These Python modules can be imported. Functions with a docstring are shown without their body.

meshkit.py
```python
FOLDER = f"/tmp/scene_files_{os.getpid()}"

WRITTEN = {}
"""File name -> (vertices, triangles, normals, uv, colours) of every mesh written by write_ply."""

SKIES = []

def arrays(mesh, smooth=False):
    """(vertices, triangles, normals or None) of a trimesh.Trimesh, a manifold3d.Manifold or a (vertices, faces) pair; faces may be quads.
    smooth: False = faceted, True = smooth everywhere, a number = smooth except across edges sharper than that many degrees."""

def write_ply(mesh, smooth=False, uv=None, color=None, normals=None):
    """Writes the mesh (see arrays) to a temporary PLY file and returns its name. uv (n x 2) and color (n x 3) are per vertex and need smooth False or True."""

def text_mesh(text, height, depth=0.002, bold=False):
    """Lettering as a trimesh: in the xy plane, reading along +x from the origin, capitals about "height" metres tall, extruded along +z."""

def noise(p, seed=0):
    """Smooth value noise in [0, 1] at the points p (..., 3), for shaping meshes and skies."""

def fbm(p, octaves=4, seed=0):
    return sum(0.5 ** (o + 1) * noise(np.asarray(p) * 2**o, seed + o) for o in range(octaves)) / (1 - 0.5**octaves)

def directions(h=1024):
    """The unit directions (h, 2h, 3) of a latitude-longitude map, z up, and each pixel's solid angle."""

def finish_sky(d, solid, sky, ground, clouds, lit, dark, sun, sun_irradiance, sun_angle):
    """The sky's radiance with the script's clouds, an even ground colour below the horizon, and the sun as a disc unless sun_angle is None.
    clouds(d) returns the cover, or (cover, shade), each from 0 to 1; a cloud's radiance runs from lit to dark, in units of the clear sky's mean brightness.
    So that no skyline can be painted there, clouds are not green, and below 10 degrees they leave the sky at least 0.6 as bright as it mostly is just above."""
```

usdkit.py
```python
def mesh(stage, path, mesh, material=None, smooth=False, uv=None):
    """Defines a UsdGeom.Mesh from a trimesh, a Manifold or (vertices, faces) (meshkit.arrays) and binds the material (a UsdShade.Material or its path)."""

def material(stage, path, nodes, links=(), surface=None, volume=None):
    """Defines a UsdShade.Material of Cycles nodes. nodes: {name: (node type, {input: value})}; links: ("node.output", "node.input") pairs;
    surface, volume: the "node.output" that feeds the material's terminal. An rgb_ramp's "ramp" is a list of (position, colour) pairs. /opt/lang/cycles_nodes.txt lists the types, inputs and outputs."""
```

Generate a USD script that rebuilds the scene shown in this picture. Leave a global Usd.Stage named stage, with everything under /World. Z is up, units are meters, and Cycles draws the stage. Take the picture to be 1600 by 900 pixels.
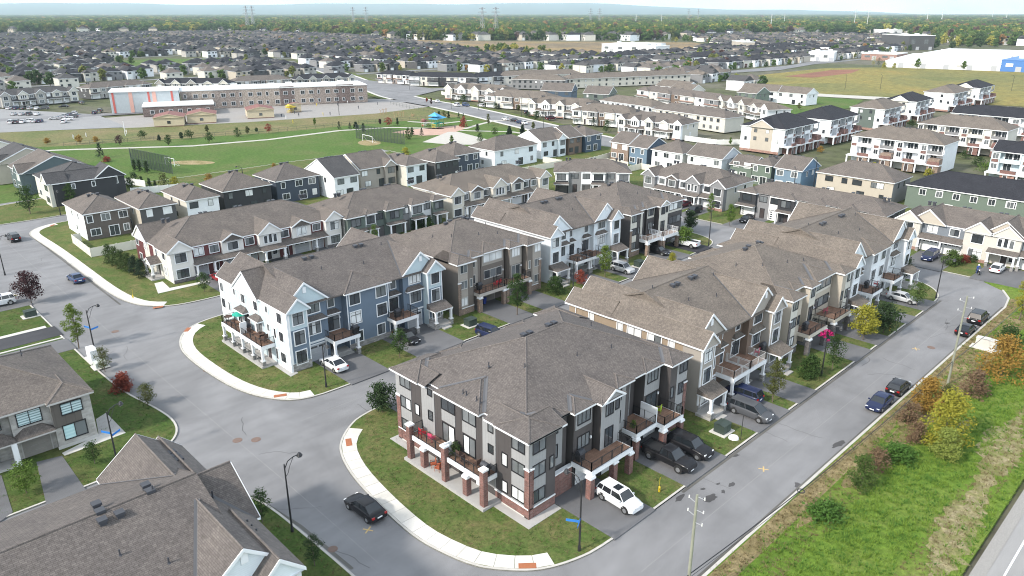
import math, random
import numpy as np, trimesh, usdkit, meshkit
from shapely.geometry import Polygon, LineString, Point, box as sbox
from shapely.ops import unary_union
from pxr import Usd, UsdGeom, UsdLux, UsdShade, Gf, Sdf, Vt

# ------------------------------------------------------------------ camera, sky, sun, exposure
stage = Usd.Stage.CreateInMemory()
UsdGeom.SetStageUpAxis(stage, 'Z')
world = UsdGeom.Xform.Define(stage, '/World')
stage.SetDefaultPrim(world.GetPrim())
FPX, HOR, CAMZ = 1165.0, 20.0, 44.0                 # focal length and horizon of the 1600 x 900 photograph
PITCH = math.atan((450 - HOR) / FPX)
HEAD = math.radians(44.2)                           # the streets run along x (right) and y (left)
CX, CY = -40.952, -39.907
EXPOSURE = 0.84
SUN_AZ = math.atan2(-0.985, 0.17); SUN_EL = math.radians(36)
cam = UsdGeom.Camera.Define(stage, '/World/camera')
_R = np.array([math.cos(HEAD), -math.sin(HEAD), 0]); _Fh = np.array([math.sin(HEAD), math.cos(HEAD), 0])
_F = _Fh * math.cos(PITCH) + np.array([0, 0, -math.sin(PITCH)]); _U = np.cross(_R, _F)
cam.AddTransformOp().Set(Gf.Matrix4d(*[float(x) for x in (*_R, 0, *_U, 0, *(-_F), 0, CX, CY, CAMZ, 1)]))
cam.CreateHorizontalApertureAttr(36.0); cam.CreateVerticalApertureAttr(20.25)
cam.CreateFocalLengthAttr(36.0 * FPX / 1600); cam.CreateClippingRangeAttr(Gf.Vec2f(0.5, 90000))
cam.CreateExposureAttr(EXPOSURE)
usdkit.material(stage, '/World/Looks/sky_air', {
    'sky': ('sky_texture', {'sky_type': 'single_scattering', 'sun_disc': False, 'sun_elevation': SUN_EL, 'sun_rotation': SUN_AZ, 'aerosol_density': 1.6}),
    'tc': ('texture_coordinate', {}), 'mp': ('mapping', {'scale': (1, 1, 3.2)}),
    'n': ('noise_texture', {'scale': 2.2, 'detail': 6.0, 'roughness': 0.6}),
    'r': ('rgb_ramp', {'ramp': [(0.36, (0, 0, 0)), (0.62, (1, 1, 1))]}),
    'mx': ('mix', {'color2': (7.0, 7.6, 8.0)}),
    'b': ('background_shader', {'strength': 0.135})},
    [('tc.generated', 'mp.vector'), ('mp.vector', 'n.vector'), ('n.fac', 'r.fac'), ('r.color', 'mx.fac'), ('sky.color', 'mx.color1'), ('mx.color', 'b.color')],
    surface='b.background')
dome = UsdLux.DomeLight.Define(stage, '/World/sky')
UsdShade.MaterialBindingAPI.Apply(dome.GetPrim()).Bind(UsdShade.Material.Get(stage, '/World/Looks/sky_air'))
dome.GetPrim().SetCustomDataByKey('kind', 'structure')
sun = UsdLux.DistantLight.Define(stage, '/World/sun')
sun.CreateIntensityAttr(0.72); sun.CreateAngleAttr(4.5); sun.CreateColorAttr(Gf.Vec3f(1.0, 0.94, 0.86)); sun.CreateNormalizeAttr(True)
_S = np.array([math.sin(SUN_AZ) * math.cos(SUN_EL), math.cos(SUN_AZ) * math.cos(SUN_EL), math.sin(SUN_EL)])
_z = _S; _x = np.cross([0, 0, 1.0], _z); _x /= np.linalg.norm(_x); _y = np.cross(_z, _x)
sun.AddTransformOp().Set(Gf.Matrix4d(*[float(v) for v in (*_x, 0, *_y, 0, *_z, 0, 0, 0, 200, 1)]))

# ------------------------------------------------------------------ surveying: a point of the photograph to a place on the ground
def ray(u, v):
    a, b = (u - 800) / FPX, (450 - v) / FPX
    return _R * a + _F + _U * b
def P(u, v, z=0.0):
    d = ray(u, v); t = (z - CAMZ) / d[2]
    return np.array([CX + d[0] * t, CY + d[1] * t])
def PP(pts, z=0.0): return [tuple(P(u, v, z)) for u, v in pts]
def project(x, y, z):
    d = np.array([x - CX, y - CY, z - CAMZ]); f = d @ _F
    return 800 + FPX * (d @ _R) / f, 450 - FPX * (d @ _U) / f, f
def rise(u, v, vt, z0=0.13):                         # height of something that stands at (u, v) and reaches up to row vt
    p = P(u, v, z0); lo, hi = 0.0, 60.0
    for _ in range(40):
        m = (lo + hi) / 2
        if project(p[0], p[1], z0 + m)[1] > vt: lo = m
        else: hi = m
    return lo

# ------------------------------------------------------------------ naming, meshes
used = {}
def numbered(path):
    n = used.get(path, 0); used[path] = n + 1
    return path if n == 0 else f'{path}_{n:03d}'
def tag(prim, label=None, cat=None, group=None, kind=None):
    prim = prim.GetPrim() if hasattr(prim, 'GetPrim') else prim
    for k, v in (('label', label), ('category', cat), ('group', group), ('kind', kind)):
        if v: prim.SetCustomDataByKey(k, v)
    return prim
def thing(name, label, cat, loc=(0, 0, 0), rz=0.0, group=None, scale=None):
    x = UsdGeom.Xform.Define(stage, numbered('/World/' + name))
    x.AddTranslateOp().Set(Gf.Vec3d(*map(float, loc))); x.AddRotateZOp().Set(float(rz))
    if scale: x.AddScaleOp().Set(Gf.Vec3f(*[float(s) for s in (scale if np.ndim(scale) else (scale,) * 3)]))
    return tag(x.GetPrim(), label, cat, group)
def dup(src, loc, rz=0.0, label=None, cat=None, group=None, scale=None):
    base = src.GetName()
    if base[-4] == '_' and base[-3:].isdigit(): base = base[:-4]
    x = UsdGeom.Xform.Define(stage, numbered('/World/' + base)); p = x.GetPrim()
    p.GetReferences().AddInternalReference(src.GetPath())
    x.ClearXformOpOrder()
    x.AddTranslateOp().Set(Gf.Vec3d(*map(float, loc))); x.AddRotateZOp().Set(float(rz))
    if scale: x.AddScaleOp().Set(Gf.Vec3f(*[float(s) for s in (scale if np.ndim(scale) else (scale,) * 3)]))
    was = src.GetCustomData()
    tag(p, label or was.get('label'), cat or was.get('category'), group or was.get('group'))
    p.SetInstanceable(True)
    return p

class MB:
    """Collects faces in metres with planar texture coordinates (v up the slope)."""
    def __init__(s): s.v, s.f, s.uv, s.n = [], [], [], 0
    def poly(s, *pts):
        p = np.asarray(pts, float); n = np.cross(p[1] - p[0], p[2] - p[0]); l = np.linalg.norm(n)
        if l < 1e-12 and len(p) > 3: n = np.cross(p[2] - p[0], p[3] - p[0]); l = np.linalg.norm(n)
        n = n / max(l, 1e-12)
        if abs(n[2]) > 0.999: U, V = np.array([1.0, 0, 0]), np.array([0, 1.0, 0])
        else:
            U = np.array([-n[1], n[0], 0]); U /= np.linalg.norm(U); V = np.cross(n, U)
        s.v.extend(p.tolist()); s.uv.extend(np.stack([p @ U, p @ V], 1).tolist())
        for i in range(1, len(p) - 1): s.f.append((s.n, s.n + i, s.n + i + 1))
        s.n += len(p)
        return s
    def box(s, x0, x1, y0, y1, z0, z1, bottom=True):
        if x1 < x0: x0, x1 = x1, x0
        if y1 < y0: y0, y1 = y1, y0
        a, b, c, d = (x0, y0, z0), (x1, y0, z0), (x1, y1, z0), (x0, y1, z0)
        e, f, g, h = (x0, y0, z1), (x1, y0, z1), (x1, y1, z1), (x0, y1, z1)
        for q in ((a, b, f, e), (b, c, g, f), (c, d, h, g), (d, a, e, h), (e, f, g, h)) + (((d, c, b, a),) if bottom else ()): s.poly(*q)
        return s
    def bar(s, p, q, r, r2=None, sides=6):
        p, q = np.asarray(p, float), np.asarray(q, float); r2 = r if r2 is None else r2
        t = (q - p) / np.linalg.norm(q - p); a = np.cross(t, [0, 0, 1.0] if abs(t[2]) < 0.9 else [1.0, 0, 0]); a /= np.linalg.norm(a); b = np.cross(t, a)
        A = [2 * math.pi * i / sides for i in range(sides)]
        R0 = [p + r * (math.cos(w) * a + math.sin(w) * b) for w in A]; R1 = [q + r2 * (math.cos(w) * a + math.sin(w) * b) for w in A]
        for i in range(sides): s.poly(R0[i], R0[(i + 1) % sides], R1[(i + 1) % sides], R1[i])
        s.poly(*R1); s.poly(*R0[::-1])
        return s
    def add(s, m, off=(0, 0, 0)):
        v, f = np.asarray(m.vertices) + off, np.asarray(m.faces)
        s.v.extend(v.tolist()); s.uv.extend(v[:, :2].tolist()); s.f.extend((f + s.n).tolist()); s.n += len(v)
        return s
    def build(s, name, mat, parent=None, smooth=False, kind=None):
        root = str(parent.GetPath()) if parent is not None else '/World'
        path = numbered(root + '/' + name)
        v, f = np.array(s.v), np.array(s.f)
        if smooth: m = usdkit.mesh(stage, path, (v, f), mat, smooth=smooth)
        else: m = usdkit.mesh(stage, path, (v, f), mat, uv=np.array(s.uv))
        if kind: tag(m, kind=kind)
        return m.GetPrim()
def put(mesh, name, mat, parent=None, smooth=False):
    root = str(parent.GetPath()) if parent is not None else '/World'
    return usdkit.mesh(stage, numbered(root + '/' + name), mesh, mat, smooth=smooth).GetPrim()
def sheet(poly, z, name, mat, parent=None, z0=None, kind='structure', smooth=False):
    """A shapely polygon as a flat sheet at height z, or a slab from z0 up to z."""
    mb = MB(); polys = [poly] if poly.geom_type == 'Polygon' else [g for g in poly.geoms if g.geom_type == 'Polygon']
    for p in polys:
        v, f = trimesh.creation.triangulate_polygon(p, engine='earcut')
        mb.add(trimesh.Trimesh(np.column_stack([v, np.full(len(v), z)]), f, process=False))
        if z0 is not None:
            for ring in (p.exterior, *p.interiors):
                c = np.array(ring.coords)
                if (ring is p.exterior) != ring.is_ccw: c = c[::-1]
                for a, b in zip(c[:-1], c[1:]): mb.poly((*a, z0), (*b, z0), (*b, z), (*a, z))
    o = mb.build(name, mat, parent)
    if parent is None and kind: tag(o, kind=kind)
    return o

# ------------------------------------------------------------------ materials
MATS = {}
def L(name): return '/World/Looks/' + name
def mat(key, nodes, links, surface='p.BSDF'):
    if key not in MATS: MATS[key] = usdkit.material(stage, L(key), nodes, links, surface)
    return MATS[key]
def mulc(c, k): return tuple(min(1.0, x * k) for x in c)
def plain(key, c, rough=0.6, var=0.12, scale=1.5, metallic=0.0, spec=0.4):
    return mat(key, {'g': ('geometry', {}), 'n': ('noise_texture', {'scale': scale, 'detail': 4.0}),
                     'm': ('mix', {'color1': mulc(c, 1 - var), 'color2': mulc(c, 1 + var)}),
                     'p': ('principled_bsdf', {'roughness': rough, 'metallic': metallic, 'specular_ior_level': spec})},
               [('g.position', 'n.vector'), ('n.fac', 'm.fac'), ('m.color', 'p.base_color')])
def siding(key, c, lap=0.16, vertical=False):
    return mat(key, {'uv': ('uvmap', {'attribute': 'st'}), 'mp': ('mapping', {'scale': (1.0 / lap, 0, 0) if vertical else (0, 1.0 / lap, 0)}),
                     'sx': ('separate_xyz', {}), 'ad': ('math', {'math_type': 'add'}), 'fr': ('math', {'math_type': 'fraction'}),
                     'rl': ('rgb_ramp', {'ramp': [(0.0, (0.72, 0.72, 0.72)), (0.12, (1, 1, 1)), (1, (1, 1, 1))]}),
                     'g': ('geometry', {}), 'n': ('noise_texture', {'scale': 0.8, 'detail': 5.0}),
                     'm': ('mix', {'color1': mulc(c, 0.9), 'color2': mulc(c, 1.08)}), 'mu': ('mix', {'mix_type': 'multiply', 'fac': 0.8}),
                     'bp': ('bump', {'strength': 0.5, 'distance': 0.012}),
                     'p': ('principled_bsdf', {'roughness': 0.55, 'specular_ior_level': 0.35})},
               [('uv.UV', 'mp.vector'), ('mp.vector', 'sx.vector'), ('sx.x', 'ad.value1'), ('sx.y', 'ad.value2'), ('ad.value', 'fr.value1'), ('fr.value', 'rl.fac'),
                ('g.position', 'n.vector'), ('n.fac', 'm.fac'), ('m.color', 'mu.color1'), ('rl.color', 'mu.color2'), ('mu.color', 'p.base_color'), ('fr.value', 'bp.height'), ('bp.normal', 'p.normal')])
def brick(key, c, w=0.21, h=0.075, mortar=(0.3, 0.27, 0.25), var=0.35):
    return mat(key, {'uv': ('uvmap', {'attribute': 'st'}), 'b': ('brick_texture', {'scale': 1.0, 'brick_width': w, 'row_height': h, 'mortar_size': 0.009, 'mortar_smooth': 0.3, 'bias': -0.1, 'color1': mulc(c, 1 - var), 'color2': mulc(c, 1 + var), 'mortar': mortar}),
                     'g': ('geometry', {}), 'n': ('noise_texture', {'scale': 1.3, 'detail': 5.0}), 'r': ('rgb_ramp', {'ramp': [(0.3, (0.8, 0.8, 0.8)), (0.7, (1.15, 1.15, 1.15))]}),
                     'mu': ('mix', {'mix_type': 'multiply', 'fac': 1.0}), 'bp': ('bump', {'strength': 0.5, 'distance': 0.01, 'invert': True}),
                     'p': ('principled_bsdf', {'roughness': 0.85, 'specular_ior_level': 0.2})},
               [('uv.UV', 'b.vector'), ('g.position', 'n.vector'), ('n.fac', 'r.fac'), ('b.color', 'mu.color1'), ('r.color', 'mu.color2'), ('mu.color', 'p.base_color'), ('b.fac', 'bp.height'), ('bp.normal', 'p.normal')])
def shingle(key, c, far=False):
    return mat(key, {'uv': ('uvmap', {'attribute': 'st'}), 'b': ('brick_texture', {'scale': 1.0, 'brick_width': 0.30, 'row_height': 0.145, 'offset': 0.37, 'offset_frequency': 3, 'mortar_size': 0.012, 'mortar_smooth': 0.4, 'bias': 0.0, 'color1': mulc(c, 0.87), 'color2': mulc(c, 1.13), 'mortar': mulc(c, 0.46)}),
                     'wn': ('noise_texture', {'scale': 3.1, 'detail': 2.0}),
                     'n': ('noise_texture', {'scale': 0.35, 'detail': 6.0, 'roughness': 0.65}), 'r': ('rgb_ramp', {'ramp': [(0.3, (0.82, 0.82, 0.83)), (0.7, (1.14, 1.13, 1.11))]}),
                     'r2': ('rgb_ramp', {'ramp': [(0.35, (0.86, 0.86, 0.86)), (0.65, (1.1, 1.1, 1.1))]}),
                     'mu': ('mix', {'mix_type': 'multiply', 'fac': 1.0}), 'm2': ('mix', {'mix_type': 'multiply', 'fac': 1.0}), 'bp': ('bump', {'strength': 0.5, 'distance': 0.02, 'invert': True}),
                     'p': ('principled_bsdf', {'roughness': 0.92, 'specular_ior_level': 0.25})},
               [('uv.UV', 'b.vector'), ('uv.UV', 'n.vector'), ('uv.UV', 'wn.vector'), ('n.fac', 'r.fac'), ('wn.fac', 'r2.fac'), ('b.color', 'mu.color1'), ('r.color', 'mu.color2'), ('mu.color', 'm2.color1'), ('r2.color', 'm2.color2'), ('m2.color', 'p.base_color'), ('b.fac', 'bp.height'), ('bp.normal', 'p.normal')])
def glassy(key, c, rough=0.06, stripes=None):
    if stripes is None:
        return mat(key, {'oi': ('geometry', {}), 'n': ('noise_texture', {'scale': 0.55, 'detail': 1.0}), 'm': ('mix', {'color1': mulc(c, 0.5), 'color2': mulc(c, 1.6)}), 'p': ('principled_bsdf', {'roughness': rough, 'specular_ior_level': 0.6})},
                   [('oi.position', 'n.vector'), ('n.fac', 'm.fac'), ('m.color', 'p.base_color')])
    return mat(key, {'uv': ('uvmap', {'attribute': 'st'}), 'sx': ('separate_xyz', {}), 'mm': ('math', {'math_type': 'multiply', 'value2': 1.0 / stripes[0]}), 'fr': ('math', {'math_type': 'fraction'}),
                     'r': ('rgb_ramp', {'ramp': [(0, c), (0.55, c), (0.6, stripes[1]), (1, stripes[1])]}), 'p': ('principled_bsdf', {'roughness': rough, 'specular_ior_level': 0.5})},
               [('uv.UV', 'sx.vector'), ('sx.y', 'mm.value1'), ('mm.value', 'fr.value1'), ('fr.value', 'r.fac'), ('r.color', 'p.base_color')])
def grassy(key, cols, scale=0.16, fine=3.5, ramp=(0.3, 0.45, 0.58, 0.72), bump=0.5):
    """Mown or rough grass: broad dry and green patches, broken up by a fine grain."""
    return mat(key, {'g': ('geometry', {}), 'n': ('noise_texture', {'scale': scale, 'detail': 8.0, 'roughness': 0.7, 'distortion': 0.5}),
                     'f': ('noise_texture', {'scale': fine, 'detail': 5.0, 'roughness': 0.7}), 'fr': ('rgb_ramp', {'ramp': [(0.25, (0.55, 0.55, 0.5)), (0.5, (1, 1, 1)), (0.75, (1.45, 1.42, 1.3))]}),
                     'r': ('rgb_ramp', {'ramp': list(zip(ramp, cols))}), 'mu': ('mix', {'mix_type': 'multiply', 'fac': 1.0}),
                     'bp': ('bump', {'strength': bump, 'distance': 0.12}), 'p': ('principled_bsdf', {'roughness': 0.9, 'specular_ior_level': 0.1})},
               [('g.position', 'n.vector'), ('g.position', 'f.vector'), ('n.fac', 'r.fac'), ('f.fac', 'fr.fac'), ('r.color', 'mu.color1'), ('fr.color', 'mu.color2'), ('mu.color', 'p.base_color'), ('f.fac', 'bp.height'), ('bp.normal', 'p.normal')])
def leafy(key, c1, c2, c3):
    return mat(key, {'g': ('geometry', {}), 'r': ('rgb_ramp', {'ramp': [(0.0, c1), (0.5, c2), (1.0, c3)]}), 'p': ('principled_bsdf', {'roughness': 0.65, 'specular_ior_level': 0.25}),
                     't': ('translucent_bsdf', {}), 'x': ('mix_closure', {'fac': 0.22})},
               [('g.random_per_island', 'r.fac'), ('r.color', 'p.base_color'), ('r.color', 't.color'), ('p.BSDF', 'x.closure1'), ('t.BSDF', 'x.closure2')], 'x.closure')
def asphalt(key, c, patch=0.25):
    return mat(key, {'g': ('geometry', {}), 'n': ('noise_texture', {'scale': 0.09, 'detail': 7.0, 'roughness': 0.6, 'distortion': 0.8}), 'f': ('noise_texture', {'scale': 14.0, 'detail': 3.0}),
                     'mp': ('mapping', {'scale': (0.25, 0.9, 1)}), 'k': ('noise_texture', {'scale': 0.8, 'detail': 4.0}), 'kr': ('rgb_ramp', {'ramp': [(0.35, (0.93, 0.93, 0.93)), (0.6, (1.04, 1.04, 1.04))]}),
                     'r': ('rgb_ramp', {'ramp': [(0.3, mulc(c, 1 - patch)), (0.7, mulc(c, 1 + patch * 0.5))]}), 'fr': ('rgb_ramp', {'ramp': [(0.3, (0.86, 0.86, 0.86)), (0.7, (1.12, 1.12, 1.12))]}),
                     'mu': ('mix', {'mix_type': 'multiply', 'fac': 1.0}), 'm2': ('mix', {'mix_type': 'multiply', 'fac': 1.0}), 'bp': ('bump', {'strength': 0.15, 'distance': 0.01}), 'p': ('principled_bsdf', {'roughness': 0.85, 'specular_ior_level': 0.3})},
               [('g.position', 'n.vector'), ('g.position', 'f.vector'), ('g.position', 'mp.vector'), ('mp.vector', 'k.vector'), ('k.fac', 'kr.fac'), ('n.fac', 'r.fac'), ('f.fac', 'fr.fac'), ('r.color', 'mu.color1'), ('fr.color', 'mu.color2'), ('mu.color', 'm2.color1'), ('kr.color', 'm2.color2'), ('m2.color', 'p.base_color'), ('f.fac', 'bp.height'), ('bp.normal', 'p.normal')])

ROAD = asphalt('road_asphalt', (0.2, 0.199, 0.203)); DRIVE = asphalt('driveway_asphalt', (0.135, 0.135, 0.14), 0.2); FRESH = asphalt('fresh_asphalt', (0.035, 0.035, 0.042), 0.2)
CONC = plain('concrete', (0.52, 0.5, 0.46), 0.85, 0.13, 0.9); KERB = plain('kerb_concrete', (0.44, 0.42, 0.385), 0.85, 0.18, 1.5); PATIO = plain('patio_concrete', (0.36, 0.35, 0.335), 0.85, 0.15, 1.2)
WHITE = plain('white_trim', (0.7, 0.71, 0.72), 0.45, 0.04); BLACK = plain('black_metal', (0.022, 0.022, 0.024), 0.45, 0.2); GREY = plain('grey_metal', (0.3, 0.31, 0.32), 0.45)
SASH = plain('black_sash', (0.02, 0.02, 0.022), 0.4); VENT = plain('vent_plastic', (0.045, 0.047, 0.055), 0.5); TACTILE = plain('tactile_plate', (0.33, 0.12, 0.055), 0.7); IRON = plain('cast_iron', (0.16, 0.11, 0.09), 0.8, 0.3, 4)
GLASS = glassy('dark_glass', (0.035, 0.04, 0.045)); GLASS2 = glassy('mid_glass', (0.12, 0.13, 0.135)); BLIND = glassy('white_blind_glass', (0.62, 0.66, 0.66), 0.2)
ZEBRA = glassy('zebra_blind_glass', (0.5, 0.62, 0.63), 0.15, (0.28, (0.2, 0.29, 0.3))); AQUA = glassy('aqua_blind_glass', (0.42, 0.62, 0.63), 0.12, (0.4, (0.5, 0.68, 0.68)))
WOOD = brick('deck_boards', (0.25, 0.15, 0.105), 3.0, 0.14, (0.06, 0.04, 0.03), 0.15); BEAM = WHITE
SH1 = shingle('weathered_shingle', (0.146, 0.127, 0.114)); SH2 = shingle('brown_shingle', (0.131, 0.116, 0.108)); SH3 = shingle('black_shingle', (0.03, 0.031, 0.038)); SH4 = shingle('tan_shingle', (0.163, 0.14, 0.12)); SHG = shingle('grey_shingle', (0.08, 0.078, 0.08))
LAWN = grassy('lawn_grass', [(0.06, 0.1, 0.024), (0.082, 0.112, 0.033), (0.115, 0.12, 0.045), (0.17, 0.145, 0.07)], 0.3)
LAWN2 = grassy('green_lawn_grass', [(0.042, 0.075, 0.018), (0.058, 0.09, 0.024), (0.085, 0.1, 0.034), (0.14, 0.12, 0.055)], 0.22)
# ------------------------------------------------------------------ the ground, streets and lawns
FARG = grassy('suburb_ground', [(0.075, 0.075, 0.05), (0.09, 0.1, 0.05), (0.12, 0.115, 0.085), (0.17, 0.16, 0.14)], 0.012, 0.15, bump=0.0)
FIELDG = grassy('playing_field_grass', [(0.06, 0.115, 0.024), (0.075, 0.128, 0.03), (0.095, 0.13, 0.04), (0.12, 0.13, 0.05)], 0.05, 1.2, bump=0.2)
SCHOOLG = grassy('school_lawn_grass', [(0.1, 0.125, 0.045), (0.135, 0.14, 0.06), (0.17, 0.15, 0.075), (0.2, 0.16, 0.09)], 0.05, 1.0, bump=0.2)
MEADOW = grassy('meadow_grass', [(0.11, 0.125, 0.045), (0.16, 0.155, 0.06), (0.21, 0.18, 0.06), (0.24, 0.17, 0.06)], 0.012, 0.25, bump=0.4)
DRYG = grassy('dry_field_grass', [(0.13, 0.11, 0.075), (0.18, 0.14, 0.09), (0.24, 0.17, 0.09), (0.16, 0.15, 0.07)], 0.008, 0.08, bump=0.0)
VERGE = grassy('verge_grass', [(0.075, 0.14, 0.02), (0.105, 0.17, 0.026), (0.15, 0.19, 0.045), (0.2, 0.19, 0.085)], 0.09, 2.2, (0.3, 0.48, 0.62, 0.74), 1.0)
WEEDS = grassy('dry_weeds', [(0.11, 0.12, 0.045), (0.19, 0.155, 0.075), (0.25, 0.2, 0.11), (0.31, 0.25, 0.15)], 0.5, 4.0, bump=1.0)
MULCH = plain('mulch', (0.11, 0.07, 0.045), 0.95, 0.4, 6); GRAVEL = plain('gravel', (0.26, 0.25, 0.235), 0.95, 0.35, 9)
SANDY = plain('pale_paving', (0.27, 0.255, 0.24), 0.9, 0.12, 0.3); HILL = plain('wooded_hill', (0.035, 0.055, 0.03), 0.95, 0.4, 0.004)
CONCPATH = plain('path_concrete', (0.42, 0.4, 0.36), 0.9, 0.1, 0.6); TRACK = grassy('trodden_verge', [(0.13, 0.16, 0.045), (0.19, 0.18, 0.08), (0.26, 0.225, 0.135), (0.31, 0.265, 0.18)], 0.7, 3.0)

def smooth_ring(pts, n=2):
    p = np.asarray(pts, float)
    for _ in range(n):
        q = np.roll(p, -1, 0); p = np.stack([0.75 * p + 0.25 * q, 0.25 * p + 0.75 * q], 1).reshape(-1, 2)
    return p
ring = [(r * math.cos(a), r * math.sin(a)) for r in (24000,) for a in np.linspace(0, 2 * math.pi, 72, endpoint=False)]
sheet(Polygon(ring), -0.35, 'ground', FARG)
sheet(sbox(-60, -16.4, 106, 176), 0.0, 'street', ROAD)
BA = Polygon(smooth_ring([(-8.8, 3), (-9.1, 6), (-8.7, 11.6), (-7.9, 17.3), (-6.8, 21.1), (-5.6, 23.4), (-3.4, 25.5), (-0.4, 27.2), (8, 27.6), (80, 27.6), (91, 27.4), (94.6, 25), (95.2, 19), (95.2, 3), (95.3, -2.5), (92.1, -5.8), (88, -7.2), (70, -7.2), (14, -7.2), (1.8, -7.2), (-1.5, -6.5), (-4.2, -5.3), (-6.2, -3.3), (-7.8, -1)]))
BE = Polygon(smooth_ring([(3.7, 34.4), (-3.4, 34.7), (-6.3, 38), (-8, 43), (-8.6, 49), (-8.7, 57), (-7.9, 61.6), (-5.8, 65.6), (-2.2, 68), (4, 68.3), (30, 68.3), (80, 68.3), (88, 68), (93, 64), (93.7, 58), (93.7, 46), (92.8, 38.6), (89.2, 35), (80, 34.4), (30, 34.4)]))
BK = Polygon(smooth_ring([(8, 76.2), (-1, 76.6), (-4.3, 78.4), (-6.9, 82), (-8.1, 90), (-8, 108), (-8, 125), (-8.5, 137), (-8.2, 141.5), (-5.3, 145.2), (-1, 146.4), (10, 146.6), (100, 146.8), (140, 147), (158, 146), (165.5, 138), (166, 100), (166, 60), (166, 0), (166, -80), (112, -80), (107, -40), (104.5, -24), (103.9, -12), (104, -4), (103.8, 10), (103.6, 45), (103.4, 60), (101, 70), (94, 75.4), (84, 76.2)]))
BV = Polygon([(-60, -60), (-60, -15.2), (30, -15.2), (82, -15.4), (90, -15.6), (95.6, -15.2), (100.3, -13.4), (103.0, -10), (104.6, -24), (107, -40), (112, -80), (300, -80), (300, -29.8), (300, -100), (-60, -100)]).buffer(0)
BV = Polygon([(-80, -15.2), (30, -15.2), (82, -15.4), (92, -15.5), (97, -14.8), (100.6, -13.0), (103.2, -9.6), (105, -22), (107, -29.8), (-80, -30.6)])
BW = Polygon(smooth_ring([(-18.7, 96), (-18.7, 66.8), (-18.4, 58), (-18, 51.5), (-16.7, 45.2), (-16.3, 41), (-17.1, 37.8), (-19.2, 35.7), (-22.5, 34.2), (-35, 34), (-58, 34), (-60, 36), (-60, 60), (-60, 100), (-58, 104), (-40, 104), (-22, 104), (-19, 101)]))
BS = Polygon(smooth_ring([(-16.9, 21.8), (-16.1, 18.8), (-15.8, 13.3), (-15.5, 5), (-15.5, -10), (-18, -14.5), (-30, -15), (-58, -15), (-60, -12), (-60, 10), (-58, 26), (-40, 26.4), (-24, 26.3), (-19.5, 25)]))
BN = Polygon(smooth_ring([(-22, 176), (-22, 156), (-18, 153.4), (-8, 152.8), (1.6, 152.6), (10, 153.2), (60, 153.4), (106, 153.4), (106, 176)], 1))
TOP = 0.13
for poly, name, m in ((BA, 'lawn', LAWN), (BE, 'lawn', LAWN), (BK, 'lawn', LAWN), (BW, 'lawn', LAWN2), (BS, 'lawn', LAWN2), (BN, 'lawn', LAWN)):
    sheet(poly, 0.112, name, m, z0=-0.3)
    sheet(poly.difference(poly.buffer(-0.22)), 0.14, 'kerb', KERB, z0=-0.3)
verge = sheet(BV, 0.1, 'verge', VERGE, z0=-0.35)
sheet(LineString([(-80, -15.3), (30, -15.3), (82, -15.5), (92, -15.6), (97, -14.9), (100.7, -13.1)]).buffer(0.14, cap_style=2), 0.14, 'kerb', KERB, z0=-0.3)
sheet(Polygon([(-80, -15.45), (82, -15.65), (92, -15.75), (97, -15.2), (97, -16.9), (60, -17.3), (-80, -17.1)]), 0.106, 'dry_strip', WEEDS)
rng = random.Random(5)
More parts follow.
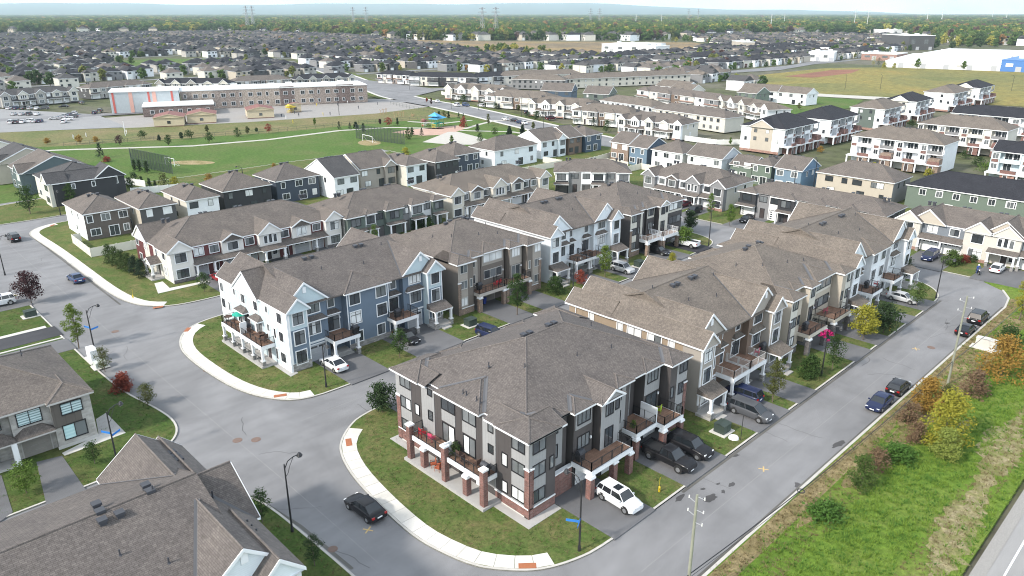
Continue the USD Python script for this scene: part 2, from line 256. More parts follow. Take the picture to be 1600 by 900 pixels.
for c, r, m in (((42, -18.6), 3.4, WEEDS), ((51, -19.2), 4.2, WEEDS), ((62, -19), 4.6, WEEDS), ((72, -18.4), 4.0, WEEDS), ((30, -18.2), 2.3, WEEDS), ((84, -18.5), 3.6, WEEDS), ((20, -17.8), 1.6, WEEDS), ((46.5, -22.6), 1.3, TRACK)):
    pts = [(c[0] + 1.9 * r * math.cos(a) * rng.uniform(0.7, 1.2), c[1] + 0.42 * r * math.sin(a) * rng.uniform(0.6, 1.3)) for a in np.linspace(0, 6.283, 18, endpoint=False)]
    sheet(Polygon(smooth_ring(pts, 1)).buffer(0), 0.114 + 0.004 * rng.random(), 'weed_patch', m)
tr = [(10, -28.6), (18, -28.9), (26, -28.2), (34, -27.8), (44, -27.2), (52, -26.6), (60, -26.4), (72, -26.6)]
edge = [(x + 0.4 * i, y) for (x, y), i in zip(tr, range(8))]; up_, dn_ = [], []
for x in np.arange(8, 78, 0.6):
    yc = np.interp(x, [p[0] for p in tr], [p[1] for p in tr]); w = 0.9 + 0.65 * math.sin(x * 0.31) + rng.uniform(-.45, .45) + (0.6 if 26 < x < 50 else 0); up_.append((x, yc + max(.15, w))); dn_.append((x, yc - max(.15, w * rng.uniform(.6, 1.1))))
sheet(Polygon(up_ + dn_[::-1]).buffer(0), 0.122, 'trodden_strip', TRACK)
sheet(sbox(-80, -31.6, 400, -30.6).union(Polygon([(300, -29.8), (400, -30.6), (400, -31.6), (106, -31.6), (107, -29.7)])), 0.03, 'gravel_shoulder', GRAVEL)
sheet(sbox(-80, -42, 400, -31.5), 0.0, 'highway', asphalt('highway_asphalt', (0.27, 0.265, 0.26), 0.1))
sheet(sbox(-80, -32.75, 400, -32.6), 0.004, 'road_marking', WHITE)

def walk(line, w, z, name, mats, step=1.75, gap=0.02):
    """A pavement of separate concrete slabs along a line, on its left side."""
    ls = LineString(line); n = int(ls.length / step); rg = random.Random(len(line))
    root = tag(UsdGeom.Xform.Define(stage, numbered('/World/' + name)).GetPrim(), kind='structure')
    for i in range(n):
        a, b = ls.interpolate(i * step + gap), ls.interpolate((i + 1) * step - gap)
        def off(s):
            p, q = ls.interpolate(max(0, s - 0.4)), ls.interpolate(min(ls.length, s + 0.4)); d = np.array([q.x - p.x, q.y - p.y]); d /= np.linalg.norm(d)
            return np.array([-d[1], d[0]])
        na, nb = off(i * step), off((i + 1) * step)
        A, B = np.array([a.x, a.y]), np.array([b.x, b.y]); C, D = B + nb * w, A + na * w; dz = z + rg.uniform(0, 0.008)
        mb = MB(); mb.poly((*A, dz), (*B, dz), (*C, dz), (*D, dz))
        for p, q in ((A, B), (B, C), (C, D), (D, A)): mb.poly((*p, z - 0.06), (*q, z - 0.06), (*q, dz), (*p, dz))
        mb.build('slab', mats[rg.randrange(len(mats))], root)
SLABS = [plain('slab_concrete', (0.56, 0.535, 0.485), 0.85, 0.1, 1.2), plain('slab_concrete_pale', (0.6, 0.575, 0.53), 0.85, 0.1, 1.2), plain('slab_concrete_warm', (0.53, 0.505, 0.455), 0.85, 0.12, 1.2)]
def arc(poly, a, b):
    c = poly.exterior; s0, s1 = c.project(Point(a)), c.project(Point(b))
    if not c.is_ccw: pass
    if s1 < s0: s1 += c.length
    pts = [c.interpolate(s % c.length) for s in np.arange(s0, s1, 0.4)]
    return [(p.x, p.y) for p in pts]
def inner(poly): return Polygon(poly.buffer(-0.24).exterior)
def oriented(poly): return Polygon(poly.exterior.coords[::1] if poly.exterior.is_ccw else poly.exterior.coords[::-1])
for blk, a, b in ((BA, (-3.2, 25.8), (-2.2, -6.3)), (BE, (-1.0, 34.7), (-3.0, 67.6)), (BK, (-3.2, 77.8), (-2.0, 146))):
    p = oriented(inner(blk)); c = p.exterior
    s0, s1 = c.project(Point(a)), c.project(Point(b)); L_ = c.length
    if (s1 - s0) % L_ > L_ / 2: s0, s1 = s1, s0
    d = (s1 - s0) % L_
    pts = [c.interpolate((s0 + t) % L_) for t in np.arange(0, d, 0.5)]
    walk([(q.x, q.y) for q in pts], 1.55, 0.145, 'pavement', SLABS)
for (u, v), rz in (((545, 691), 62), ((824, 884), -42), ((293, 515), 48), ((438, 618), -25), ((247, 480), -20), ((82, 352), 40)):
    x, y = P(u, v, 0.15); mb = MB(); mb.box(-0.75, 0.75, -0.32, 0.32, 0, 0.012)
    for i in range(6):
        for j in range(3): mb.box(-0.66 + i * 0.25, -0.56 + i * 0.25, -0.24 + j * 0.2, -0.15 + j * 0.2, 0.012, 0.02, bottom=False)
    t = thing('tactile_plate', ['rust coloured tactile plate at the pavement end left of the dark grey corner block', 'rust coloured tactile plate at the near tip of the corner pavement', 'rust coloured tactile plate left of the white and blue block, by its porch', 'rust coloured tactile plate in front of the white and blue block by its stone corner', 'rust coloured tactile plate at the pavement end in front of the red and white row', 'rust coloured tactile plate by the far left street corner'][int(abs(rz)) % 1 + [62, -42, 48, -25, -20, 40].index(rz)], 'tactile plate', (x, y, 0.156), rz)
    mb.build('plate', TACTILE, t)

def slab(pts, z, name, m, z0=None): return sheet(Polygon(pts).buffer(0), z, name, m, z0=z0)
# driveways
for x0, x1 in ((3.5, 9.6), (14.8, 22.4), (29.1, 36.4), (38.6, 43.4), (55.0, 60.4), (62.5, 66.8), (73.6, 77.6), (81.0, 86.6)):
    sheet(sbox(x0, -7.3, x1, 2.6), 0.146, 'driveway', DRIVE, z0=-0.1)
for x0, x1 in ((3.0, 8.9), (13.8, 21.8), (30.9, 36.2), (38.6, 43.8), (52.0, 57.4), (60.2, 65.6), (73.6, 79.6)):
    sheet(sbox(x0, 34.2, x1, 44.6), 0.146, 'driveway', DRIVE, z0=-0.1)
sheet(sbox(81.5, 34.2, 87.0, 42.0), 0.146, 'driveway', FRESH, z0=-0.1)
for x0, x1 in ((3, 10), (15, 22), (31, 38), (52, 58), (62, 68), (74, 80)): sheet(sbox(x0, 17.5, x1, 27.8), 0.146, 'driveway', DRIVE, z0=-0.1)
for x0, x1 in ((5.5, 14.5), (19.5, 26), (29.0, 33), (38, 48), (52, 58), (66, 75), (80, 90)): sheet(sbox(x0, 76.0, x1, 89), 0.146, 'driveway', DRIVE, z0=-0.1)
for y0, y1 in ((55.5, 66), (50, 54.2), (36.6, 42), (29, 35), (18, 27), (-2.5, 4.6), (-16.2, -7.2)): sheet(sbox(103.4, y0, 114.5, y1), 0.146, 'driveway', DRIVE, z0=-0.1)
# west driveways and the block's paths
sheet(sbox(-58, 76.8, -18.5, 81.2), 0.146, 'driveway', asphalt('black_asphalt', (0.05, 0.05, 0.055), 0.2), z0=-0.1)
sheet(sbox(-58, 70.2, -18.5, 75.0), 0.146, 'driveway', DRIVE, z0=-0.1)
sheet(sbox(-58, 75.4, -18.8, 75.75), 0.2, 'edging_kerb', CONC, z0=0); sheet(sbox(-58, 81.3, -19.5, 82.2), 0.16, 'path', CONC, z0=0)
sheet(sbox(-58, 93.4, -18.5, 99.5), 0.146, 'driveway', DRIVE, z0=-0.1)
slab([tuple(P(*p, 0.13)) for p in ((57, 722), (97, 712), (141, 775), (75, 800))], 0.146, 'driveway', DRIVE, -0.1)
slab([tuple(P(*p, 0.13)) for p in ((-40, 760), (2, 742), (20, 800), (-20, 830))], 0.146, 'driveway', DRIVE, -0.1)
slab([tuple(P(*p, 0.13)) for p in ((97, 708), (163, 675), (197, 676), (150, 694), (101, 712))], 0.15, 'path', CONC, 0)
slab([tuple(P(*p, 0.13)) for p in ((155, 683), (150, 655), (166, 645), (196, 676))], 0.148, 'path', PATIO, 0)
# paving round the near houses
slab([(-1.0, 4.2), (0.2, 4.2), (0.2, -0.1), (3.4, -0.1), (3.4, -1.0), (-1.0, -1.0)], 0.16, 'paving', PATIO, 0)
slab([(-1.0, 16.2), (0.3, 16.2), (0.3, 20.4), (-1.0, 20.4)], 0.16, 'paving', PATIO, 0)
slab([(-1.4, 46.2), (-0.2, 46.2), (-0.2, 41.5), (3.0, 41.5), (3.0, 42.7), (-1.4, 41.5)], 0.16, 'paving', PATIO, 0)
slab([(-0.8, 90), (-2.2, 84.5), (6.4, 84.2), (6.4, 85.1), (0.2, 85.8), (0.6, 90)], 0.16, 'path', CONC, 0)
# the park: playing field, paths, school ground, park road
sheet(Polygon([(-25, 156), (-20, 153.6), (165, 153.6), (172, 160), (180, 190), (186, 218), (168, 226), (144.7, 229.8), (95, 237.4), (31, 258.5), (-40, 300), (-90, 300)]), -0.02, 'playing_field', FIELDG)
sheet(Polygon([(31, 258.5), (95, 237.4), (144.7, 229.8), (168, 226), (186, 218), (196, 262), (160, 262), (104, 272), (60, 292), (20, 312), (-40, 330), (-60, 300)]), -0.01, 'school_lawn', SCHOOLG)
sheet(Polygon([(60, 290), (104, 272), (160, 258), (197, 262), (205, 300), (190, 318), (60, 330)]), 0.0, 'school_yard', SANDY)
sheet(Polygon([(20, 312), (62, 292), (66, 345), (40, 400), (-40, 410), (-70, 330)]), 0.004, 'car_park', plain('car_park_asphalt', (0.24, 0.24, 0.24), 0.9, 0.12, 0.2))
sheet(LineString(PP([(60, 236), (100, 234), (200, 231), (300, 228), (420, 218), (530, 204), (612, 199), (690, 201)])).buffer(1.2), 0.0, 'park_path', CONCPATH)
sheet(Polygon(PP([(635, 203), (715, 196), (730, 200), (700, 210), (662, 212), (612, 207)])), 0.0, 'playground_surface', plain('playground_rubber', (0.42, 0.28, 0.22), 0.9, 0.2, 0.3))
sheet(Polygon(PP([(660, 222), (700, 206), (716, 206), (770, 220), (742, 226), (705, 226)])), 0.004, 'park_plaza', CONCPATH)
for a in ([(727, 201), (750, 194), (775, 188), (830, 190)], [(722, 204), (800, 206), (835, 211)], [(640, 190), (690, 193), (735, 188)]): sheet(LineString(PP(a)).buffer(1.0), 0.008, 'park_path', CONCPATH)
PR = [(150, 40), (158, 75), (168, 110), (176, 142), (183, 172), (190, 200), (197, 228), (203, 256), (206, 285), (214, 318), (232, 366), (262, 440), (300, 540), (350, 650)]
sheet(LineString(PR).buffer(13), -0.006, 'boulevard', LAWN); sheet(LineString(PR).buffer(9.2), 0.0, 'pavement_strip', CONC); sheet(LineString(PR).buffer(7.4), 0.006, 'park_road', ROAD)
sheet(LineString([(206, 285), (196, 296), (150, 322), (60, 345), (-60, 380)]).buffer(5), 0.009, 'school_street', ROAD)
sheet(LineString([(222, 340), (300, 318), (420, 300), (560, 270), (760, 300)]).buffer(7), -0.1, 'far_street', ROAD)
sheet(Polygon(PP([(565, 124), (690, 140), (640, 152), (600, 150)])), 0.012, 'road_junction', ROAD)
# fields far off
sheet(Polygon(PP([(1185, 117), (1290, 106), (1420, 104), (1660, 110), (1700, 172), (1500, 160), (1395, 152), (1290, 148), (1195, 142)])), -0.2, 'meadow', MEADOW)
sheet(Polygon(PP([(1225, 119), (1300, 109), (1345, 108), (1330, 114), (1270, 121)])), -0.17, 'red_meadow', plain('rust_meadow', (0.2, 0.085, 0.05), 0.95, 0.5, 0.06))
sheet(Polygon(PP([(1185, 140), (1300, 147), (1400, 152), (1520, 158), (1520, 161), (1385, 156), (1185, 145)])), -0.16, 'far_path', CONCPATH)
sheet(Polygon(PP([(1205, 152), (1270, 150), (1350, 156), (1330, 168), (1240, 180), (1215, 172)])), -0.15, 'second_park', FIELDG)
sheet(Polygon(PP([(180, 95), (265, 91), (400, 94), (395, 97), (320, 102), (180, 105)])), -0.2, 'far_playing_field', FIELDG)
sheet(Polygon(PP([(560, 67), (640, 62), (760, 64), (1080, 66), (1150, 74), (1090, 86), (950, 88), (760, 84), (640, 72)])), -0.2, 'dry_field', DRYG)
# manholes, drains and paint marks on the streets
for i, (u, v, r, m) in enumerate(((371, 688, 0.42, IRON), (400, 687, 0.42, IRON), (180, 518, 0.42, IRON), (1455, 543, 0.42, IRON), (624, 801, 0.4, IRON), (322, 579, 0.3, IRON), (520, 858, 0.35, IRON))):
    x, y = P(u, v); t = thing('manhole_cover', ['reddish round manhole cover left of its twin in the junction', 'reddish round manhole cover right of its twin in the junction', 'round manhole cover near the yellow street tree', 'round manhole cover in the middle of the right hand street', 'square drain behind the black saloon', 'small round cover on the left street', 'round cover near the bottom kerb'][i], 'manhole cover', (x, y, 0.0))
    mb = MB(); mb.bar((0, 0, -0.05), (0, 0, 0.012), r * 1.25, sides=20); mb.build('frame', IRON, t); mb = MB(); mb.bar((0, 0, 0.0), (0, 0, 0.02), r, sides=20); mb.build('lid', m, t)
YEL = plain('yellow_paint', (0.5, 0.36, 0.16), 0.8)
for i, (u, v) in enumerate(((575, 828), (1193, 733), (1431, 545), (205, 456))):
    x, y = P(u, v); mb = MB()
    for a in (0.5, 2.1):
        c, s = math.cos(a), math.sin(a); mb.poly((x - .5 * c - .07 * s, y - .5 * s + .07 * c, .006), (x - .5 * c + .07 * s, y - .5 * s - .07 * c, .006), (x + .5 * c + .07 * s, y + .5 * s - .07 * c, .006 + .002 * (a > 1)), (x + .5 * c - .07 * s, y + .5 * s + .07 * c, .006 + .002 * (a > 1)))
    tag(mb.build('paint_cross', YEL), kind='structure')
for (u, v, a, b) in ((300, 254, 12, 1.6), (577, 223, 6, 2.2)):
    sheet(Polygon([tuple(P(u + a * 3 * math.cos(t), v + b * 2 * math.sin(t))) for t in np.linspace(0, 6.28, 20, endpoint=False)]), -0.012, 'worn_patch', grassy('worn_grass', [(0.14, 0.13, 0.05), (0.24, 0.2, 0.1), (0.3, 0.24, 0.14), (0.3, 0.25, 0.15)], 0.3, 2.0))

DKPATCH = asphalt('dark_patch_asphalt', (0.075, 0.073, 0.074), 0.3); WORN = asphalt('worn_asphalt', (0.165, 0.164, 0.168), 0.25); SEAL = asphalt('joint_seal', (0.225, 0.222, 0.222), 0.15); TAR = plain('crack_tar', (0.06, 0.058, 0.056), 0.6)
rg = random.Random(12)
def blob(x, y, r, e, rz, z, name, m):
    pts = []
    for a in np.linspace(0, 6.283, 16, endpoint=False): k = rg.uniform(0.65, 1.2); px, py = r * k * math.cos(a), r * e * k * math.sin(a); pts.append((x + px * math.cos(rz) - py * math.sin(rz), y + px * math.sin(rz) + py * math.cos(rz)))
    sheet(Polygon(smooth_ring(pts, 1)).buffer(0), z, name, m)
for u, v, r, e in ((1110, 778, 0.9, 0.6), (1130, 768, 0.35, .6), (1143, 757, 0.6, 0.4), (1122, 756, 0.3, .5), (1098, 764, 0.35, .5), (1246, 758, 0.6, .5), (1310, 694, 1.1, 0.35), (1062, 778, 0.8, 0.35), (700, 830, .4, .6), (595, 806, .5, .5), (1150, 712, .5, .4), (1480, 505, .5, .5), (880, 842, .5, .5)): blob(*P(u, v), r, e, rg.uniform(-.4, .4), 0.008, 'dark_patch', DKPATCH)  # irregular dark patches on the asphalt: stains, and one long black shape
sheet(LineString([(2, -11.3), (30, -11.2), (60, -11.3), (88, -11.3)]).buffer(0.05), 0.0052, 'lane_joint', SEAL); sheet(LineString([(-13.2, 5), (-13.1, 22), (-13.3, 48), (-13.2, 100), (-13.2, 140)]).buffer(0.05), 0.0052, 'lane_joint', SEAL); sheet(LineString([(-6, 30.8), (30, 31), (88, 31)]).buffer(0.05), 0.0056, 'lane_joint', SEAL)
for k in range(26):
    x0, y0, a, n = rg.choice([(rg.uniform(0, 90), rg.uniform(-14.5, -8), 0.0, 7), (rg.uniform(-17.5, -9.5), rg.uniform(0, 120), 1.57, 7), (rg.uniform(-16, 4), rg.uniform(24, 36), rg.uniform(0, 3), 6)]); pts = [(x0, y0)]; a += rg.choice([0, 1.5]) + rg.uniform(-.3, .3)
    for i in range(n): a += rg.uniform(-.45, .45); pts.append((pts[-1][0] + rg.uniform(.4, 1.0) * math.cos(a), pts[-1][1] + rg.uniform(.4, 1.0) * math.sin(a)))
    sheet(LineString(pts).buffer(rg.uniform(.012, .028)), 0.0065 + 0.0001 * k, 'road_crack', TAR)
for pts in ([(14, -7.45), (88, -7.45)], [(0, -14.98), (92, -15.25)], [(-8.35, 84), (-8.25, 140)], [(-18.45, 54), (-18.45, 66)], [(-15.2, 6), (-15.5, 14), (-16.5, 21)]): sheet(LineString(pts).buffer(0.16), 0.0105, 'gutter_dirt', asphalt('gutter_dirt', (0.12, 0.115, 0.105), 0.4))
# ------------------------------------------------------------------ a kit for buildings: local front looks along -y, x runs to the right
class Bld:
    def __init__(s, name, label, cat, x, y, rot=0.0, W=10.0, D=10.0, mir=False, group=None, z=0.13, lo=False, seed=0):
        s.t = thing(name, label, cat, (x, y, z), rot, group); s.W, s.D, s.mir, s.flip, s.lo = W, D, mir, False, lo
        s.hm = False; s.k = 0; s.rg = random.Random(seed * 7 + 3)
    def X(s, x):
        if s.hm: x = s.W - x
        return s.W - x if s.mir else x
    def Y(s, y): return s.D - y if s.flip else y
    def pt(s, side, off, a, d, z):
        if side == 'F': x, y = a, off - d
        elif side == 'B': x, y = a, off + d
        elif side == 'L': x, y = off - d, a
        else: x, y = off + d, a
        return (s.X(x), s.Y(y), z)
    def fbox(s, mb, side, off, a0, a1, d0, d1, z0, z1):
        p, q = s.pt(side, off, a0, d0, z0), s.pt(side, off, a1, d1, z1); mb.box(p[0], q[0], p[1], q[1], z0, z1)
    def bx(s, name, x0, x1, y0, y1, z0, z1, m, parent=None, label=None):
        mb = MB(); mb.box(s.X(x0), s.X(x1), s.Y(y0), s.Y(y1), z0, z1)
        o = mb.build(name, m, parent or s.t)
        if label: tag(o, label)
        return o
    def wall(s, x0, x1, y0, y1, z0, z1, m, label=None): return s.bx('wall', x0, x1, y0, y1, z0, z1, m, label=label)
    def panel(s, side, off, a0, a1, z0, z1, m, d=0.03, name='cladding_panel'):
        mb = MB(); s.fbox(mb, side, off, a0, a1, -0.02, d, z0, z1); return mb.build(name, m, s.t)
    def win(s, side, off, a0, a1, z0, z1, style='w', n=2, glass=None, name='window'):
        g = glass or s.rg.choice([GLASS, GLASS, GLASS, GLASS2, GLASS2, BLIND]); t = 0.13 if style == 'w' else 0.06
        m = {'w': WHITE, 'b': SASH, 'g': TRIMG}[style]
        mb = MB(); T = t
        if s.lo:
            s.fbox(mb, side, off, a0 - T, a1 + T, -0.02, 0.05, z0 - T, z1 + T); f = mb.build(name, m, s.t)
            mb = MB()
            w = (a1 - a0) / n
            for i in range(n): s.fbox(mb, side, off, a0 + i * w + 0.035, a0 + (i + 1) * w - 0.035, 0.03, 0.065, z0, z1)
            mb.build('pane', g, f); return f
        for q in ((a0 - T, a1 + T, z0 - T, z0), (a0 - T, a1 + T, z1, z1 + T), (a0 - T, a0, z0, z1), (a1, a1 + T, z0, z1)): s.fbox(mb, side, off, q[0], q[1], -0.02, 0.07, q[2], q[3])
        f = mb.build(name, m, s.t)
        mb = MB(); w = (a1 - a0) / n; b = 0.035
        for i in range(n + 1):
            c = a0 + i * w; s.fbox(mb, side, off, max(a0, c - b), min(a1, c + b), -0.02, 0.05, z0, z1)
        if style == 'w' and z1 - z0 > 1.5: s.fbox(mb, side, off, a0, a1, -0.02, 0.049, z0 + (z1 - z0) * 0.72 - b, z0 + (z1 - z0) * 0.72 + b)
        s.fbox(mb, side, off, a0, a1, -0.02, 0.048, z0, z0 + 0.05); s.fbox(mb, side, off, a0, a1, -0.02, 0.048, z1 - 0.05, z1)
        mb.build('sash', SASH if style != 'g' else TRIMG, f)
        for i in range(n):
            mb = MB(); s.fbox(mb, side, off, a0 + i * w + b, a0 + (i + 1) * w - b, -0.03, 0.015, z0 + 0.05, z1 - 0.05)
            mb.build('pane', g if s.rg.random() < 0.75 else GLASS2, f)
        return f
    def door(s, side, off, a0, a1, z0, z1, m, style='w', garage=False, lights=0):
        mb = MB(); s.fbox(mb, side, off, a0 - 0.12, a1 + 0.12, -0.02, 0.04, z0, z1 + 0.12); f = mb.build('garage_door' if garage else 'door', WHITE if style == 'w' else (TRIMG if style == 'g' else SASH), s.t)
        mb = MB()
        if garage:
            n = 4
            for i in range(n): s.fbox(mb, side, off, a0, a1, 0, 0.065, z0 + (z1 - z0) * i / n + 0.012, z0 + (z1 - z0) * (i + 1) / n - 0.012)
        else: s.fbox(mb, side, off, a0, a1, 0, 0.06, z0 + 0.02, z1)
        mb.build('leaf', m, f)
        if lights:
            mb = MB(); w = (a1 - a0) / lights
            if lights < 0:
                for i in range(4): s.fbox(mb, side, off, a0 + 0.2, a0 + 0.75, 0.05, 0.075, z0 + 0.25 + 0.5 * i, z0 + 0.5 + 0.5 * i)
            else:
                for i in range(lights): s.fbox(mb, side, off, a0 + i * w + 0.12, a0 + (i + 1) * w - 0.12, 0.05, 0.075, z1 - 0.45, z1 - 0.18)
            mb.build('pane', GLASS, f)
        return f
    def slider(s, side, off, a0, a1, z0=3.05, z1=5.15, style='w', glass=None): return s.win(side, off, a0, a1, z0 + 0.1, z1, style, 2, glass or GLASS, 'patio_door')
    def roof(s, x0, x1, y0, y1, z, axis='x', ends='hh', pitch=0.38, m=None, gable=None, fascia=None, t=0.2, name='roof', drop=0.0, parent=None):
        """Hipped (h) or gabled (g) roof over an eaves rectangle; 'n' leaves an end buried in another roof. Returns ridge height."""
        s.k += 1; z = z + 0.003 * (s.k % 9); m = m or SH1; fascia = fascia or WHITE; gable = gable or m
        A0, A1, C0, C1 = (x0, x1, y0, y1) if axis == 'x' else (y0, y1, x0, x1)
        half = (C1 - C0) / 2; h = half * pitch; cm = (C0 + C1) / 2
        r0 = A0 + (half if ends[0] == 'h' else 0); r1 = A1 - (half if ends[1] == 'h' else 0)
        if r0 > r1: r0 = r1 = (A0 + A1) / 2
        def p(a, c, zz):
            x, y = (a, c) if axis == 'x' else (c, a)
            return (s.X(x), s.Y(y), zz)
        mb = MB(); mb.poly(p(A0, C0, z), p(A1, C0, z), p(r1, cm, z + h), p(r0, cm, z + h)); mb.poly(p(A1, C1, z), p(A0, C1, z), p(r0, cm, z + h), p(r1, cm, z + h))
        if ends[0] == 'h': mb.poly(p(A0, C1, z), p(A0, C0, z), p(r0, cm, z + h))
        if ends[1] == 'h': mb.poly(p(A1, C0, z), p(A1, C1, z), p(r1, cm, z + h))
        R = mb.build(name, m, parent or s.t)
        cap = MB(); L_ = [(p(r0, cm, z + h), p(r1, cm, z + h))] if r1 - r0 > 0.3 else []
        for e, a, r_ in ((ends[0], A0, r0), (ends[1], A1, r1)):
            if e == 'h': L_ += [(p(a, C0, z), p(r_, cm, z + h)), (p(a, C1, z), p(r_, cm, z + h))]
        for a, c in L_: cap.bar(a, c, 0.085, 0.085, 5)
        if L_: cap.build('ridge_cap', CAPS.get(m.GetPath().name, m), R)
        f = MB()
        for c in (C0, C1): f.poly(p(A0, c, z - t), p(A1, c, z - t), p(A1, c, z), p(A0, c, z))
        f.poly(p(A0, C0, z - t), p(A0, C1, z - t), p(A1, C1, z - t), p(A1, C0, z - t))
        for e, a, sg in ((ends[0], A0, -1), (ends[1], A1, 1)):
            if e == 'h': f.poly(p(a, C0, z - t), p(a, C1, z - t), p(a, C1, z), p(a, C0, z))
            elif e == 'g':
                tt = t * math.sqrt(1 + pitch * pitch) * 1.1; b = a + sg * 0.04
                for cc in (C0, C1):
                    o = 0.02 if cc == C0 else -0.02
                    f.poly(p(b, cc, z - tt * 0.9), p(b, cm, z + h - tt), p(b, cm, z + h + 0.02), p(b, cc, z + 0.02)); f.poly(p(b, cc, z + 0.02), p(b, cm, z + h + 0.02), p(a - sg * 0.02, cm, z + h + 0.021), p(a - sg * 0.02, cc, z + 0.021))
                    f.poly(p(b, cc, z - tt * 0.9), p(b, cm, z + h - tt), p(a - sg * 0.1, cm, z + h - tt), p(a - sg * 0.1, cc, z - tt * 0.9))
        f.build('fascia', fascia, R)
        for e, a, sg in ((ends[0], A0, -1), (ends[1], A1, 1)):
            if e == 'g':
                mb = MB(); b = a - sg * 0.14; mb.poly(p(b, C0 + 0.1, z - 0.3), p(b, C1 - 0.1, z - 0.3), p(b, C1 - 0.1, z + 0.08 * pitch), p(b, cm, z + h - 0.02), p(b, C0 + 0.1, z + 0.08 * pitch)); mb.build('gable', gable, R)
        return z + h
    def valley(s, lines, w=0.2):
        mb = MB()
        for a, c in lines:
            a, c = np.array([s.X(a[0]), s.Y(a[1]), a[2]]), np.array([s.X(c[0]), s.Y(c[1]), c[2]]); d = c - a; n = np.cross(d, [0, 0, 1.0]); n = n / np.linalg.norm(n) * w; up = np.array([0, 0, 0.09])
            mb.poly(a - n + up, c - n + up, c + [0, 0, 0.03], a + [0, 0, 0.03]); mb.poly(a + [0, 0, 0.03], c + [0, 0, 0.03], c + n + up, a + n + up)
        mb.build('roof_valley', FLASH, s.t)
    def pent(s, side, off, a0, a1, d, z, h, m=None, fascia=None, name='pent_roof', hips=True):
        mb = MB(); i = min(d, (a1 - a0) / 3) * 0.8 if hips else 0; P_ = lambda a, dd, zz: s.pt(side, off, a, dd, zz)
        mb.poly(P_(a0, d, z), P_(a1, d, z), P_(a1 - i, 0, z + h), P_(a0 + i, 0, z + h)); mb.poly(P_(a0, 0, z), P_(a0, d, z), P_(a0 + i, 0, z + h)); mb.poly(P_(a1, d, z), P_(a1, 0, z), P_(a1 - i, 0, z + h))
        R = mb.build(name, m or SH1, s.t); f = MB(); s.fbox(f, side, off, a0, a1, 0, d, z - 0.16, z - 0.002); f.build('fascia', fascia or WHITE, R); return R
    def deck(s, side, off, a0, a1, d, z=2.95, rail=None, beam=None, posts=(), post='white', open_side=None, glass=False, boards=None):
        rail = rail or BLACK
        mb = MB(); s.fbox(mb, side, off, a0 + 0.06, a1 - 0.06, 0.0, d - 0.06, z - 0.04, z + 0.03); D_ = mb.build('deck', boards or WOOD, s.t)
        f = MB(); s.fbox(f, side, off, a0, a1, d - 0.12, d + 0.03, z - 0.42, z + 0.06); s.fbox(f, side, off, a0, a0 + 0.14, 0, d - 0.12, z - 0.42, z + 0.06); s.fbox(f, side, off, a1 - 0.14, a1, 0, d - 0.12, z - 0.42, z + 0.06); s.fbox(f, side, off, a0 + .14, a1 - .14, 0, d - .13, z - 0.2, z - 0.06)
        f.build('beam', beam or WHITE, D_)
        r = MB(); runs = [((a0 + 0.1, d - 0.1), (a1 - 0.1, d - 0.1)), ((a0 + 0.1, 0.05), (a0 + 0.1, d - 0.1)), ((a1 - 0.1, 0.05), (a1 - 0.1, d - 0.1))]
        if open_side: runs = [runs[0]] + [runs[1 if open_side == 'hi' else 2]]
        for (p, q) in runs:
            L_ = math.hypot(q[0] - p[0], q[1] - p[1]); n = max(1, int(L_ / 1.5 + 0.5)); w = 0.02
            for hz in (1.02, 0.12): s.fbox(r, side, off, min(p[0], q[0]) - w, max(p[0], q[0]) + w, min(p[1], q[1]) - w, max(p[1], q[1]) + w, z + hz - 0.025, z + hz + 0.025)
            for i in range(n + 1):
                a, dd = p[0] + (q[0] - p[0]) * i / n, p[1] + (q[1] - p[1]) * i / n; s.fbox(r, side, off, a - 0.04, a + 0.04, dd - 0.04, dd + 0.04, z, z + 1.08)
            nb = int(L_ / 0.14)
            for i in range(nb + 1):
                a, dd = p[0] + (q[0] - p[0]) * i / max(nb, 1), p[1] + (q[1] - p[1]) * i / max(nb, 1); s.fbox(r, side, off, a - 0.009, a + 0.009, dd - 0.009, dd + 0.009, z + 0.12, z + 1.0)
        r.build('railing', rail, D_)
        for a, dd in posts: s.post(side, off, a, dd, z - 0.42, post)
        return D_
    def post(s, side, off, a, d, h, kind='white', z0=0.0, w=0.15):
        mb = MB()
        if kind == 'brick':
            s.fbox(mb, side, off, a - 0.3, a + 0.3, d - 0.3, d + 0.3, z0, h - 0.28); o = mb.build('pillar', getattr(s, 'brk', BRICK), s.t); c = MB(); s.fbox(c, side, off, a - 0.38, a + 0.38, d - 0.38, d + 0.38, h - 0.28, h - 0.12); s.fbox(c, side, off, a - 0.33, a + 0.33, d - 0.33, d + 0.33, h - 0.12, h + 0.02); c.build('cap', WHITE, o)
        elif kind == 'plain':
            s.fbox(mb, side, off, a - w, a + w, d - w, d + w, z0, h); mb.build('pillar', WHITE, s.t)
        else:
            s.fbox(mb, side, off, a - 0.15, a + 0.15, d - 0.15, d + 0.15, z0 + 0.9, h); s.fbox(mb, side, off, a - 0.2, a + 0.2, d - 0.2, d + 0.2, h - 0.2, h); s.fbox(mb, side, off, a - 0.28, a + 0.28, d - 0.28, d + 0.28, z0 + 0.88, z0 + 1.0); o = mb.build('pillar', WHITE, s.t); c = MB(); s.fbox(c, side, off, a - 0.24, a + 0.24, d - 0.24, d + 0.24, z0, z0 + 0.88); c.build('stone_base', STONE, o)
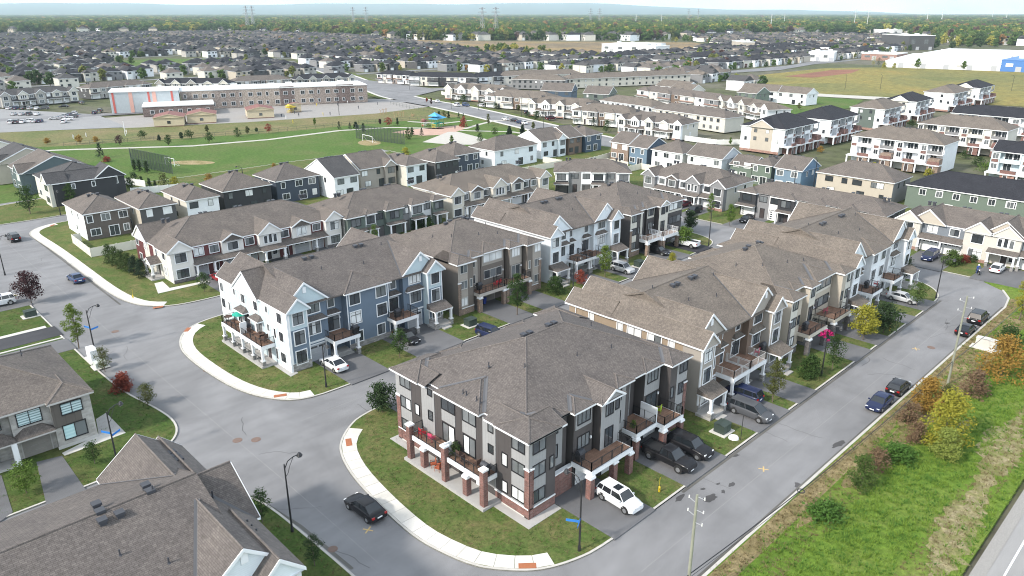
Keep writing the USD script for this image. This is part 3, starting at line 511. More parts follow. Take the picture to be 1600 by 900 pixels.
    def vents(s, spots, kind='vent'):
        for x, y, z in spots:
            mb = MB(); X, Y = s.X(x), s.Y(y)
            if kind == 'vent': mb.box(X - 0.22, X + 0.22, Y - 0.22, Y + 0.22, z - 0.4, z + 0.3); mb.box(X - 0.3, X + 0.3, Y - 0.3, Y + 0.3, z + 0.2, z + 0.4); mb.build('roof_vent', VENT, s.t)
            else: mb.bar((X, Y, z - 0.3), (X, Y, z + 0.45), 0.06); mb.bar((X, Y, z - 0.05), (X, Y, z + 0.06), 0.16, 0.08); mb.build('vent_pipe', VENT, s.t)
    def lamp(s, side, off, a, z):
        mb = MB(); s.fbox(mb, side, off, a - 0.09, a + 0.09, 0.02, 0.16, z, z + 0.26); mb.build('wall_lamp', WHITE, s.t)
    def step(s, side, off, a0, a1, d0, d1, h):
        mb = MB(); s.fbox(mb, side, off, a0, a1, d0, d1, -0.2, h); mb.build('step', PATIO, s.t)
FLASH = plain('valley_flashing', (0.1, 0.1, 0.105), 0.6); CAPS = {'weathered_shingle': shingle('weathered_ridge', (0.17, 0.149, 0.134)), 'brown_shingle': shingle('brown_ridge', (0.155, 0.137, 0.127)), 'tan_shingle': shingle('tan_ridge', (0.193, 0.166, 0.143))}
TRIMG = plain('grey_trim', (0.42, 0.41, 0.39), 0.5, 0.05)
BRICK = brick('red_brick', (0.165, 0.062, 0.05)); STONE = brick('grey_stone', (0.27, 0.26, 0.25), 0.45, 0.16, (0.3, 0.3, 0.29), 0.3); DSTONE = brick('dark_stone', (0.13, 0.12, 0.12), 0.45, 0.16, (0.16, 0.15, 0.15), 0.3); PBRICK = brick('pink_brick', (0.32, 0.17, 0.13)); TBRICK = brick('tan_brick', (0.24, 0.165, 0.12)); LSTONE = brick('pale_stone', (0.37, 0.355, 0.33), 0.5, 0.19, (0.36, 0.35, 0.33), 0.12)
CHAR = siding('charcoal_siding', (0.07, 0.063, 0.062), 0.9, True); LGREY = siding('light_grey_panel', (0.285, 0.285, 0.285), 0.41, True); TAUPE = siding('taupe_siding', (0.155, 0.135, 0.118)); 
PALEB = siding('pale_blue_siding', (0.46, 0.55, 0.58)); SLATE = siding('slate_blue_siding', (0.125, 0.165, 0.215)); WHITES = siding('white_siding', (0.72, 0.74, 0.76)); ICE = siding('ice_white_siding', (0.66, 0.71, 0.74)); 
TAN = siding('tan_siding', (0.30, 0.235, 0.17)); BROWN = siding('brown_siding', (0.16, 0.115, 0.088)); GREIGE = siding('greige_siding', (0.33, 0.30, 0.265)); CREAM = siding('cream_siding', (0.56, 0.54, 0.48)); BEIGE = siding('beige_siding', (0.43, 0.385, 0.32)); DKGREEN = siding('dark_green_siding', (0.1, 0.125, 0.11)); SAGE = siding('sage_siding', (0.125, 0.16, 0.13)); NAVY = siding('navy_siding', (0.045, 0.058, 0.08)); BLACKS = siding('black_siding', (0.032, 0.033, 0.037)); DKGREY = siding('dark_grey_siding', (0.075, 0.074, 0.076)); DKBROWN = siding('dark_brown_siding', (0.1, 0.085, 0.076)); WINE = siding('wine_red_siding', (0.11, 0.035, 0.036)); MIDBLUE = siding('mid_blue_siding', (0.15, 0.215, 0.28)); MIDGREY = siding('mid_grey_siding', (0.2, 0.2, 0.205)); DKBLUE = siding('dark_blue_siding', (0.055, 0.085, 0.125)); WBRICK = brick('white_brick', (0.55, 0.53, 0.5))
GDOOR = {'white': plain('white_garage_door', (0.72, 0.73, 0.73), 0.5, 0.04), 'grey': plain('grey_garage_door', (0.36, 0.37, 0.39), 0.5, 0.05), 'dark': plain('dark_garage_door', (0.09, 0.085, 0.085), 0.5), 'taupe': plain('taupe_garage_door', (0.23, 0.215, 0.195), 0.5)}
DOORM = plain('dark_front_door', (0.05, 0.04, 0.04), 0.4)

# ------------------------------------------------------------------ the three storey back to back blocks
def gable_front(b, p, full, rail, posts='white', first=True):
    W = b.W; cen = full
    for hm in (False, True):
        b.hm = hm
        up, low = p['up'], p['low']
        b.wall(0.4, 3.05, 0.4, 3.0, 0, 8.3, up)
        b.panel('F', 0.4, 0.5, 2.95, 1.2, p.get('lowtop', 5.75), low); b.panel('F', 0.4, 0.4, 3.05, 0, 1.1, p['stone'], 0.06)
        for z0, z1 in ((6.4, 8.0), (3.65, 5.5), (0.95, 2.75)): b.win('F', 0.37, 0.95, 2.4, z0, z1, 'w', 2)
        b.roof(-0.06, 3.45, 0.0, 7.5, 8.4, 'y', 'gn', 0.95, p['roof'], p['gab'])
        b.wall(3.05, 6.6, 1.6, 4.0, 0, 8.3, low)
        b.win('F', 1.6, 3.5, 5.5, 6.85, 8.1, 'w', 3); b.pent('F', 1.6, 3.15, 6.3, 0.6, 5.95, 0.55, p['roof'])
        b.win('F', 1.6, 3.5, 5.4, 3.85, 5.55, 'w', 3)
        b.door('F', 1.6, 3.55, 6.0, 0.02, 2.3, GDOOR['grey'], 'w', True, 2); b.panel('F', 1.6, 3.1, 6.6, 2.6, 2.85, WHITE, 0.05, 'band')
        b.panel('F', 1.36, 3.22, 3.72, 10.0, 10.8, WHITE, 0.06, 'gable_vent')
        e = 9.4 if cen else W / 2
        b.wall(6.6, e, 2.5, 4.5, 0, 8.3, low)
        b.win('F', 2.5, 7.3, 8.2, 6.6, 8.1, 'w', 1); b.pent('F', 2.5, 6.7, min(8.9, e), 0.6, 5.75, 0.5, p['roof'])
        b.slider('F', 2.5, 7.0, 8.8, glass=GLASS); b.door('F', 2.5, 7.1, 8.0, 0.4, 2.5, DOORM)
        ed = 9.9 if cen else W / 2 - 0.05
        b.deck('F', 2.5, 5.9, ed, 3.4, rail=rail, posts=((6.05, 3.2), (ed - 0.2, 3.0)), post=posts, boards=p.get('boards'))
        b.step('F', 2.5, 6.7, e, 0, 1.6, 0.3); b.step('F', 2.5, 6.9, e, 1.6, 2.4, 0.12)
        b.lamp('F', 2.5, 8.9, 4.6)
        if cen:
            b.wall(9.4, W / 2, 1.2, 4.0, 0, 8.3, low)
            b.win('F', 1.2, 9.9, 11.5, 6.5, 8.0, 'w', 2); b.win('F', 1.2, 9.9, 11.5, 3.7, 5.4, 'w', 2); b.win('F', 1.2, 10.4, 11.6, 0.9, 2.4, 'w', 2)
            b.panel('F', 1.2, 9.4, W / 2, 0, 0.8, p['stone'], 0.06); b.panel('F', 1.2, 9.42, 9.55, 0.8, 8.2, WHITE, 0.05, 'corner_board')
            if not hm: b.roof(9.0, W - 9.0, 0.8, 9, 8.4, 'y', 'hn', 0.38, p['roof'])
        if hm or first:
            b.pent('F', 0.4, 0.0, 3.4, 2.0, 2.75, 0.75, p['roof'], hips=False, name='porch_roof'); b.post('F', 0.4, 0.3, 1.8, 2.6); b.post('F', 0.4, 3.1, 1.8, 2.6); b.step('F', 0.4, 0.0, 3.4, 0, 2.0, 0.3); b.step('F', 0.4, 0.9, 2.4, 2.0, 2.8, 0.14)
        b.panel('F', 0.4, 0.38, 0.52, 1.1, 8.2, WHITE, 0.05, 'corner_board'); b.panel('F', 0.4, 2.92, 3.06, 1.1, 8.2, WHITE, 0.05, 'corner_board'); b.panel('L', 0.4, 0.4, 0.52, 1.1, 8.2, WHITE, 0.05, 'corner_board')
    b.hm = False
def gable_block(label, x, y, W, D, p, mir=False, full=True, rail=None, end=None, seed=1, cg=0.88, first=True):
    b = Bld('townhouse_block', label, 'townhouse block', x, y, 0, W, D, mir, 'three storey townhouse blocks', seed=seed)
    b.wall(0.42, W - 0.42, 2.6, D - 2.6, 0, 8.25, p['side'])
    for sd in (0, 1): pass
    gable_front(b, p, full, rail, first=first)
    b.wall(0.4, W - 0.4, D - 2.6, D - 1.6, 0, 8.25, p['side']); b.wall(0.4, 3.05, D - 1.6, D - 0.4, 0, 8.3, p['side']); b.wall(W - 3.05, W - 0.4, D - 1.6, D - 0.4, 0, 8.3, p['side'])
    b.flip = True
    for hm in (False, True):
        b.hm = hm
        b.roof(-0.06, 3.45, 0.0, 7.5, 8.4, 'y', 'gn', 0.95, p['roof'], p['gab'])
    b.flip = False
    for hm in (False, True):
        b.hm = hm; b.roof(0.0, 6.95, 1.25, D - (1.25 if not mir else 0.3), 8.4, 'y', 'gg', cg, p['roof'], p['gab']); k = 3.475 * cg / 0.38; ym = 1.2
        b.valley([((6.95, ym, 8.4), (6.95 - 3.475 * min(1, (D / 2 - ym) / k), ym + min(k, D / 2 - ym), 8.4 + 0.38 * min(k, D / 2 - ym))), ((6.95, D - ym, 8.4), (6.95 - 3.475 * min(1, (D / 2 - ym) / k), D - ym - min(k, D / 2 - ym), 8.4 + 0.38 * min(k, D / 2 - ym)))])
    b.hm = False
    b.roof(2.6, W - 2.6, 1.2, D - 1.2, 8.4, 'x', 'gg', 0.38, p['roof'], p['roof'], p['roof'])
    h = lambda xx, yy: max(8.4 + 0.38 * min(yy - 1.2, D - 1.2 - yy), 8.4 + cg * (3.475 - abs(min(xx, W - xx) - 3.475)))
    ry = D / 2
    b.vents([(xx, ry - 0.9, h(xx, ry - 0.9)) for xx in ((8.2, 9.3, W - 9.2, W - 8.2) if W > 22 else (W / 2 - 2.4, W / 2 - 1.4, W / 2 + 1.6, W / 2 + 2.5))])
    b.vents([(xx, yy, h(xx, yy)) for xx, yy in ((W * 0.36, D * 0.33), (W * 0.6, D * 0.28), (W * 0.22, D * 0.5), (W * 0.8, D * 0.42))], 'pipe')
    return b
PAL_BLUE = dict(up=PALEB, low=SLATE, stone=STONE, gab=PALEB, roof=SH2, side=SLATE)
PAL_TAN = dict(up=GREIGE, low=BROWN, stone=STONE, gab=GREIGE, roof=SH4, side=TAN, lowtop=1.15)
PAL_WHITE = dict(up=ICE, low=WHITES, stone=STONE, gab=ICE, roof=SH1, side=WHITES)
E_ = gable_block('corner block with white end wall, slate blue front and pale blue gables', -0.9, 41.9, 25.7, 20.6, PAL_BLUE, seed=1, first=False)
b = E_   # its street end: white siding, a long deck over a porch, awnings over the doors
b.wall(0.12, 0.42, 0.42, 20.2, 0, 8.28, WHITES, 'white end wall')
for a0, a1 in ((3.0, 5.9), (6.2, 9.4), (9.9, 13.2), (13.5, 17.0)): b.panel('L', 0.12, a0, a1, 0.3, 8.1, PALEB, 0.03)
for a0, a1, z0, z1, n in ((18.6, 19.6, 6.4, 7.65, 1), (14.7, 15.3, 6.95, 7.8, 1), (11.9, 13.0, 6.45, 7.7, 2), (8.2, 9.3, 6.4, 7.65, 2), (5.3, 5.9, 7.0, 7.85, 1), (1.6, 2.8, 6.5, 7.85, 2), (18.6, 19.7, 3.9, 5.25, 2), (5.3, 5.9, 4.4, 5.3, 1), (3.6, 4.1, 3.9, 5.25, 1), (1.6, 2.7, 3.95, 5.25, 2), (3.6, 4.1, 0.9, 2.4, 1), (1.5, 2.8, 1.0, 2.3, 2), (17.0, 17.5, 3.9, 5.2, 1)): b.win('L', 0.09, a0, a1, z0, z1, 'w', n, GLASS)
b.slider('L', 0.09, 7.4, 9.2, glass=GLASS2); b.slider('L', 0.09, 10.9, 12.7); b.slider('L', 0.09, 13.4, 14.6)
b.pent('L', 0.12, 7.0, 9.8, 0.9, 5.35, 0.55, SH2); b.pent('L', 0.12, 11.2, 14.2, 0.9, 5.35, 0.55, SH2)
b.deck('L', 0.1, 4.3, 16.2, 1.95, 2.95, posts=((4.5, 1.8), (7.2, 1.8), (10.2, 1.8), (13.2, 1.8), (16.0, 1.8))); b.step('L', 0.1, 4.2, 16.4, 0, 2.2, 0.25)
b.panel('L', -0.9, 10.2, 10.35, 3.0, 4.6, WHITE, 0.9, 'privacy_screen')
for a in (5.6, 8.4, 11.4, 14.4):
    b.door('L', 0.1, a, a + 0.9, 0.27, 2.35, DOORM)
mbp = MB()
for a in np.arange(4.6, 16.0, 0.14):
    if (a % 3.0) > 0.8: b.fbox(mbp, 'L', 0.1, a, a + 0.02, 1.78, 1.8, 0.3, 1.15)
b.fbox(mbp, 'L', 0.1, 4.5, 16.0, 1.77, 1.81, 1.13, 1.18); mbp.build('porch_railing', BLACK, b.t)
b.roof(-0.35, 6.0, 7.3, 14.9, 8.4, 'x', 'gn', 0.8, SH2, WHITES)
b.pent('L', 0.1, 7.6, 14.4, 0.35, 8.35, 0.25, SH2)
I_ = gable_block('white gabled block in the bottom left corner, seen from above its large shingled roof', -48.1, -0.6, 25.7, 21.2, dict(PAL_WHITE, roof=SH2, gab=ICE), mir=True, seed=2, cg=0.8)
b = I_; b.roof(-0.35, 6.5, 7.2, 15.8, 8.4, 'x', 'gn', 0.66, SH2, WHITES); b.valley([((0.1, 7.2, 8.4), (3.4, 11.4, 11.2)), ((0.1, 15.8, 8.4), (3.4, 11.6, 11.2))])
VP = [P(u, v, 11.75) for u, v in ((152, 795), (158, 806), (229, 765), (236, 774))]; b.vents([(-22.4 - q[0], q[1] + 0.6, 11.75) for q in VP])
b.vents([(7.0, 5.0, 9.85), (2.0, 9.6, 10.2), (12.0, 5.6, 10.1), (1.2, 4.4, 9.3), (1.2, 5.1, 9.3), (1.2, 5.8, 9.3)], 'pipe')
b.wall(0.12, 0.42, 0.42, 20.6, 0, 8.28, WHITES)
b.vents([(1.7, yy, 8.4 + 0.8 * 1.7 - 0.15) for yy in (18.2, 17.5, 16.8)])
B_ = gable_block('three storey block in tan and brown siding behind the dark grey corner block', 27.4, -0.5, 19.6, 20.9, PAL_TAN, full=False, rail=plain('white_metal_rail', (0.5, 0.48, 0.46), 0.5), seed=3)
D_b = gable_block('bright white three storey gabled block at the bend of the right hand street', 68.2, -0.6, 24.6, 20.9, dict(PAL_WHITE, up=WHITES, low=WHITES, gab=ICE, roof=SH4), full=True, seed=4)
G_ = gable_block('white and pale blue gabled block, second from the right in the middle row', 47.5, 41.7, 19.8, 20.3, dict(PAL_WHITE, up=ICE, low=ICE), full=False, seed=5)
# the wall of the tan block that looks at the dark grey block: rear windows under the eaves
for yy, w in ((4.2, 0.7), (6.0, 1.9), (9.0, 1.9), (11.8, 0.7), (16.4, 0.7)): B_.win('L', 0.39, yy, yy + w, 6.7, 8.0, 'w', 2 if w > 1 else 1, BLIND)
B_.bx('downpipe', 0.28, 0.38, 19.3, 19.4, 0, 8.2, WHITE)
for bb in (D_b,):
    for yy in (4.5, 8.6, 12.8): bb.win('L', 0.39, yy, yy + 1.2, 6.4, 7.8, 'w', 2)
    for zz in (6.4, 3.7, 1.0): bb.win('R', bb.W - 0.39, 3.2, 4.5, zz, zz + 1.4, 'w', 2)

def hip_block(label, x, y, W, D, p, steps, decks, seed=1, mir=False, post='brick'):
    b = Bld('townhouse_block', label, 'townhouse block', x, y, 0, W, D, mir, 'three storey townhouse blocks', seed=seed); b.brk = p['base']
    b.wall(0.42, W - 0.42, 2.8, D - 2.6, 0, 8.25, p['side'])
    b.wall(0.4, W - 0.4, D - 2.6, D - 1.2, 0, 8.25, p['side'])
    for i, (x0, x1, yy, kind) in enumerate(steps):
        a0, a1 = x0 + (0.4 if i == 0 or steps[i - 1][2] > yy else 0.0), x1 - (0.4 if i == len(steps) - 1 or steps[i + 1][2] > yy else 0.0); f = yy + 0.4; w = a1 - a0
        b.wall(a0, a1, f, 3.2, 0, 8.3, p['dark'])
        if yy < 2.0: b.roof(x0, x1, yy, 3.0 + (x1 - x0) * 0.7, 8.4, 'y', 'hn', 0.38, p['roof'])
        if kind == 'bay':
            c0, c1 = (a0, a0 + 0.62 * w) if i == 0 else (a1 - 0.62 * w, a1)
            b.panel('F', f, c0, c1, 1.1, 8.2, p['light']); m0, m1 = c0 + 0.45, c1 - 0.12
            b.panel('F', f, a0, a1, 0, 1.0, p['base'], 0.06); b.panel('F', f, a0 - 0.02, a1 + 0.02, 1.0, 1.12, WHITE, 0.1, 'sill_band')
            for z0 in (6.75, 4.2, 1.45): b.win('F', f - 0.03, m0, m1, z0, z0 + 1.3, p['fr'], 2)
            k0 = a0 if i == 0 else a1 - 0.5
            b.panel('F', f, k0 - 0.03, k0 + 0.53, 0, 5.2, p['base'], 0.1, 'pilaster'); b.panel('F', f, k0 - 0.08, k0 + 0.58, 5.2, 5.36, WHITE, 0.15, 'pilaster_cap')
            b.win('F', f, *( (a1 - 0.75, a1 - 0.25) if i == 0 else (a0 + 0.25, a0 + 0.75)), 4.2, 5.5, p['fr'], 1)
        elif kind == 'slit':
            b.panel('F', f, a0 + 0.15, a1 - 0.6, 2.95, 8.2, p['light']); b.win('F', f - 0.03, a0 + 0.3, a0 + 1.1, 6.6, 8.0, p['fr'], 2); b.win('F', f - 0.03, a0 + 0.3, a0 + 1.1, 3.9, 5.3, p['fr'], 2)
        elif kind == 'door':
            b.panel('F', f, a0 + 0.05, a1 - 0.05, 5.3, 8.2, p['light']); b.win('F', f - 0.03, a0 + 0.5, a1 - 0.5, 6.65, 8.0, p['fr'], 3 if w > 2.4 else 2); b.slider('F', f, a0 + 0.45, a1 - 0.45, style=p['fr']); b.lamp('F', f, a1 - 0.25, 4.7)
            b.door('F', f, a0 + 0.3, a1 - 0.3, 0.02, 2.3, p['gd'], p['fr'], True, 2)
        elif kind == 'win':
            b.panel('F', f, a0 + 0.2, a1 - 0.2, 6.2, 8.2, p['light']); b.win('F', f - 0.03, a0 + 0.5, a1 - 0.5, 6.7, 8.0, p['fr'], 3 if w > 2.4 else 2); b.win('F', f, a0 + 0.6, a1 - 0.5, 3.9, 5.3, p['fr'], 3 if w > 2.4 else 2); b.door('F', f, a0 + 0.35, min(a1 - 0.3, a0 + 2.8), 0.02, 2.3, p['gd'], p['fr'], True, 2); b.lamp('F', f, a1 - 0.3, 4.5)
        elif kind == 'gab':
            b.panel('F', f, a0, a1, 2.95, 8.3, p['light']); b.win('F', f - 0.03, a0 + 0.7, a1 - 1.2, 6.6, 8.0, p['fr'], 3); b.slider('F', f - 0.03, a0 + 0.7, a1 - 1.1, style=p['fr']); b.win('F', f - 0.03, a1 - 0.8, a1 - 0.25, 6.8, 7.9, p['fr'], 1)
            b.roof(x0 + 0.3, x1 - 0.2, yy - 0.05, 5.5, 8.45, 'y', 'gn', 0.6, p['roof'], p['light']); b.door('F', f, a0 + 0.4, a1 - 0.6, 0.02, 2.3, p['gd'], p['fr'], True, 2)
    for (a0, a1, y0, y1, pil) in decks:
        b.deck('F', y1, a0, a1, y1 - y0, 2.95, rail=p.get('rail'), beam=p.get('beam'), posts=[(a, y1 - yy) for a, yy in pil], post=post)
    b.flip = True
    for (x0, x1, yy) in ((0, 3.9, 0), (6.3, 9.6, 0.6), (W - 9.6, W - 6.3, 0.6), (W - 3.9, W, 0)): b.roof(x0, x1, yy, 6, 8.4, 'y', 'hn', 0.38, p['roof']); b.wall(x0 + 0.4, x1 - 0.4, yy + 0.4, 2.6, 0, 8.3, p['light'])
    b.flip = False
    b.roof(0, W, 2.0, D - 1.2, 8.4, 'x', 'hh', 0.38, p['roof']) if W < 22 else b.roof(0.8, W - 0.3, 1.2, D - 0.8, 8.4, 'x', 'hh', 0.385, p['roof'])
    ym = 2.0 if W < 22 else 1.2; V_ = []
    for i, (x0, x1, yy, kind) in enumerate(steps):
        if yy < ym - 0.3 and kind != 'gab':
            hw = (x1 - x0) / 2; xm = (x0 + x1) / 2
            if i: V_.append(((x0, ym, 8.42), (xm, ym + hw, 8.42 + 0.38 * hw)))
            if i < len(steps) - 1: V_.append(((x1, ym, 8.42), (xm, ym + hw, 8.42 + 0.38 * hw)))
    b.valley(V_)
    y0 = 2.0 if W < 22 else 1.2; y1 = D - (1.2 if W < 22 else 0.8)
    h = lambda xx, yy: 8.4 + 0.38 * min(yy - y0, y1 - yy, xx, W - xx)
    b.vents([(xx, (y0 + y1) / 2 + 0.8, h(xx, (y0 + y1) / 2 + 0.8)) for xx in (W / 2 - 2.2, W / 2 - 1.3, W / 2 + 1.6, W / 2 + 2.5)])
    b.vents([(xx, yy, h(xx, yy)) for xx, yy in ((W * 0.2, D * 0.52), (W * 0.27, D * 0.36), (W * 0.52, D * 0.3), (W * 0.7, D * 0.26), (W * 0.8, D * 0.5))], 'pipe')
    return b
PA = dict(dark=CHAR, light=LGREY, base=BRICK, roof=SH2, side=CHAR, fr='b', gd=GDOOR['white'])
A_ = hip_block('dark grey and light grey corner block with red brick pillars, nearest the centre', -0.4, -0.4, 25.8, 20.9, PA,
    [(0, 4.3, 0.0, 'bay'), (4.3, 6.7, 1.2, 'slit'), (6.7, 9.9, 0.6, 'win'), (9.9, 13.7, -0.1, 'gab'), (13.7, 16.6, 1.0, 'slit'), (16.6, 18.6, 2.2, 'slit'), (18.6, 21.8, 1.1, 'door'), (21.8, 25.8, 0.0, 'bay')],
    [(6.8, 13.2, -1.6, 1.0, ((6.95, -1.4), (10.6, -1.3), (13.0, -1.4))), (15.3, 18.8, -0.5, 2.5, ((15.5, -0.3),)), (18.8, 22.3, -1.5, 1.5, ((18.95, -1.3), (22.1, -1.3)))], seed=11)
b = A_
b.bx('brick_wall', 3.9, 6.9, 0.9, 1.25, 0, 2.5, BRICK); b.bx('wall_coping', 3.85, 6.95, 0.85, 1.3, 2.5, 2.66, WHITE)
b.bx('privacy_screen', 18.68, 18.82, -0.5, 1.6, 3.0, 4.8, WHITE)
# the street end of the dark grey block
def A_end(b, a0, a1, light): b.panel('L', 0.4, a0, a1, 1.1 if light != 'porch' else 0.3, 8.2, LGREY if light else CHAR, 0.035)
for a0, a1 in ((0.42, 2.65), (4.8, 6.6), (13.9, 16.0), (17.8, 20.0)): A_end(b, a0, a1, True)
for a0, a1, zz in ((7.6, 9.5, 5.35), (10.7, 12.7, 5.35)):
    b.panel('L', 0.4, a0 - 0.05, a1 + 0.05, zz, 6.65, LGREY, 0.034); b.win('L', 0.4, a0, a1, 6.7, 8.05, 'b', 2); b.slider('L', 0.4, a0 + 0.1, a1 - 0.1, style='b', glass=BLIND)
for a0, a1, z0s in ((0.95, 2.55, (6.75, 4.3, 1.45)), (17.9, 19.6, (6.75, 4.25, 1.5))):
    for z0 in z0s: b.win('L', 0.365, a0, a1, z0, z0 + 1.25, 'b', 2, BLIND if z0 < 6 else GLASS)
for a0, z0, z1 in ((3.25, 4.3, 5.6), (3.25, 1.4, 2.6), (16.5, 4.25, 5.45), (5.1, 7.1, 8.1), (5.1, 4.85, 5.7), (14.2, 7.4, 8.1), (14.2, 4.6, 5.6)): b.win('L', 0.365 if 4.8 < a0 < 6.6 or 13.9 < a0 < 16 else 0.4, a0, a0 + 0.65, z0, z1, 'b', 1, BLIND if a0 in (3.25, 16.5) else GLASS)
b.panel('L', 0.4, 0.42, 4.85, 0, 1.0, BRICK, 0.06); b.panel('L', 0.4, 0.38, 4.9, 1.0, 1.14, WHITE, 0.11, 'sill_band'); b.panel('L', 0.4, 0.3, 0.9, 0, 5.2, BRICK, 0.1, 'pilaster'); b.panel('L', 0.4, 0.25, 0.95, 5.2, 5.36, WHITE, 0.16, 'pilaster_cap')
b.panel('L', 0.4, 16.2, 20.3, 0, 1.3, BRICK, 0.06); b.panel('L', 0.4, 16.2, 20.3, 1.3, 1.44, WHITE, 0.11, 'sill_band'); b.panel('L', 0.4, 19.75, 20.4, 0, 5.3, BRICK, 0.1, 'pilaster'); b.panel('L', 0.4, 19.7, 20.45, 5.3, 5.46, WHITE, 0.16, 'pilaster_cap')
b.panel('L', 0.4, 6.7, 16.1, 0.3, 2.6, CHAR, 0.03); b.bx('plinth', 0.3, 0.45, 0.4, 20.4, -0.1, 0.12, CONC)
b.deck('L', 0.38, 4.6, 10.2, 1.75, 2.95, post='brick'); b.deck('L', 0.38, 10.35, 16.1, 1.75, 2.95, post='brick')
for a in (4.55, 10.2, 15.85):
    mb = MB(); b.fbox(mb, 'L', 0.38, a - 0.28, a + 0.28, 1.5, 2.06, 0, 4.15); o = mb.build('pillar', BRICK, b.t); mb = MB(); b.fbox(mb, 'L', 0.38, a - 0.36, a + 0.36, 1.42, 2.14, 4.15, 4.33); mb.build('cap', WHITE, o)
for a in (7.0, 13.6): b.post('L', 0.38, a, 1.75, 2.5, 'brick')
b.step('L', 0.38, 4.1, 16.4, 0, 2.3, 0.28); b.panel('L', -0.6, 10.1, 10.25, 3.0, 4.5, WHITE, 0.95, 'privacy_screen')
for a, n in ((7.7, 2), (11.0, 2)): b.win('L', 0.4, a, a + 1.2, 0.9, 2.3, 'b', 2, GLASS)
for a in (6.9, 12.6): b.door('L', 0.4, a, a + 0.7, 0.28, 2.3, GDOOR['white'], 'b')
for x0, x1, yd in ((0, 4.6, 4.6), (16.0, 20.9, 4.9)): b.roof(-0.12, 5.0, x0 + 0.0, x1, 8.4, 'x', 'hn', 0.38, SH2)
b.roof(0.05, 6.5, 6.8, 13.6, 8.4, 'x', 'hn', 0.38, SH2)
b.valley([((0.8, 4.6, 8.42), (3.1, 2.3, 9.3)), ((0.8, 6.8, 8.42), (4.2, 10.2, 9.72)), ((0.8, 13.6, 8.42), (4.2, 10.2, 9.72)), ((0.8, 16.0, 8.42), (3.2, 18.4, 9.35))])
b.vents([(1.3, y, 8.4 + 0.38 * 1.3) for y in (7.9, 8.4, 9.9, 10.4)], 'pipe')
PF = dict(dark=TAUPE, light=GREIGE, base=TBRICK, roof=SH1, side=TAUPE, fr='g', gd=GDOOR['taupe'], beam=plain('taupe_trim', (0.42, 0.39, 0.35), 0.5, 0.05))
F_ = hip_block('taupe three storey block with tan brick pillars in the middle row, beside the blue block', 26.9, 41.6, 18.8, 20.4, PF,
    [(0, 3.9, 0, 'bay'), (3.9, 6.6, 1.4, 'slit'), (6.6, 11.6, 1.7, 'win'), (11.6, 14.8, 0.8, 'door'), (14.8, 18.8, -0.1, 'bay')], [(3.6, 9.2, -0.8, 1.9, ((3.9, -0.6), (9.0, -0.6))), (9.6, 15.2, -0.6, 1.9, ((9.9, -0.4), (15.0, -0.4)))], 12)
PH = dict(dark=plain('charcoal_brick', (0.06, 0.055, 0.055), 0.8, 0.3, 3), light=CREAM, base=TBRICK, roof=SH1, side=CREAM, fr='b', gd=GDOOR['dark'], rail=WHITE)
H_ = hip_block('cream and charcoal block with white balconies, right end of the middle row', 69.2, 41.4, 18.8, 20.4, PH,
    [(0, 3.9, 0, 'bay'), (3.9, 6.4, 1.2, 'slit'), (6.4, 9.4, 1.0, 'win'), (9.4, 13.2, 0.2, 'gab'), (13.2, 18.8, 0.6, 'win')], [(3.4, 8.2, -1.6, 1.4, ((3.7, -1.4), (8.0, -1.4))), (8.2, 13.4, -1.9, 1.2, ((8.4, -1.7), (13.2, -1.7)))], 13)
PC = dict(dark=BEIGE, light=CREAM, base=DSTONE, roof=SH4, side=BEIGE, fr='b', gd=GDOOR['taupe'], beam=plain('beige_trim', (0.5, 0.46, 0.39), 0.5, 0.05))
C_ = hip_block('beige three storey block with dark balconies between the tan block and the white block', 48.8, -0.5, 19.4, 20.9, PC,
    [(0, 3.9, 0, 'bay'), (3.9, 6.8, 1.9, 'slit'), (6.8, 9.6, 0.7, 'door'), (9.6, 15.6, 1.3, 'win'), (15.6, 19.4, -0.1, 'bay')], [(3.2, 8.6, -1.4, 1.1, ((3.5, -1.2), (8.3, -1.2))), (11.0, 16.4, -1.4, 1.6, ((11.3, -1.2), (16.1, -1.2)))], 14)
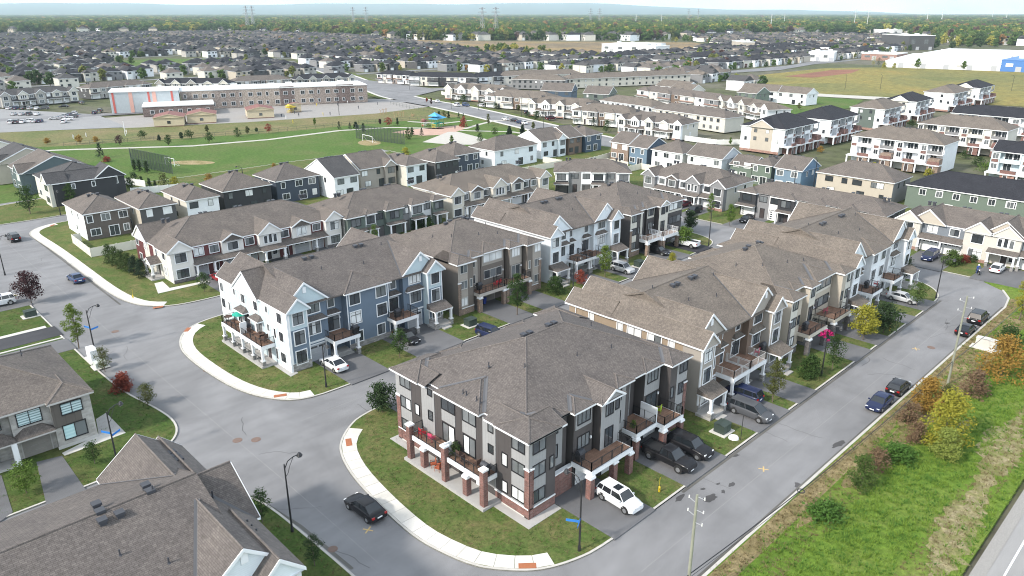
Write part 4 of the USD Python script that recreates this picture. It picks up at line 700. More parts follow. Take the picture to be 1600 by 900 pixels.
# ------------------------------------------------------------------ two storey rows
def row2(label, x, y, rot, W, D, pat, p, seed=1, group='two storey townhouse rows', eave=5.6, ends='hh', cat='townhouse row', lo=True, side_win=True, pitch=0.42, back=False):
    b = Bld('townhouse_row', label, cat, x, y, rot, W, D, False, group, lo=lo, seed=seed); tot = sum(q[1] for q in pat); k = W / tot; a = 0.0; rf = p['roof']; st = p.get('fr', 'w'); fa = p.get('fascia', WHITE)
    b.wall(0.35, W - 0.35, 1.5, D - 0.4, 0, eave - 0.1, p['side'])
    b.roof(0, W, 1.0, D, eave, 'x', ends, pitch, rf, p['side'], fa)
    doors = 0
    for q in pat:
        kind, w = q[0], q[1] * k; c = p[q[2]]; x0, x1 = a, a + w; a = x1; m = (x0 + x1) / 2
        e0, e1 = max(x0, 0.36), min(x1, W - 0.36)
        if kind in ('G', '3', 'g'):
            yy = 0.0 if kind != 'g' else 0.5
            b.wall(e0, e1, yy, 2.0, 0 if kind == 'G' else 2.7, eave - 0.02, c); b.roof(x0 - 0.3, x1 + 0.3, yy - 0.35, 5.5, eave + 0.02, 'y', 'gn', 0.8, rf, c, fa)
            if kind == '3': [b.win('F', yy, m + d - 0.3, m + d + 0.3, 3.7, 5.1 + (0.35 if d == 0 else 0), st, 1, GLASS) for d in (-0.95, 0, 0.95)]
            else: b.win('F', yy, m - 0.95, m + 0.95, 3.55, 5.2, st, 2)
            if kind == 'G':
                b.win('F', yy, m - 1.05, m + 1.05, 0.75, 2.35, st, 3); b.panel('F', yy, e0, e1, 0, 0.6, p['base'], 0.06)
            else:
                b.pent('F', yy, x0 - 0.2, x1 + 0.2, 1.7, 2.7, 0.55, rf, fa, hips=False); b.post('F', yy, x0 + 0.3, 1.5, 2.6); b.post('F', yy, x1 - 0.3, 1.5, 2.6); b.wall(e0, e1, 1.2, 2.0, 0, 2.7, c); b.door('F', 1.2, m - 0.5, m + 0.45, 0.1, 2.2, DOORM, st); b.win('F', 1.2, m + 0.8, min(m + 1.6, e1 - .1), 0.9, 2.1, st, 1)
        elif kind == 'D':
            b.wall(e0, e1, 0.6, 2.0, 2.7, eave - 0.02, c); b.roof(x0 - 0.1, x1 + 0.1, 0.3, 4.5, eave + 0.02, 'y', 'gn', 0.55, rf, p.get('dorm', c), fa); b.win('F', 0.6, m - 0.95, m + 0.95, 3.7, 5.15, st, 2)
            b.pent('F', 0.6, x0 - 0.1, x1 + 0.1, 1.5, 2.7, 0.6, rf, fa, hips=False); b.wall(e0, e1, 1.0, 2.0, 0, 2.7, c); b.door('F', 1.0, x0 + 0.5, x1 - 0.5, 0.02, 2.2, p.get('gd', GDOOR['grey']), st, True, 3)
        elif kind == 'F':
            b.wall(e0, e1, 1.1, 2.0, 0, eave - 0.02, c); b.win('F', 1.1, max(e0 + .3, m - 0.8), min(e1 - .3, m + 0.8), 3.8, 5.1, st, 2 if w > 2 else 1)
            b.pent('F', 1.1, x0 - 0.05, x1 + 0.05, 1.9, 2.7, 0.75, rf, fa, hips=False); doors += 1
            if w > 3.0 or doors % 2: b.door('F', 1.1, e0 + 0.35, e1 - 0.35, 0.02, 2.2, p.get('gd', GDOOR['grey']), st, True, 3)
            else: b.door('F', 1.1, m - 0.45, m + 0.45, 0.1, 2.2, DOORM, st)
            b.post('F', 1.1, x0 + 0.3, 1.7, 2.6)
        elif kind == 'H':
            yy = 0.3
            b.wall(e0, e1, yy, 2.0, 2.75, eave - 0.02, c); b.roof(x0 - 0.2, x1 + 0.2, yy - 0.4, 4.5, eave + 0.02, 'y', 'hn', pitch, rf, c, fa); b.win('F', yy, m - min(1.1, w / 2 - .4), m + min(1.1, w / 2 - .4), 3.6, 5.1, st, 2); b.panel('F', yy, e0 + 0.1, e1 - 0.1, 2.8, 3.4, p['base'], 0.03)
            b.pent('F', yy, x0 - 0.1, x1 + 0.1, 1.2, 2.65, 0.35, rf, fa, hips=False); b.wall(e0, e1, 1.0, 2.0, 0, 2.75, p['base']); doors += 1
            if doors % 2: b.door('F', 1.0, e0 + 0.3, e1 - 0.3, 0.02, 2.25, p.get('gd', GDOOR['grey']), st, True, -1)
            else: b.door('F', 1.0, m - 0.4, m + 0.5, 0.1, 2.25, DOORM, st); b.post('F', yy, x0 + 0.35, 1.0, 2.6, 'plain'); b.post('F', yy, x1 - 0.35, 1.0, 2.6, 'plain')
        elif kind == 'N':
            b.wall(e0, e1, 1.0, 2.0, 0, eave - 0.02, c); b.win('F', 1.0, max(e0 + .25, m - 0.9), min(e1 - .25, m + 0.9), 3.8, 5.1, st, 2 if w > 2 else 1)
            doors += 1
            if doors % 2: b.door('F', 1.0, e0 + 0.3, e1 - 0.3, 0.02, 2.25, p.get('gd', GDOOR['grey']), st, True, -1)
            else: b.door('F', 1.0, m - 0.4, m + 0.5, 0.1, 2.25, DOORM, st)
    if side_win:
        for sd, off in (('L', 0.35), ('R', W - 0.35)):
            b.win(sd, off, D * 0.35, D * 0.35 + 0.7, 3.8, 5.0, st, 1); b.win(sd, off, D * 0.65, D * 0.65 + 1.0, 3.8, 5.0, st, 1); b.win(sd, off, D * 0.5, D * 0.5 + 0.8, 1.0, 2.2, st, 1)
    half = min((D - 1) / 2, W / 2)
    n = max(2, int(W / 6)); b.vents([(W * (i + 0.5) / n + dx, (1 + D) / 2 + 0.7, eave + half * pitch - 0.25) for i in range(n) for dx in (0, 0.9)][:10])
    return b
PK = dict(cr=plain('ivory_siding', (0.6, 0.58, 0.55), 0.6, 0.05), wi=WINE, side=CREAM, roof=SH1, base=DSTONE, dorm=DKBROWN, gd=GDOOR['grey'])
K_ = row2('ivory and wine red row with white trim behind the blue block', 1.2, 87.2, 0, 34.2, 17.2, [('G', 4.4, 'cr'), ('F', 3.3, 'wi'), ('F', 2.6, 'wi'), ('D', 4.3, 'cr'), ('F', 3.0, 'wi'), ('3', 4.6, 'cr'), ('F', 2.8, 'wi'), ('D', 4.3, 'cr'), ('F', 3.2, 'wi'), ('G', 4.0, 'cr')], PK, 21, lo=False)
b = K_   # its street end: red and white boards and a small gabled porch
b.panel('L', 0.35, 12.5, 16.8, 0, 5.5, WINE, 0.03); b.panel('L', 0.35, 8.0, 9.8, 2.7, 5.5, WINE, 0.03)
b.roof(-0.3, 5.5, 9.2, 16.0, 5.6, 'x', 'gn', 0.75, SH1, CREAM); b.roof(-1.6, 1.0, 4.6, 8.0, 2.75, 'x', 'gn', 0.6, SH1, CREAM, name='porch_roof')
b.post('L', 0.35, 4.8, 1.7, 2.6); b.post('L', 0.35, 7.8, 1.7, 2.6); b.step('L', 0.35, 4.2, 8.4, 0, 2.2, 0.25); b.door('L', 0.35, 5.6, 6.5, 0.25, 2.3, DOORM)
for a, z in ((15, 3.8), (11, 3.8), (2.4, 3.8), (14, 1.0), (2.4, 1.0)): b.win('L', 0.32, a, a + 1.2, z, z + 1.3, 'w', 2)
PM1 = dict(dg=DKGREEN, wh=plain('pearl_panel', (0.55, 0.56, 0.56), 0.6, 0.05), gr=MIDGREY, side=WBRICK, roof=SH1, base=DKGREEN, fr='b', gd=GDOOR['dark'], fascia=WHITE)
M1_ = row2('dark green and white modern row between the red row and the beige row', 35.3, 85.4, 0, 25.2, 15.4, [('H', 4.6, 'dg'), ('H', 2.6, 'wh'), ('N', 2.6, 'dg'), ('H', 4.4, 'dg'), ('N', 2.2, 'gr'), ('H', 3.4, 'wh'), ('N', 2.6, 'wh'), ('H', 3.4, 'dg')], PM1, 22, lo=False)
PM2 = dict(be=plain('pale_beige_siding', (0.52, 0.49, 0.43), 0.6, 0.05), dk=DKGREY, gr=GREIGE, side=CREAM, roof=SH4, base=DSTONE, dorm=DKBROWN, gd=GDOOR['white'])
M2_ = row2('long pale beige row with many small gables in the middle distance', 62.6, 86.0, 0, 32.2, 14.8, [('G', 4.0, 'be'), ('F', 2.6, 'dk'), ('D', 4.2, 'be'), ('F', 2.6, 'dk'), ('3', 4.6, 'be'), ('F', 2.4, 'dk'), ('D', 4.2, 'be'), ('F', 2.8, 'dk'), ('N', 2.6, 'gr'), ('G', 3.8, 'be')], PM2, 23, lo=False)
PM3 = dict(bl=BLACKS, wh=WHITES, gr=MIDGREY, side=CREAM, roof=SH1, base=BLACKS, fr='b', gd=GDOOR['dark'])
M3_ = row2('white and black modern row turned toward the street corner', *tuple(P(866, 270, 5.6)), -47, 19.6, 12, [('H', 3.6, 'wh'), ('N', 3.2, 'gr'), ('N', 2.6, 'wh'), ('H', 3.4, 'wh'), ('N', 2.8, 'gr'), ('H', 3.6, 'wh')], PM3, 24)
PM4 = dict(dk=MIDGREY, wh=WHITES, ch=DKGREY, side=CREAM, roof=SH1, base=PBRICK, dorm=DKBROWN, gd=GDOOR['white'])
M4_ = row2('grey and white gabled row facing the right hand street bend', 113.2, 71.2, -90, 23.6, 14, [('G', 3.8, 'dk'), ('F', 3.0, 'wh'), ('D', 3.4, 'ch'), ('F', 2.6, 'wh'), ('3', 4.0, 'dk'), ('F', 2.8, 'wh'), ('G', 4.0, 'dk')], PM4, 25, lo=False)
PM5 = dict(wh=plain('white_panel', (0.66, 0.66, 0.65), 0.6, 0.05), bl=BLACKS, gr=MIDGREY, side=DKGREY, roof=SH1, base=BLACKS, fr='b', gd=plain('white_modern_door', (0.7, 0.7, 0.7), 0.5, 0.04), fascia=WHITE)
M5_ = row2('modern white and black row with flat white fascia right of the grey gabled row', 113.4, 44.4, -90, 32.6, 12.5, [('H', 4.4, 'bl'), ('N', 3.0, 'gr'), ('N', 2.4, 'wh'), ('H', 3.8, 'bl'), ('N', 3.0, 'wh'), ('H', 3.8, 'wh'), ('N', 3.0, 'wh'), ('H', 3.6, 'bl'), ('N', 2.6, 'wh'), ('H', 3.4, 'wh')], PM5, 26, lo=False, pitch=0.36)
PN = dict(be=plain('light_beige_siding', (0.49, 0.465, 0.42), 0.6, 0.05), dg=siding('blue_grey_siding', (0.16, 0.18, 0.205)), side=DKGREY, roof=SH1, base=PBRICK, dorm=BEIGE, gd=GDOOR['white'])
N_ = row2('beige and blue grey gabled row with white garage doors at the right edge', 114.2, 9.9, -90, 38.0, 13, [('G', 4.4, 'be'), ('F', 3.8, 'dg'), ('F', 3.8, 'dg'), ('G', 4.4, 'be'), ('3', 4.6, 'be'), ('F', 3.8, 'dg'), ('F', 3.8, 'dg'), ('G', 4.4, 'be'), ('F', 4, 'dg')], PN, 27, lo=False)
b = N_
for a0, a1 in ((2.2, 7.4), (15.2, 20.6)): b.roof(a0, a1 + 1.4, 0.55, 8, 5.62, 'y', 'gn', 0.8, SH1, BEIGE)
for a in (5.0, 8.9, 22.6, 26.6): b.door('F', 0.98, a, a + 2.9, 0.02, 2.3, GDOOR['white'], 'w', True, 4)

def house(label, x, y, rot, W, D, col, roof=SH1, kind='h', side=None, fr='w', bay=False, seed=1, gab=None, group='two storey detached houses', pitch=0.5, ext=None, eave=5.6, fascia=None):
    b = Bld('detached_house', label, 'house', x, y, rot, W, D, False, group, lo=True, seed=seed); rg = b.rg
    b.wall(0.35, W - 0.35, 0.4, D - 0.4, 0, eave - 0.05, side or col); b.panel('F', 0.4, 0.34, W - 0.34, 0, eave - 0.08, col, 0.04)
    b.roof(0, W, 0, D, eave, 'x' if kind == 'g' else ('x' if W > D else 'y'), 'gg' if kind == 'g' else 'hh', pitch, roof, gab or side or col, fascia or WHITE)
    n = 2 if W < 9 else 3
    for i in range(n):
        c = W * (i + 0.5) / n + rg.uniform(-.3, .3); w = rg.choice([0.5, 0.8, 0.9])
        b.win('F', 0.36, c - w, c + w, 3.7, 5.0, fr, 2 if w > 0.5 else 1)
    b.win('F', 0.36, W * 0.22 - 0.9, W * 0.22 + 0.9, 0.9, 2.2, fr, 2); b.slider('F', 0.36, W * 0.6 - 0.9, W * 0.6 + 0.9, 0.2, 2.3, style=fr)
    if n == 3: b.win('F', 0.36, W * 0.86 - 0.5, W * 0.86 + 0.5, 0.9, 2.2, fr, 2)
    for yy in (D * 0.3, D * 0.6): b.win('L', 0.35, yy, yy + 0.7, 3.8, 4.9, fr, 1); b.win('R', W - 0.35, yy, yy + 0.7, 3.8, 4.9, fr, 1)
    b.win('L', 0.35, D * 0.45, D * 0.45 + 0.8, 1.1, 2.1, fr, 1)
    if bay: b.wall(W * 0.66, W - 0.5, -0.4, 1.0, 0, eave, col); b.roof(W * 0.66 - 0.3, W - 0.2, -0.8, 4, eave + 0.02, 'y', 'gn', 0.8, roof, col); b.win('F', -0.4, W * 0.74, W * 0.92, 3.6, 5.1, fr, 2); b.win('F', -0.4, W * 0.74, W * 0.92, 0.8, 2.3, fr, 2)
    hh = min(W, D) / 2 * pitch + eave if kind == 'h' else D / 2 * pitch + eave
    b.vents([(W / 2 + d, D / 2 + 0.5, hh - 0.3) for d in (-0.9, 0, 0.9)])
    return b
HS = [('dark brown house with a white street side at the corner', -1.2, 125.5, 9.3, 14, DKBROWN, SH1, 'h', WHITES, 'w', False),
      ('dark grey house between the brown corner house and the white house', 8.6, 122.2, 8.0, 15, DKGREY, SH1, 'h', BEIGE, 'w', False),
      ('white house with black windows between the dark grey and the black house', 18.4, 122.6, 7.8, 14, WHITES, SH1, 'h', CREAM, 'b', False),
      ('black house with white eaves left of the navy house', 28.0, 125.5, 12.3, 13, BLACKS, SH1, 'h', BLACKS, 'b', False),
      ('navy house with white windows left of the white gabled house', 41.9, 127.2, 12.2, 12, NAVY, SH2, 'h', NAVY, 'w', False),
      ('white gabled house with a dark grey roof', 54.4, 121.2, 7.6, 15, WHITES, SHG, 'g', WHITES, 'b', False),
      ('greige house with a gabled bay at its right', 64.7, 125.5, 11.6, 13, GREIGE, SH1, 'g', BEIGE, 'b', True),
      ('small white hipped house right of the greige house', 76.4, 121.2, 7.4, 14, ICE, SH1, 'h', CREAM, 'b', False),
      ('black house overlapping the second navy house', 85.2, 119.8, 9.0, 13, BLACKS, SH1, 'h', DKGREY, 'b', False),
      ('second navy house, right of the black hipped house', 95.0, 123.8, 10.6, 12, NAVY, SH1, 'h', NAVY, 'w', False),
      ('wide white house with grey right half below the park', 108.8, 121.4, 18.6, 12, ICE, SH1, 'h', WHITES, 'b', False),
      ('white gabled house with a bay, last before the brown and blue pair', 131.0, 123.6, 11.6, 12, ICE, SH1, 'g', WHITES, 'b', True),
      ('brown half of the brown and blue pair by the park road', 143.0, 122.6, 7.2, 12, BROWN, SH1, 'g', BROWN, 'b', False),
      ('blue half of the brown and blue pair by the park road', 150.4, 121.6, 8.8, 12, DKBLUE, SH1, 'h', DKBLUE, 'w', False)]
for i, q in enumerate(HS): house(q[0], q[1], q[2], 0, q[3], q[4], q[5], q[6], q[7], q[8], q[9], q[10], seed=30 + i)
HR = [('tan brick house facing the fenced yards', 147.0, 109.0, 7.6, 11, TBRICK, SH1, 'g', TBRICK, 'w'), ('mid blue gabled house beside the tan brick house', 144.6, 99.8, 7.2, 11, siding('steel_blue_siding', (0.13, 0.19, 0.25)), SH1, 'g', DKBLUE, 'w'),
      ('white house with four upper windows, left of its twin', 144.8, 91.6, 11.4, 11, WHITES, SH1, 'h', CREAM, 'w'), ('white house with a pale grey gable end, right of its twin', 145.2, 79.4, 11.8, 11, WHITES, SH1, 'g', siding('pale_grey_siding', (0.42, 0.45, 0.48)), 'w'),
      ('sage green hipped house with white windows', 146.0, 59.3, 6.2, 11, SAGE, SH1, 'h', DKGREEN, 'w'), ('sky blue gabled house right of the sage house', 145.2, 52.3, 7.9, 11, MIDBLUE, SH1, 'g', siding('denim_siding', (0.12, 0.2, 0.29)), 'w'),
      ('long beige rear wall of a row with brown hipped roof', 147.4, 41.9, 19.5, 12, BEIGE, SH1, 'h', MIDGREY, 'b'), ('long sage green row with a black roof at the right edge', 148.2, 20.2, 44.0, 13, SAGE, SH3, 'h', SAGE, 'w'), ('sage gabled garage wing left of the sage house', 147.6, 66.8, 7.2, 9, SAGE, SH1, 'g', SAGE, 'w')]
for i, q in enumerate(HR):
    b = house(q[0], q[1], q[2], -90, q[3], q[4], q[5], q[6], q[7], q[8], q[9], seed=60 + i, eave=4.2 if i == 8 else 5.6, group='two storey houses beyond the right hand bend')
    if q[3] > 18:
        for a in np.arange(3.2, q[3] - 2, 3.6): b.win('F', 0.33, a, a + 1.3, 3.72, 4.95, q[9], 2)
LGR = [('dark fronted house with a black gable beside the lawn corner', 2.2, 178.0, 16.2, 15, BLACKS, SHG), ('teal gabled house second from the lawn corner', 0.5, 196, 15, 16, siding('teal_siding', (0.085, 0.115, 0.12)), SH1), ('tan gabled house third from the lawn corner', -1.5, 214, 14, 16, BEIGE, SHG), ('pale house fourth from the lawn corner', -4, 232, 14, 16, CREAM, SH1), ('grey hipped house fifth from the lawn corner', -8, 250, 14, 16, MIDGREY, SHG), ('far grey house of the left hand row by the playing field', -12, 268, 14, 16, CREAM, SH1)]
for i, (lab, x, y, W, D, c, r) in enumerate(LGR): house(lab, x, y, -90, W, D, c if i else CREAM, r, 'h' if i == 0 else 'g', c, 'w', seed=80 + i, group='houses of the left hand row by the field', pitch=0.45, bay=True)
b = house('charcoal gabled end house at the left hand street corner', 2.4, 162.4, 0, 16.6, 7, BLACKS, SHG, 'h', LSTONE, 'w', seed=90, pitch=0.55); b.roof(9.5, 16.9, -0.5, 6, 5.62, 'y', 'gn', 0.75, SHG, BLACKS); b.wall(9.9, 16.5, 0.0, 1.0, 0, 5.6, BLACKS); b.win('F', 0.0, 11.6, 14.8, 3.7, 5.1, 'w', 3); b.panel('F', 0.4, 0.4, 5.6, 0, 2.9, LSTONE, 0.08)
# the modern house at the left edge and the corner of its neighbour
b = Bld('townhouse_block', 'modern grey stone row with striped blinds at the left edge', 'townhouse block', -58, 42.9, 0, 34.6, 16.4, seed=95)
b.wall(0.3, 34.3, 1.8, 16, 0, 5.5, LSTONE); b.roof(0, 34.6, 0.6, 16.4, 5.6, 'x', 'hh', 0.42, SHG if False else SH1, fascia=TRIMG)
for i in range(3):
    o = 34.6 - (i + 1) * 11.4
    b.wall(o + 7.2, o + 11.0, 0.3, 2.2, 0, 5.55, LSTONE); b.roof(o + 6.9, o + 11.4, -0.1, 5, 5.62, 'y', 'hn', 0.42, SH1, fascia=TRIMG); b.panel('F', 0.3, o + 7.2, o + 9.9, 2.5, 5.5, siding('bronze_panel', (0.1, 0.088, 0.078), 0.9, True), 0.03)
    b.win('F', 0.28, o + 8.1, o + 10.1, 3.8, 5.1, 'b', 2, ZEBRA); b.win('F', 0.3, o + 7.9, o + 10.1, 0.9, 2.6, 'b', 2, AQUA); b.panel('F', 0.3, o + 7.1, o + 11.05, 0, 0.35, TRIMG, 0.05)
    b.wall(o + 3.6, o + 7.2, 1.0, 2.2, 0, 5.55, LSTONE); b.win('F', 1.0, o + 4.2, o + 6.4, 3.7, 5.2, 'b', 2, ZEBRA); b.pent('F', 1.0, o + 3.6, o + 7.2, 1.3, 2.7, 0.7, SH1, TRIMG); b.door('F', 1.0, o + 4.1, o + 6.7, 0.02, 2.3, GDOOR['taupe'], 'g', True)
    for k in range(4): b.panel('F', 1.06, o + 4.2, o + 4.9, 0.35 + 0.5 * k, 0.6 + 0.5 * k, GLASS, 0.02, 'door_light')
    b.pent('F', 1.2, o + 0.2, o + 3.6, 1.5, 2.7, 0.8, SH1, TRIMG); b.post('F', 1.2, o + 3.3, 1.3, 2.6, 'plain', w=0.25); b.win('F', 1.7, o + 0.8, o + 2.8, 3.7, 5.1, 'b', 2, ZEBRA); b.step('F', 1.5, o + 0.2, o + 3.6, 0, 1.8, 0.2); b.door('F', 1.76, o + 1, o + 1.9, 0.2, 2.3, DOORM, 'b')
for i in range(3): b.roof(31.5, 35.0, 4.2 + i * 0.0, 7.5, 2.75, 'x', 'nh', 0.4, SHG, fascia=TRIMG, name='porch_roof') if i == 0 else None
b.post('R', 34.3, 4.6, 1.2 - 0.9, 2.6, 'plain'); b.post('R', 34.3, 7.2, 0.3, 2.6, 'plain')
b.vents([(30.5, 10, 8.0), (26.0, 10, 8.4)], 'pipe')

# ------------------------------------------------------------------ stacked flats on the right
def flats(label, x, y, rot, W, D, roof, end, brickm=BRICK, seed=1, wall=WHITES, gable=True, units=4, pan=None):
    b = Bld('apartment_block', label, 'apartment block', x, y, rot, W, D, False, 'three storey flats on the right', lo=True, seed=seed)
    b.wall(0.4, W - 0.4, 1.9, D - 0.4, 0, 8.3, wall); b.roof(0, W, 0, D, 8.4, 'x', 'hh', 0.42, roof, end)
    b.panel('L', 0.4, D * 0.28, D * 0.75, 0.8, 8.2, end, 0.06); b.panel('L', 0.4, 1.9, D - 0.4, 0, 0.8, PBRICK, 0.05)
    if gable: b.roof(-0.3, 7, D * 0.24, D * 0.79, 8.4, 'x', 'gn', 0.55, roof, end)
    for a in (0.36, 0.62):
        for z in (3.9, 6.5): b.win('L', 0.34, D * a, D * a + 1.0, z, z + 1.1, 'b', 3)
    for a in (0.17, 0.86): b.win('L', 0.4, D * a - .4, D * a + 0.4, 3.6, 4.7, 'b', 1)
    uw = W / units; pan = pan or BRICK
    for i in range(units):
        o = i * uw
        b.wall(o + (0.4 if i == 0 else 0), o + uw * 0.34, 0.4, 1.95, 2.7, 8.3, wall); b.panel('F', 0.4, o + uw * 0.08, o + uw * 0.3, 5.4, 6.2, pan, 0.04); b.win('F', 0.4, o + uw * 0.1, o + uw * 0.29, 6.4, 7.8, 'w', 2); b.win('F', 0.4, o + uw * 0.1, o + uw * 0.29, 3.7, 5.0, 'w', 2)
        b.slider('F', 1.9, o + uw * 0.45, o + uw * 0.68, 5.6, 7.8, glass=GLASS); b.slider('F', 1.9, o + uw * 0.72, o + uw * 0.95, 5.6, 7.8, glass=GLASS); b.slider('F', 1.9, o + uw * 0.45, o + uw * 0.7, 2.85, 5.0, glass=GLASS)
        b.bx('balcony_slab', o + uw * 0.36, o + uw, 0.2, 1.9, 5.35, 5.6, WHITE); b.bx('balcony_front', o + uw * 0.36, o + uw, 0.2, 0.3, 5.6, 6.5, MIDGREY if i % 2 else wall); b.bx('terrace_slab', o, o + uw, -1.6, 1.9, 2.5, 2.8, WHITE); b.bx('balcony_post', o + uw * 0.96, o + uw * 1.0, 0.1, 0.45, 5.6, 8.2, WHITE)
        b.bx('porch_wall', o + uw * 0.5, o + uw * 0.96, -1.2, 1.9, 0, 4.4 if i % 2 else 2.5, brickm); b.bx('parapet', o + uw * 0.48, o + uw * 0.98, -1.4, -1.1, 2.8, 3.7, pan); b.bx('pillar', o + 0.1, o + 0.5, -1.5, -1.1, 0, 2.5, WHITE); b.door('F', -1.2, o + uw * 0.6, o + uw * 0.6 + 0.9, 0.1, 2.2, DOORM)
    hh = D / 2 * 0.42 + 8.2; b.vents([(W / 2 + d, D / 2, hh - 0.1) for d in (-3, -2, 0, 1, 3)])
    return b
flats('black roofed flats with a tan gable end, nearest of the dark roofed flats', 192.6, 73.2, 0, 24.6, 16.4, SH3, BEIGE, seed=101)
flats('black roofed flats with a plain white end, second from the tan gable', 225.2, 72.4, 0, 24, 16, SH3, WHITES, gable=False, seed=102)
flats('brown roofed flats with red panels beside the small park', 270.6, 71.4, 0, 22, 14, SH4, DKGREEN, gable=False, seed=103)
flats('black roofed flats with white gable in the row by the meadow', 308, 72.4, 0, 20, 14, SH3, CREAM, seed=104)
flats('brown roofed flats, second last before the meadow', 357.4, 72.6, 0, 25, 14, SH4, WHITES, gable=False, seed=105)
flats('black roofed flats at the far end of the row by the meadow', 396.4, 72.4, 0, 24, 14, SH3, CREAM, seed=106)
flats('brown roofed flats with brick porches facing the sage row', 195.8, 53.6, -90, 26.6, 14.5, SH4, MIDBLUE, TBRICK, seed=107, gable=False)
flats('brown roofed cream flats with brick porches behind the first brick porch block', 239.8, 49.4, -90, 27.4, 14.5, SH4, DKGREEN, BRICK, wall=CREAM, seed=108, gable=False)
flats('black roofed flats behind the cream flats at the right edge', 279, 51, -90, 40, 14, SH3, CREAM, BRICK, seed=109)
flats('pale blue gabled flats with brick porch at the right edge', 196.4, 15.6, -90, 30, 14, SH3, PALEB, PBRICK, wall=PALEB, seed=110)

# ------------------------------------------------------------------ rows along the park road and behind it
PG = dict(cr=CREAM, gr=MIDGREY, dk=DKGREY, wh=WHITES, be=BEIGE, br=BROWN, side=CREAM, roof=SH4, base=PBRICK, dorm=CREAM, gd=GDOOR['white'])
def pals(**k): return dict(PG, **k)
gabs = [('G', 4, 'cr'), ('F', 3, 'dk'), ('3', 4, 'wh'), ('F', 3, 'gr'), ('G', 4, 'cr'), ('F', 3, 'dk'), ('D', 4, 'wh'), ('F', 3, 'cr'), ('G', 4, 'wh')]
flat_ = [('H', 4, 'wh'), ('N', 3, 'cr'), ('H', 4, 'gr'), ('N', 3, 'br'), ('H', 4, 'cr'), ('N', 3, 'wh'), ('H', 4, 'gr')]
ROWS = [('white gabled row by the roundabout, first along the park road', 222.5, 283.5, -78, 41, 14, gabs, pals()), ('cream hipped row with dark windows, second along the park road', 212.6, 240.5, -75, 36, 14, flat_, pals(side=LSTONE, base=CREAM)),
        ('white gabled row behind the parked cars, third along the park road', 205.0, 203.0, -75, 33, 13.5, gabs, pals(side=MIDGREY)), ('long low white hipped row, fourth along the park road', 199.2, 171.5, -77, 27.5, 13, flat_, pals(side=ICE, base=CREAM)),
        ('white and grey gabled row nearest the street corner of the park road', 192.4, 141.6, -86, 28, 13.5, gabs, pals(side=CREAM, roof=SH1)),
        ('white gabled row in front of the small park', 277.5, 149.5, -118, 40, 12, gabs, pals(side=WHITES)), ('grey hipped row behind the long white rear wall', 290, 206, -104, 60, 12, flat_, pals(roof=SH1))]
for i, q in enumerate(ROWS): row2(q[0], q[1], q[2], q[3], q[4], q[5], q[6], q[7], 120 + i, 'rows along the park road')
def rear(label, x, y, rot, W, D, col, roof, seed, kind='h', group='rear walls of rows beyond the park road', eave=5.6):
    b = Bld('townhouse_row', label, 'townhouse row', x, y, rot, W, D, False, group, lo=True, seed=seed)
    b.wall(0.35, W - 0.35, 0.4, D - 0.4, 0, eave - 0.05, col); b.roof(0, W, 0, D, eave, 'x', kind * 2, 0.42, roof, col)
    for a in np.arange(1.6, W - 1.5, 3.4 if W < 45 else 5.0):
        b.win('F', 0.4, a, a + 1.3, 3.7, 4.9, 'b', 2); b.win('F', 0.4, a, a + 1.1, 0.9, 2.1, 'b', 2)
    n = int(W / 9); b.vents([(W * (i + .5) / max(n, 1), D / 2, eave + D * 0.21 - 0.2) for i in range(n)])
    return b
rear('long white rear wall of a row behind the park road', 237.5, 188, -99, 34, 12, WHITES, SH4, 131); rear('cream rear wall with brown roof, right of the long white wall', 228.5, 152, -99, 40, 12, CREAM, SH1, 132)
rear('grey rear of a brown roofed row with dark shade below it', 288.5, 300, -58, 34, 13, MIDGREY, SH4, 133); rear('long tan roofed row stretching across the middle distance', 315, 276, -20, 92, 13, CREAM, SH4, 134)
rear('tan roofed row just behind the longest tan row', 300, 322, -22, 60, 13, CREAM, SH4, 135)
row2('dark roofed modern row with a white garage at the roundabout', 256, 361, -58, 46, 13, flat_, pals(roof=SH3, side=DKGREY, gr=DKGREY, br=BLACKS, base=BLACKS, fr='b'), 136); row2('dark roofed row left of the roundabout row', 253, 392, -72, 28, 12, flat_, pals(roof=SH3, side=WHITES), 137); row2('black roofed row right of the roundabout row', 283, 323, -5, 44, 13, flat_, pals(roof=SH3, side=DKGREY, gr=DKGREY, base=BLACKS), 138)
for i, (lab, x, y, r, W, D, c, rf, k) in enumerate((('dark blue gabled house among the tan roofs', 251, 239, -62, 17, 14, DKBLUE, SH1, 'g'), ('grey green gabled house among the tan roofs', 256, 214, -70, 14, 13, DKGREEN, SH1, 'g'), ('white house among tan roofs near the small park', 330, 168, -80, 20, 12, WHITES, SH4, 'g'), ('white gabled house by the orange playground roof', 334, 150, -96, 18, 11, WHITES, SH4, 'g'), ('sage gabled house left of the white playground house', 318, 163, -96, 12, 12, SAGE, SH4, 'g'), ('tan gabled house behind the grey hipped row', 305, 196, -96, 15, 12, CREAM, SH4, 'g'), ('white twin gabled house behind the grey hipped row', 318, 214, -96, 22, 12, WHITES, SH4, 'g'))): house(lab, x, y, r, W, D, c, rf, k, c, 'b', seed=140 + i, group='houses beyond the park road')
def between(u0, v0, u1, v1, z=5.6):
    a, c = P(u0, v0, z), P(u1, v1, z); d = c - a; return a[0], a[1], math.degrees(math.atan2(d[1], d[0])), float(np.linalg.norm(d))
